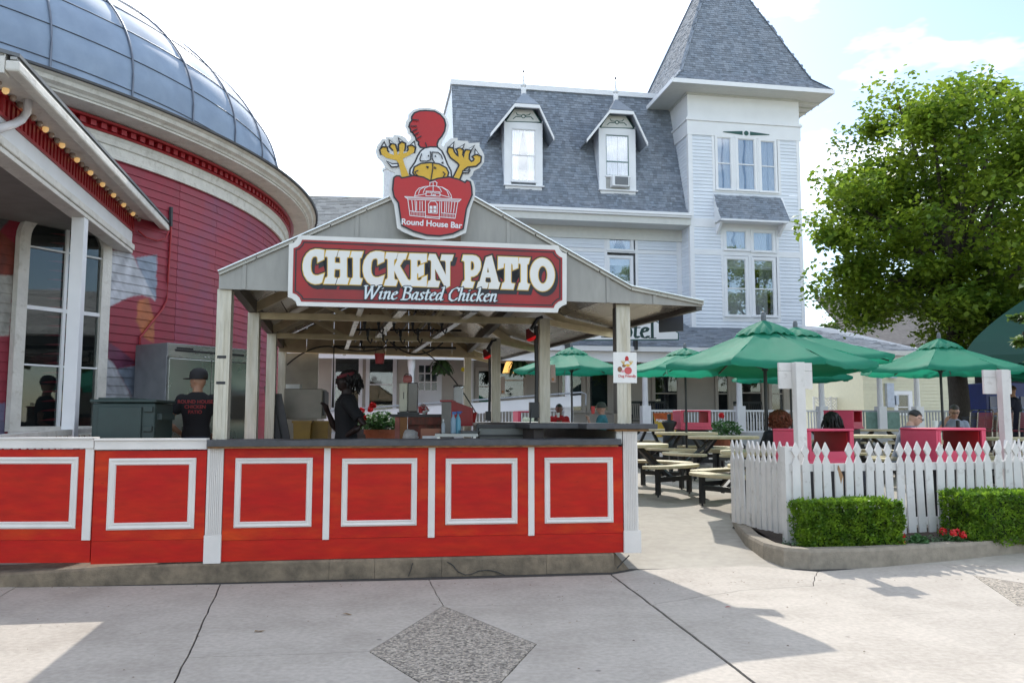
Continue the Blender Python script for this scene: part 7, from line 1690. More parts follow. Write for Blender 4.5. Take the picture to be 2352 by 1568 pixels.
def person(P, rz, label, sit=False, scale=1.0, lean=0.0, headturn=0.0, nod=0.0, skinc=(.42, .24, .16), shirt=(.1, .1, .1), pants=(.03, .03, .05), Lh=None, Rh=None, Le=None, Re=None, hair=None, hairc=(.03, .02, .015), cap=None, glasses=False, sleeve=.55, fem=False):
    t = thing('person', label, 'person', P, rz); t.scale = (scale,) * 3
    sm = mat('skin_%02x%02x' % (int(skinc[0] * 255), int(skinc[1] * 255)), skinc, .5, var=.06, scale=12, spec=.3)
    cm = mat('cloth_%02x%02x%02x' % tuple(int(c * 255) for c in shirt), shirt, .85, var=.12, scale=9, bump=.5, bscale=14); pmt = mat('trouser_%02x%02x%02x' % tuple(int(c * 255) for c in pants), pants, .85, var=.15)
    hz_ = .50 if sit else .93
    def up(p):                       # lean the upper body forward about the hips
        x, y, z = p; z -= hz_; return Vector((x, y * cos(lean) + z * sin(lean), hz_ + z * cos(lean) - y * sin(lean)))
    z0 = hz_ - .93; W_ = .9 if fem else 1.0
    hc = up((0, .02, 1.635 + z0)) + Vector((0, .03 * (nod > .2), -.01 * (nod > .2))); HR = Matrix.Rotation(headturn, 3, 'Z') @ Matrix.Rotation(-(lean * .6 + nod), 3, 'X')
    hp = lambda x, y, z: hc + HR @ Vector((x, y, z))
    S = {s_: up((s_ * .172 * W_, -.01, 1.405 + z0)) for s_ in (-1, 1)}; arms = {}
    tors = [(.90, .155, .115), (1.0, .15, .112), (1.10, .135 * W_, .102), (1.22, .152 * W_, .115), (1.33, .168 * W_, .12), (1.41, .160 * W_, .105), (1.455, .105, .085), (1.49, .06, .062), (1.55, .054, .056), (1.60, .05, .052)]
    mb = MB(); loft(mb, [(up((0, .005, z_ + z0)) if z_ < 1.58 else hp(0, -.02, -.05), a, b) for z_, a, b in tors])
    mb.ell(hc, (.076, .097, .112), 16, 12, HR); mb.ell(hp(0, .028, -.055), (.056, .066, .056), 12, 8, HR); mb.ell(hp(0, .10, -.012), (.013, .02, .024), 8, 6, HR)
    for s_ in (-1, 1): mb.ell(hp(s_ * .078, -.005, -.005), (.014, .024, .032), 8, 6, HR)
    for s_, el, ha in ((-1, Le, Lh), (1, Re, Rh)):
        sh = S[s_]; el = Vector(el) + Vector((0, 0, z0)) if el else sh + Vector((s_ * .06, -.04, -.28)); ha = Vector(ha) + Vector((0, 0, z0)) if ha else el + Vector((-s_ * .02, .12, -.23)); arms[s_] = (sh, el)
        mb.ell(sh, (.058, .058, .058), 10, 8); mb.tube([sh, sh.lerp(el, .5), el, el.lerp(ha, .35), ha], [.052, .046, .038, .040, .026], 10)
        d = (ha - el).normalized(); side = d.cross(Vector((0, 0, 1))); side = side.normalized() if side.length > .1 else Vector((1, 0, 0)); nrm = side.cross(d); pl_ = ha + d * .045
        mb.tube([ha, pl_, pl_ + d * .03], [.028, .034, .03], 8)
        for f in range(4):
            o_ = side * (f - 1.5) * .021; l_ = (.062, .075, .07, .055)[f]; q_ = pl_ + o_ + d * .03; mb.tube([q_, q_ + d * l_ * .55 - nrm * .012, q_ + d * l_ * .85 - nrm * .035], [.0105, .0095, .008], 6)
        q_ = pl_ - side * s_ * .03; mb.tube([q_, q_ - side * s_ * .022 + d * .025, q_ - side * s_ * .024 + d * .055 - nrm * .012], [.012, .011, .009], 6)
    legs = {}
    for s_ in (-1, 1):
        hx_ = s_ * .085
        if sit: k_ = Vector((s_ * .13, .43, .50)); an = Vector((s_ * .13, .40, .09)); hi = Vector((hx_, .02, .50))
        else: hi = Vector((hx_, 0, .88)); k_ = Vector((s_ * .10, .02, .48)); an = Vector((s_ * .11, -.02, .08))
        legs[s_] = (hi, k_, an); mb.tube([hi, k_, k_.lerp(an, .35), an], [.08, .052, .052, .035], 10); mb.tube([an, an + Vector((0, .12, -.05))], [.036, .028], 8)
    fuse(mb, 'body', sm, t, .0095)
    mb = MB(); g_ = .016; loft(mb, [(up((0, .005, z_ + z0)), a + g_, b + g_) for z_, a, b in [(.86, .158, .118)] + tors[:6]] + [(up((0, 0, 1.462 + z0)), .118, .094), (up((0, 0, 1.495 + z0)), .075, .074)])
    for s_ in (-1, 1):
        sh, el = arms[s_]; mb.ell(sh, (.074, .074, .07), 12, 8); mb.tube([sh, sh.lerp(el, sleeve * .5), sh.lerp(el, sleeve)], [.070, .066, .068], 12)
    fuse(mb, 'shirt', cm, t, .013)
    mb = MB(); loft(mb, [(Vector((0, 0, hz_ - .07)), .14, .12), (Vector((0, 0, hz_ + .02)), .168, .128), (up((0, .005, hz_ + .10)), .158, .12)])
    for s_ in (-1, 1): hi, k_, an = legs[s_]; mb.ell(hi, (.095, .10, .09)); mb.tube([hi, k_, an + Vector((0, 0, .04))], [.095, .072, .058], 12); mb.ell(k_, (.07, .07, .07))
    fuse(mb, 'trousers', pmt, t, .015)
    shoe = mat('shoe_black', (.02, .02, .02), .5)
    for s_ in (-1, 1): an = legs[s_][2]; MB().ell((an.x, an.y + .06, .045), (.052, .145, .048), 10, 6).build('shoe', shoe, t, smooth=True)
    blk = mat('eye_dark', (.01, .01, .01), .3)
    for s_ in (-1, 1):
        MB().ell(hp(s_ * .03, .088, .018), (.012, .009, .007), 8, 5).build('eye', blk, t)
    MB().ell(hp(0, .088, -.052), (.024, .008, .006), 8, 4).build('mouth', mat('lip', (.25, .08, .07), .5), t)
    hm = mat('hair_%02x%02x' % (int(hairc[0] * 255), int(hairc[1] * 255)), hairc, .6, var=.4, scale=40, bump=.6, bscale=60)
    q = random.Random(int(P[0] * 100))
    if hair in ('short', 'dreads', 'curly', 'long'):
        mb = MB(); n, m_ = 20, 12; rr_ = {'short': (.083, .101, .097), 'dreads': (.10, .118, .11), 'curly': (.13, .13, .135), 'long': (.12, .125, .125)}[hair]
        cc = {'short': (0, -.018, .032), 'dreads': (0, -.04, .03), 'curly': (0, -.045, -.01), 'long': (0, -.05, 0)}[hair]
        for i in range(m_ + 1):
            th = -pi / 2 + pi * i / m_
            for k in range(n):
                a = 2 * pi * k / n; p = Vector((cos(th) * cos(a), cos(th) * sin(a), sin(th))); w_ = 1 + {'short': .02, 'dreads': .10, 'curly': .13, 'long': .05}[hair] * noise.noise(p * 5 + Vector((P[0], 0, 0)))
                z_ = max(p.z, {'short': -.15, 'dreads': -.8, 'curly': -1, 'long': -1}[hair]) if p.y < (.15 if hair == 'short' else .25) else max(p.z, .42 if hair == 'short' else .25)
                mb.v.append(tuple(hp(cc[0] + rr_[0] * p.x * w_, cc[1] + rr_[1] * p.y * w_, cc[2] + rr_[2] * z_ * w_)))
        for i in range(m_):
            for k in range(n): k2 = (k + 1) % n; mb.f.append((i * n + k, i * n + k2, (i + 1) * n + k2, (i + 1) * n + k))
        if hair != 'short':
            for _ in range({'dreads': 45, 'curly': 220, 'long': 90}[hair]):
                a = q.uniform(pi * .95, 2.05 * pi); zz_ = q.uniform(-.9, .9); p0 = Vector((cos(a) * rr_[0] * sqrt(1 - zz_ * zz_), sin(a) * rr_[1] * sqrt(1 - zz_ * zz_) + cc[1], cc[2] + rr_[2] * zz_)); L_ = {'dreads': .09, 'curly': .05, 'long': .15}[hair]
                o_ = Vector((p0.x * .4, (p0.y - cc[1]) * .4, 0)); pts = [hp(*(p0)), hp(*(p0 + o_ * .5 + Vector((q.uniform(-.02, .02), q.uniform(-.02, .02), -L_ * .4)))), hp(*(p0 + o_ * .4 + Vector((q.uniform(-.03, .03), q.uniform(-.03, .01), -L_))))]
                mb.tube(pts, [.012, .012, .005], 5)
        mb.build('hair', hm, t, smooth=True)
    if hair == 'dreads':
        MB().lathe([(.112, .0), (.116, .018), (.112, .036)], n=18).build('headband', mat('red_band', (.10, .01, .015), .8), t).matrix_basis = Matrix.Translation(hp(0, -.015, .05)) @ HR.to_4x4() @ Matrix.Rotation(-.25, 4, 'X')
    if cap:
        cpm = mat('cap_%02x' % int(cap[0] * 255), cap, .8); o = MB().lathe([(.104, -.02), (.108, .02), (.10, .07), (.07, .105), (.03, .118), (0, .12)], n=18).build('cap', cpm, t, smooth=True); o.matrix_basis = Matrix.Translation(hp(0, -.005, .03)) @ HR.to_4x4()
        b = MB().ell((0, .135, -.008), (.07, .075, .010), 12, 6).build('cap_brim', cpm, o, smooth=True)
    if glasses:
        mb = MB()
        for s_ in (-1, 1): mb.tube([hp(s_ * .033 + .024 * cos(a), .104, .018 + .017 * sin(a)) for a in [2 * pi * k / 12 for k in range(13)]], .0035, 5); mb.tube([hp(s_ * .058, .10, .02), hp(s_ * .088, 0, .015)], .003, 5)
        mb.tube([hp(-.01, .106, .02), hp(.01, .106, .02)], .003, 5); mb.build('glasses', blk, t)
    return t
def pp(x, Y, zoff=None): p = at(x, 950, Y); p.z = gz(p.x, p.y) if zoff is None else zoff; return p
pr = person(pp(452, 10.55), radians(12), 'man in black cap and black tee with red back print, facing the fridge', scale=1.07, headturn=radians(62), skinc=(.40, .22, .14), shirt=(.008, .008, .01), pants=(.02, .025, .04), Le=(-.33, .02, 1.13), Lh=(-.20, .20, 1.0), Re=(.30, .02, 1.13), Rh=(.20, .22, 1.02), hair='short', hairc=(.02, .015, .01), cap=(.02, .02, .022))
for i, (s_, z_) in enumerate((("ROUND HOUSE", 1.36), ("CHICKEN", 1.30), ("PATIO", 1.24))):
    o = text('shirt_print', s_, .055, mat('shirt_red_print', (.25, .02, .02), .7), pr, 0, 0, 0, bold=.0015); o.location = (0, -.137, z_); o.rotation_euler = (pi / 2, 0, 0)
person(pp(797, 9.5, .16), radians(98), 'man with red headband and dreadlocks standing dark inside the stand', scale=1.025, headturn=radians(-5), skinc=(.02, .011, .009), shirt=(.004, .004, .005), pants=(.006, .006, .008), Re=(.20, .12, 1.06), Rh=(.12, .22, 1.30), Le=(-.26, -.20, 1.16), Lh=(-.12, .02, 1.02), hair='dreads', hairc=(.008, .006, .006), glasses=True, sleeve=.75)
person(pp(1789, 11.75), radians(-8), 'seated woman with curly red hair in black, back to us', sit=True, fem=True, skinc=(.5, .3, .22), shirt=(.012, .012, .016), Lh=(-.15, .38, 1.12), Rh=(.15, .38, 1.12), Le=(-.26, .12, 1.10), Re=(.26, .12, 1.10), hair='curly', hairc=(.16, .035, .012))
person(pp(1907, 11.75), radians(10), 'seated woman with long black hair in patterned top, back to us', sit=True, fem=True, scale=.98, skinc=(.16, .08, .05), shirt=(.07, .065, .05), Lh=(-.15, .38, 1.12), Rh=(.15, .38, 1.12), Le=(-.26, .12, 1.10), Re=(.26, .12, 1.10), hair='long', hairc=(.012, .009, .008))
person(pp(2060, 12.95), radians(-97), 'young man with black glasses and grey blue polo leaning over his plate', sit=True, lean=.32, nod=.25, skinc=(.55, .33, .25), shirt=(.13, .15, .20), pants=(.25, .22, .17), Le=(-.27, .15, 1.10), Lh=(-.14, .40, 1.16), Re=(.27, .18, 1.12), Rh=(.14, .42, 1.16), hair='short', hairc=(.015, .012, .012), glasses=True)
person(pp(2188, 14.9), radians(165), 'short haired person in pale grey v neck looking down behind the umbrella pole', sit=True, lean=.12, nod=.35, skinc=(.42, .23, .17), shirt=(.22, .24, .30), Re=(.30, .12, 1.20), Rh=(.15, .16, 1.46), Le=(-.26, .12, 1.12), Lh=(-.13, .34, 1.12), hair='short', hairc=(.05, .035, .03), glasses=True)
person(pp(1224, 18.6), radians(-20), 'grey haired person in pale green shirt half hidden by a stand post', sit=True, skinc=(.45, .28, .2), shirt=(.42, .48, .36), hair='short', hairc=(.2, .2, .2), Lh=(-.15, .36, 1.12), Rh=(.15, .36, 1.12))
person(pp(1284, 20.3), radians(178), 'man in bright red tee facing us with a cup at his mouth', sit=True, lean=.1, nod=.15, scale=1.03, skinc=(.18, .08, .055), shirt=(.42, .012, .015), Le=(-.25, .16, 1.12), Lh=(-.05, .24, 1.30), Re=(.25, .16, 1.12), Rh=(.05, .24, 1.30), hair='short', hairc=(.02, .015, .012))
person(pp(1383, 19.3), radians(80), 'man in dark cap and teal shirt drinking, in profile facing left', sit=True, scale=1.03, skinc=(.42, .24, .18), shirt=(.03, .16, .20), Le=(-.20, .20, 1.10), Lh=(-.08, .30, 1.38), Re=(.25, .05, 1.12), Rh=(.14, .30, 1.12), hair='short', hairc=(.04, .03, .02), cap=(.05, .055, .045))
person(pp(2337, 18.75), radians(40), 'bartender in dark navy shirt standing at the bar behind the right post', skinc=(.4, .22, .16), shirt=(.012, .014, .03), pants=(.01, .01, .02), lean=.12, hair='short', hairc=(.1, .06, .03), Le=(-.26, .1, 1.14), Lh=(-.18, .34, 1.12), Re=(.26, .1, 1.14), Rh=(.18, .34, 1.12))
# cups and plates
cup = mat('paper_cup_red', (.5, .05, .05), .5); pw = mat('paper_white', (.7, .7, .68), .6)
def small(name, P, mb, m, label, cat, group=None): o = mb.build(name, m); o.location = P; return tag(o, label, cat, group)
cp_ = lambda r=.04, h=.12: MB().lathe([(r * .75, 0), (r, h), (r * .95, h), (r * .7, .005), (0, .005)], n=12)
small('paper_cup', at(1362, 950, 19.1), cp_(.05, .17), cup, 'red and white drink cup held up by the man in the teal shirt', 'cup')
small('foam_cup', at(1282, 958, 20.0), cp_(.04, .11), pw, 'white cup in front of the red shirted man', 'cup')
small('foam_cup', at(2148, 991, 13.6), cp_(.05, .18), pw, 'tall pale cup on the table seen through the right pink bin', 'cup')
Pz = at(2155, 975, 13.95); small('condiment_stand', Vector((Pz.x + .25, 13.8, gz(0, 13.9) + .75)), MB().lathe([(.06, 0), (.04, .1), (.14, .16), (.13, .2), (.03, .22), (.03, .32), (0, .33)], n=12), blackp, 'black condiment caddy beside the umbrella pole on the right table', 'caddy')
bagm = mat('black_bag', (.01, .01, .012), .25, bump=1, bscale=12)
mb = MB().ell((0, 0, .16), (.24, .2, .2), 12, 8); mb.v = [tuple(Vector(v) * (1 + .15 * noise.noise(Vector(v) * 9))) for v in mb.v]; P = pp(1976, 10.5)
o = mb.build('bag', bagm, smooth=True); o.location = P + Vector((0, 0, .35)); tag(o, 'crumpled black bag on the bench edge right of the left pink bin', 'bag')
o.location.z = gz(P.x, P.y) + .02; o.scale = (1.1, 1.1, 1.9)
# ------------------------------------------------------------ things inside and on the stand
def boxat(name, x0, x1, y0, y1, Y, depth, m, label, cat, rz=0, zb=None, bevel=.005, parent=None, build=True):
    """box whose front face spans photo columns x0..x1 and rows y0 (top)..y1 at distance Y"""
    a, b = at(x0, y1, Y), at(x1, y1, Y); zt_ = at((x0 + x1) / 2, y0, Y).z; z0 = at((x0 + x1) / 2, y1, Y).z if zb is None else zb
    t = thing(name, label, cat, (a.x, a.y, z0), rz); w_ = (b.x - a.x) / cos(rz); return t, w_, zt_ - z0, depth
oven_m = mat('greasy_oven_panel', (.22, .20, .165), .45, metal=.3, var=.15, scale=5)
t, w_, h_, d_ = boxat('warming_oven', 651, 737, 892, 962, 11.9, .6, None, 'beige grey oven cabinet at the back left of the stand', 'oven', radians(6))
B(0, w_, 0, d_, 0, h_).build('cabinet', oven_m, t, bevel=.01); B(w_ - .001, w_ + .03, .05, d_ - .05, .05, h_ - .03).build('door', blackm, t, bevel=.004); MB().tube([(w_ + .06, .1, .15), (w_ + .06, .1, h_ - .25)], .02, 8).build('handle', blackm, t)
t, w_, h_, d_ = boxat('carton', 656, 687, 882, 892, 11.95, .25, None, 'small white carton on top of the beige oven cabinet', 'box', radians(6)); B(0, w_, 0, d_, 0, h_).build('carton', pw, t)
ylw = mat('mustard_plastic', (.24, .14, .012), .5, var=.15)
for i, (x0_, x1_, Y) in enumerate(((672, 712, 11.2), (713, 753, 11.4))):
    t, w_, h_, d_ = boxat('storage_tub', x0_, x1_, 966, 1010, Y, .45, None, ('left mustard yellow tub below the oven', 'right mustard yellow tub below the oven')[i], 'tub', radians(6), zb=.6, ); 
    MB().hexa([(.03, .03, 0), (w_ - .03, .03, 0), (w_ - .03, d_ - .03, 0), (.03, d_ - .03, 0), (0, 0, h_), (w_, 0, h_), (w_, d_, h_), (0, d_, h_)]).build('tub', ylw, t); B(-.015, w_ + .015, -.015, d_ + .015, h_ - .03, h_).build('rim', ylw, t)
t, w_, h_, d_ = boxat('prep_shelf', 650, 760, 1010, 1014, 11.15, .6, None, 'dark shelf carrying the mustard tubs', 'shelf', radians(6), zb=.55); B(0, w_, 0, .65, .0, .045).build('shelf_board', blackm, t)
for x_ in (.03, w_ - .07):
    for y_ in (.02, .58): B(x_, x_ + .04, y_, y_ + .04, -.39, -.001).build('leg', blackm, t)
for i, (x0_, x1_) in enumerate(((612, 640), (632, 655), (622, 648))):
    a = at(x0_, 885, 11.5); t = thing('leaning_board', ('tall dark board leaning left of the oven', 'narrow grey board leaning nearest the oven', 'middle dark board leaning behind the third post')[i], 'board', (a.x, 11.4 + i * .06, .16)); MB().hexa([(.2 + i * .03, 0, 0), (.45, 0, 0), (.45, .02, 0), (.2 + i * .03, .02, 0), (0, 0, 1.7 - i * .1), (.10, 0, 1.7 - i * .1), (.10, .02, 1.7 - i * .1), (0, .02, 1.7 - i * .1)]).build('board', mat('board_dark_%d' % i, (.05 + .04 * (i == 1),) * 3, .7), t)
# rear serving counter of wood
brownw = mat('red_brown_wood', (.22, .05, .03), .6, var=.3, scale=5, stretch=(3, 3, 1), c2=(.10, .05, .03), c2t=(.45, .6))
t, w_, h_, d_ = boxat('serving_cabinet', 906, 1018, 957, 1060, 10.8, .7, None, 'red brown wooden serving cabinet with black top inside the stand', 'cabinet', radians(6), zb=.16)
B(-.07, w_ + .05, -.05, d_, h_ - .0, h_ + .035).build('top', counter, t); B(0, .06, 0, d_ - .05, 0, h_ - .002).build('side', mat('pinkish_board', (.38, .14, .11), .7, var=.3), t); B(.065, .16, -.02, .02, 0, h_ - .002).build('stile', mat('orange_wood', (.30, .13, .04), .6, var=.2), t); B(.165, w_, .05, .08, 0, h_ - .002).build('back_panel', brownw, t); B(.165, w_, -.02, .05, h_ - .10, h_ - .002).build('rail', brownw, t); B(w_ * .6, w_ * .6 + .04, -.01, .04, 0, h_ - .102).build('stile', brownw, t)
zsc = at(950, 957, 10.8).z + .036
P = at(915, 948, 10.85); wD = (957 - 914) / F * 10.85; hD = at(930, 878, 10.85).z - zsc
t = thing('drink_dispenser', 'tall steel and black drink dispenser on the wooden cabinet', 'dispenser', (P.x, 10.9, zsc), radians(6)); B(0, wD * .45, 0, .35, 0.03, hD).build('steel_side', mat('cream_steel', (.45, .44, .36), .4, metal=.3), t, bevel=.01); B(wD * .45 + .001, wD, .0, .35, 0.03, hD).build('dark_front', mat('gloss_black', (.012, .012, .014), .15), t, bevel=.01); B(-.02, wD + .02, -.02, .36, 0, .028).build('base', blackm, t); B(wD * .22, wD * .26, -.004, -.001, .2, hD * .7).build('slot', blackp, t)
Pq = at(935, 876, 10.95); t = thing('pink_jar', 'round pink lidded jar on top of the drink dispenser', 'jar', (Pq.x, 11.0, zsc + hD)); MB().lathe([(.05, 0), (.065, .03), (.06, .08), (.03, .10), (0, .105)], n=14).build('jar', mat('pink_glass', (.5, .16, .15), .2), t, smooth=True); MB().tube([(-.05, 0, .09), (-.02, 0, .12), (.04, 0, .11), (.06, 0, .06)], .006, 6).build('handle', blackp, t)
t = thing('cup_pile', 'small heap of white cups and red lids by the dispenser', 'cups', (at(965, 948, 10.9).x, 10.95, zsc))
for i in range(5): o = cp_(.035, .09).build('cup', pw if i % 2 else cup, t); o.location = (.0 + .03 * (i % 3), .02 * i, .01 + .0 * i + (.06 if i > 2 else 0)); o.rotation_euler = (.3 * i, .8 * (i % 2), 0)
redp = mat('red_enamel', (.30, .012, .015), .4)
P = at(1014, 953, 10.2); h1_ = at(1020, 919, 10.2).z; t = thing('red_service_box', 'red sloping top service box with grey end panel at the bar end', 'box', (P.x, 10.2, RB1 + .0 - .04)); wq = (1082 - 1014) / F * 10.2; z0 = RB1 - .04
MB().hexa([(.12, 0, 0), (wq, .3, 0), (wq, .55, 0), (.12, .5, 0), (.12, 0, h1_ - z0), (wq, .3, h1_ - z0 - .09), (wq, .55, h1_ - z0 - .09), (.12, .5, h1_ - z0)]).build('side', redp, t); B(0, .12, 0, .5, -.35, h1_ - z0 - .02).build('grey_end', mat('grey_laminate', (.22, .21, .19), .6), t); B(-.02, .14, -.02, .52, h1_ - z0 - .018, h1_ - z0 + .004).build('cap', redp, t)
P = at(1077, 953, 10.6); t = thing('red_tub', 'square bright red tub at the far end of the bar top', 'tub', (P.x, 10.8, RB1 + .002)); MB().hexa([(-.07, -.07, 0), (.07, -.07, 0), (.07, .07, 0), (-.07, .07, 0), (-.09, -.09, .12), (.09, -.09, .12), (.09, .09, .12), (-.09, .09, .12)]).build('tub', mat('bright_red_plastic', (.5, .02, .02), .4, trans=.2), t); B(-.10, .10, -.10, .10, .121, .132).build('rim', redp, t)
P = at(1052, 920, 11.4); t = thing('beverage_tower', 'clear chrome topped beverage tower behind the red service box', 'dispenser', (P.x, 11.5, RB1 - .05)); hh_ = at(1052, 884, 11.5).z - RB1 + .05
B(-.065, .065, -.06, .06, 0, hh_ - .04).build('clear_body', mat('pale_plastic', (.6, .62, .64), .15, trans=.3), t, bevel=.01); MB().lathe([(.08, hh_ - .04), (.08, hh_ - .01), (.06, hh_), (0, hh_)], n=16).build('cap', steel, t, smooth=True); MB().tube([(0, -.06, .1), (0, -.10, .09), (0, -.10, .05)], .012, 6).build('tap', steel, t)
# low steel table with bottles just behind the counter
zt2 = at(1040, 996, 8.6).z; a, b = at(999, 996, 8.6), at(1098, 996, 8.6)
t = thing('steel_table', 'low stainless side table behind the counter holding bottles', 'table', (a.x, 8.6, 0), radians(4)); B(0, b.x - a.x, 0, .5, zt2 - .03, zt2).build('top', mat('dull_steel', (.30, .31, .30), .35, metal=.8), t)
for x_ in (.02, b.x - a.x - .05):
    for y_ in (.02, .44): B(x_, x_ + .03, y_, y_ + .03, .16, zt2 - .031).build('leg', steel, t)
def bottle(x, Y, h, r, m, capm, label, trig=False):
    P = at(x, 990, Y); t = thing('bottle', label, 'bottle', (P.x, Y, zt2 + .001)); MB().lathe([(r, 0), (r, h * .55), (r * .8, h * .68), (r * .35, h * .8), (r * .35, h * .88), (0, h * .88)], n=14).build('bottle_body', m, t, smooth=True)
    if trig: MB().box(-.012, .03, -.01, .01, h * .88, h).tube([(.03, 0, h * .97), (.045, 0, h * .97)], .007, 6).build('trigger', capm, t)
    else: MB().lathe([(r * .42, h * .86), (r * .42, h), (0, h)], n=10).build('cap', capm, t)
wat = mat('clear_plastic', (.5, .55, .58), .1, trans=.5); bottle(1018, 8.8, .15, .02, wat, pw, 'small clear water bottle on the low steel table'); bottle(1041, 8.9, .23, .028, mat('bluish_bottle', (.35, .5, .6), .3, trans=.4), mat('blue_cap', (.02, .1, .3), .4), 'pale blue spray bottle, left of the pair on the steel table', True); bottle(1052, 8.95, .235, .03, mat('cyan_bottle', (.2, .5, .62), .3, trans=.4), mat('blue_cap', (.02, .1, .3), .4), 'cyan filled spray bottle, right of the pair on the steel table', True)
P = at(1078, 995, 8.8); t = thing('foil_tray', 'crinkled foil tray on the steel table beside the spray bottles', 'tray', (P.x, 8.85, zt2 + .001)); MB().hexa([(-.08, -.05, 0), (.08, -.05, 0), (.08, .05, 0), (-.08, .05, 0), (-.11, -.07, .03), (.11, -.07, .03), (.11, .07, .03), (-.11, .07, .03)]).build('tray', steel, t)
P = at(966, 1004, 9.3); t = thing('cardboard_box', 'open brown and white cardboard box right of a white bag', 'box', (P.x, 9.3, at(985, 1015, 9.3).z)); cbm = mat('cardboard', (.30, .13, .08), .8, var=.1)
w2_ = (1008 - 965) / F * 9.3; hb_ = at(985, 984, 9.3).z - at(985, 1015, 9.3).z
for q_ in ((0, w2_, 0, .005), (0, w2_, .2, .205), (0, .005, .006, .199), (w2_ - .005, w2_, .006, .199)): B(q_[0], q_[1], q_[2], q_[3], 0, hb_).build('side', cbm, t)
B(0, w2_, .005, .2, 0, .006).build('bottom', cbm, t); B(.02, w2_ - .02, -.002, -.0005, .04, .07).build('white_print', pw, t)
P = at(943, 1000, 9.3); mb = MB().ell((0, 0, .05), (.09, .08, .07), 14, 9); mb.v = [tuple(Vector(v) * (1 + .25 * noise.noise(Vector(v) * 22))) for v in mb.v]; o = mb.build('plastic_bag', mat('white_film', (.6, .58, .55), .3, trans=.4)); o.location = (P.x, 9.3, at(985, 1012, 9.3).z); tag(o, 'crumpled white plastic bag left of the cardboard box', 'bag')
t = thing('under_shelf', 'dark work shelf just behind the front counter inside the stand', 'shelf', SF.w(.3, .55, 0), SF.a); B(0, 2.4, 1.2, 1.7, .80, .83).build('board', blackm, t)
for x_ in (.02, 2.33):
    for y_ in (1.22, 1.65): B(x_, x_ + .04, y_, y_ + .04, .16, .80).build('leg', blackm, t)
t, w_, h_, d_ = boxat('steam_bin', 1100, 1210, 976, 1020, 8.9, .5, None, 'grey steam bin with black edges behind the counter at right', 'bin', radians(8), zb=.7)
B(0, w_, 0, d_, 0, h_).build('bin', mat('grey_steel_panel', (.16, .165, .15), .5, metal=.3), t, bevel=.01); B(-.02, w_ + .02, -.02, -.001, h_ - .03, h_ + .01).build('rim', blackm, t); B(-.02, w_ + .02, -.02, -.001, h_ - .12, h_ - .10).build('rim', blackm, t); MB().hexa([(-.15, 0, 0), (-.12, 0, 0), (-.12, .03, 0), (-.15, .03, 0), (-.02, 0, h_ + .02), (.0, 0, h_ + .02), (0, .03, h_ + .02), (-.02, .03, h_ + .02)]).build('strut', blackm, t)
for x_ in (.05, w_ - .09):
    for y_ in (.05, d_ - .09): B(x_, x_ + .04, y_, y_ + .04, -.54, -.001).build('leg', blackm, t)
# heat lamps, bucket, poster, speaker
def heatlamp(lx, ly, z, label, s=1.0):
    t = sthing('heat_lamp', label, 'lamp', lx, ly, z, group='red heat lamps clamped to the stand posts'); R_ = Matrix.Rotation(radians(-25), 3, 'Y')
    MB().tube([(.16, 0, .20), (.10, 0, .18), (.05, 0, .10), (.02, 0, .05)], .022, 8).build('gooseneck', blackm, t); MB().lathe([(.02, .06), (.03, .03), (.055, -.02), (.065, -.05)], n=16, tilt=R_).build('reflector', mat('smoked_red_glass', (.16, .03, .03), .12), t, smooth=True)
    MB().lathe([(.064, -.05), (.05, -.075), (.025, -.088), (0, -.09)], n=16, tilt=R_).build('red_lens', mat('red_lens', (.5, .005, .01), .08, emit=(1, .02, .02, .15)), t, smooth=True); return t
l1 = PR[0]; l2 = PR[1]
hl1 = heatlamp(SF.l(at(1215, 770, SF.w(l1.x, l1.y).y - .05)).x, l1.y - .05, at(1215, 768, SF.w(l1.x, l1.y).y).z, 'red heat lamp clamped to the nearer bar post'); hl2 = heatlamp(SF.l(at(1115, 815, SF.w(l2.x, l2.y).y - .05)).x, l2.y - .05, at(1115, 812, SF.w(l2.x, l2.y).y).z, 'red heat lamp clamped to the farther bar post')
MB().tube([(l1.x - .1, l1.y - .02, 2.5), (l1.x - .09, l1.y - .03, 1.9), (l1.x - .10, l1.y - .03, RB1 + .02)], .024, 8).build('conduit', blackm, st); MB().tube([(l2.x - .1, l2.y - .02, 2.5), (l2.x - .09, l2.y - .03, 1.9), (l2.x - .10, l2.y - .03, RB1 + .02)], .02, 8).build('conduit', blackm, st)
B(l1.x - .19, l1.x - .08, l1.y - .12, l1.y - .05, RB1 + .06, RB1 + .24).build('outlet_box', blackm, st); B(l2.x - .16, l2.x - .08, l2.y - .1, l2.y - .04, RB1 + .03, RB1 + .16).build('outlet_box', blackm, st)
MB().tube(sag((l1.x - .16, l1.y - .1, RB1 + .2), (l1.x - .32, l1.y - .4, .85), .08), .010, 6).build('cable', blackm, st)
P = at(872, 835, 9.9); t = thing('hanging_bucket', 'small red bucket hanging under the rear beam of the stand', 'bucket', P); MB().lathe([(.05, 0), (.062, .11), (.066, .12), (.058, .12), (.048, .01), (0, .01)], n=16).build('bucket', redp, t, smooth=True); MB().tube([(-.06, 0, .115), (0, 0, .30), (.06, 0, .115)], .004, 5).build('bail', blackm, t)
zcl = at(872, 790, 9.9).z; MB().tube([(0, 0, .30), (0, 0, zcl - P.z + .2)], .004, 5).build('wire', blackm, t)
pw2 = mat('laminated_paper', (.70, .69, .66), .25, var=.02)
t = sthing('poster', 'white Dog Friendly poster with chicken and dog taped to the front right post', 'poster', 0, 0, 0); yq = .175; g = lambda x, y: SF.hit(x, y, yq)
a, b = g(1409, 879), g(1462, 809); B(a[0], b[0], yq, yq + .003, a[1], b[1]).build('sheet', pw2, t)
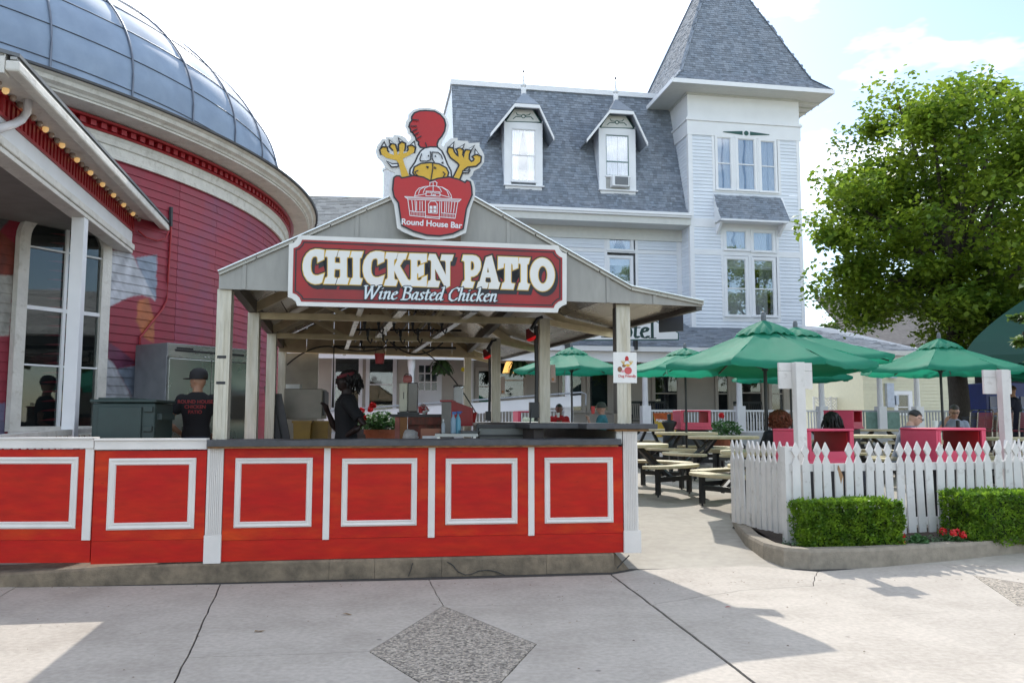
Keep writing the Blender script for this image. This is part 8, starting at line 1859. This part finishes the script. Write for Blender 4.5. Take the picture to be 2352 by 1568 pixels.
c6 = lambda x, y: g((1900 + x * .5102) / 1.7415, (1150 + y * .5102) / 1.7415)
def blob(x, y, rx, ry, m, nm, k=0): mb = MB(); mb.prism([tuple(Vector(c6(x + rx * cos(a), y - ry * sin(a)))) for a in [2 * pi * i / 14 for i in range(14)]], yq - .0015 - k * .0003, yq - .0008, axis='y'); mb.build(nm, m, t)
blob(1190, 560, 15, 24, emblemred, 'comb'); blob(1192, 595, 18, 22, wprint, 'head', 1); blob(1195, 608, 16, 10, yellow, 'beak', 2); blob(1200, 650, 30, 30, mat('poster_red', (.5, .08, .08), .5), 'bucket', 3); blob(1135, 640, 18, 22, mat('dog_brown', (.22, .09, .04), .5), 'dog_body', 3); blob(1168, 612, 15, 12, mat('dog_brown', (.22, .09, .04), .5), 'dog_head', 4); blob(1158, 655, 12, 10, mat('poster_pink', (.6, .25, .28), .5), 'dog_bib', 5)
st_ = []
for l in ([(1160, 595), (1145, 575)], [(1160, 595), (1160, 572)], [(1165, 595), (1173, 575)], [(1162, 598), (1178, 612)], [(1220, 598), (1205, 575)], [(1222, 598), (1222, 572)], [(1224, 598), (1236, 577)], [(1220, 600), (1205, 615)]): st_ += ribbon([c6(*p) for p in l], .006)
strokes('claws', st_, yellow, t, yq - .003, .0005)
c = c6(1193, 702); text('caption', "Dog Friendly", .036, mat('poster_red', (.5, .08, .08), .5), t, yq - .001, c[0], c[1], bold=.0008, spacing=.95)
for i, l in enumerate((PR[0], PR[1])):
    t = sthing('notice', ('paper notice taped edge-on to the nearer bar post', 'paper notice taped edge-on to the farther bar post')[i], 'notice', l.x + .066, l.y - .05, 0); z_ = at((1265, 1145)[i], (878, 905)[i], SF.w(l.x, l.y).y).z; z2_ = at((1265, 1145)[i], (838, 865)[i], SF.w(l.x, l.y).y).z
    MB().hexa([(0, 0, z_), (.06, -.02, z_), (.061, -.018, z_), (0.001, .002, z_), (0, 0, z2_), (.055, -.02, z2_), (.056, -.018, z2_), (.001, .002, z2_)]).build('sheet', mat('notice_paper', (.5, .38, .32), .6), t); B(.015, .04, -.022, -.019, z_ + .02, z_ + .05).build('stamp', mat('notice_orange', (.5, .2, .08), .6), t)
P = at(1063, 848, SF.w(PR[2].x, PR[2].y).y - .05); o = B(-.03, .03, 0, .004, -.035, .035).build('yellow_tag', mat('tag_yellow', (.6, .5, .02), .5)); o.location = P; o.rotation_euler = (0, .3, 0); tag(o, 'yellow tag hung on the rear right post of the stand', 'tag')
Ys = 8.9; t = thing('hanging_speaker', 'flat black speaker panel hanging from the right awning edge', 'speaker', at(1541, 742, Ys), radians(-14)); w_ = 28 / F * Ys; MB().hexa([(-w_, 0, -.095), (w_, 0, -.085), (w_, .05, -.085), (-w_, .05, -.095), (-w_, 0, .07), (w_, 0, .095), (w_, .05, .095), (-w_, .05, .07)]).build('panel', mat('speaker_black', (.012, .014, .02), .4), t, bevel=.004)
MB().tube([(-w_ * .7, .02, .07), (-w_ * .7, .02, .13)], .006, 5).build('bracket', blackm, t); MB().tube([(w_ * .8, .02, .09), (w_ * .8, .02, .17)], .005, 5).build('bracket', blackm, t)
finish_flats()
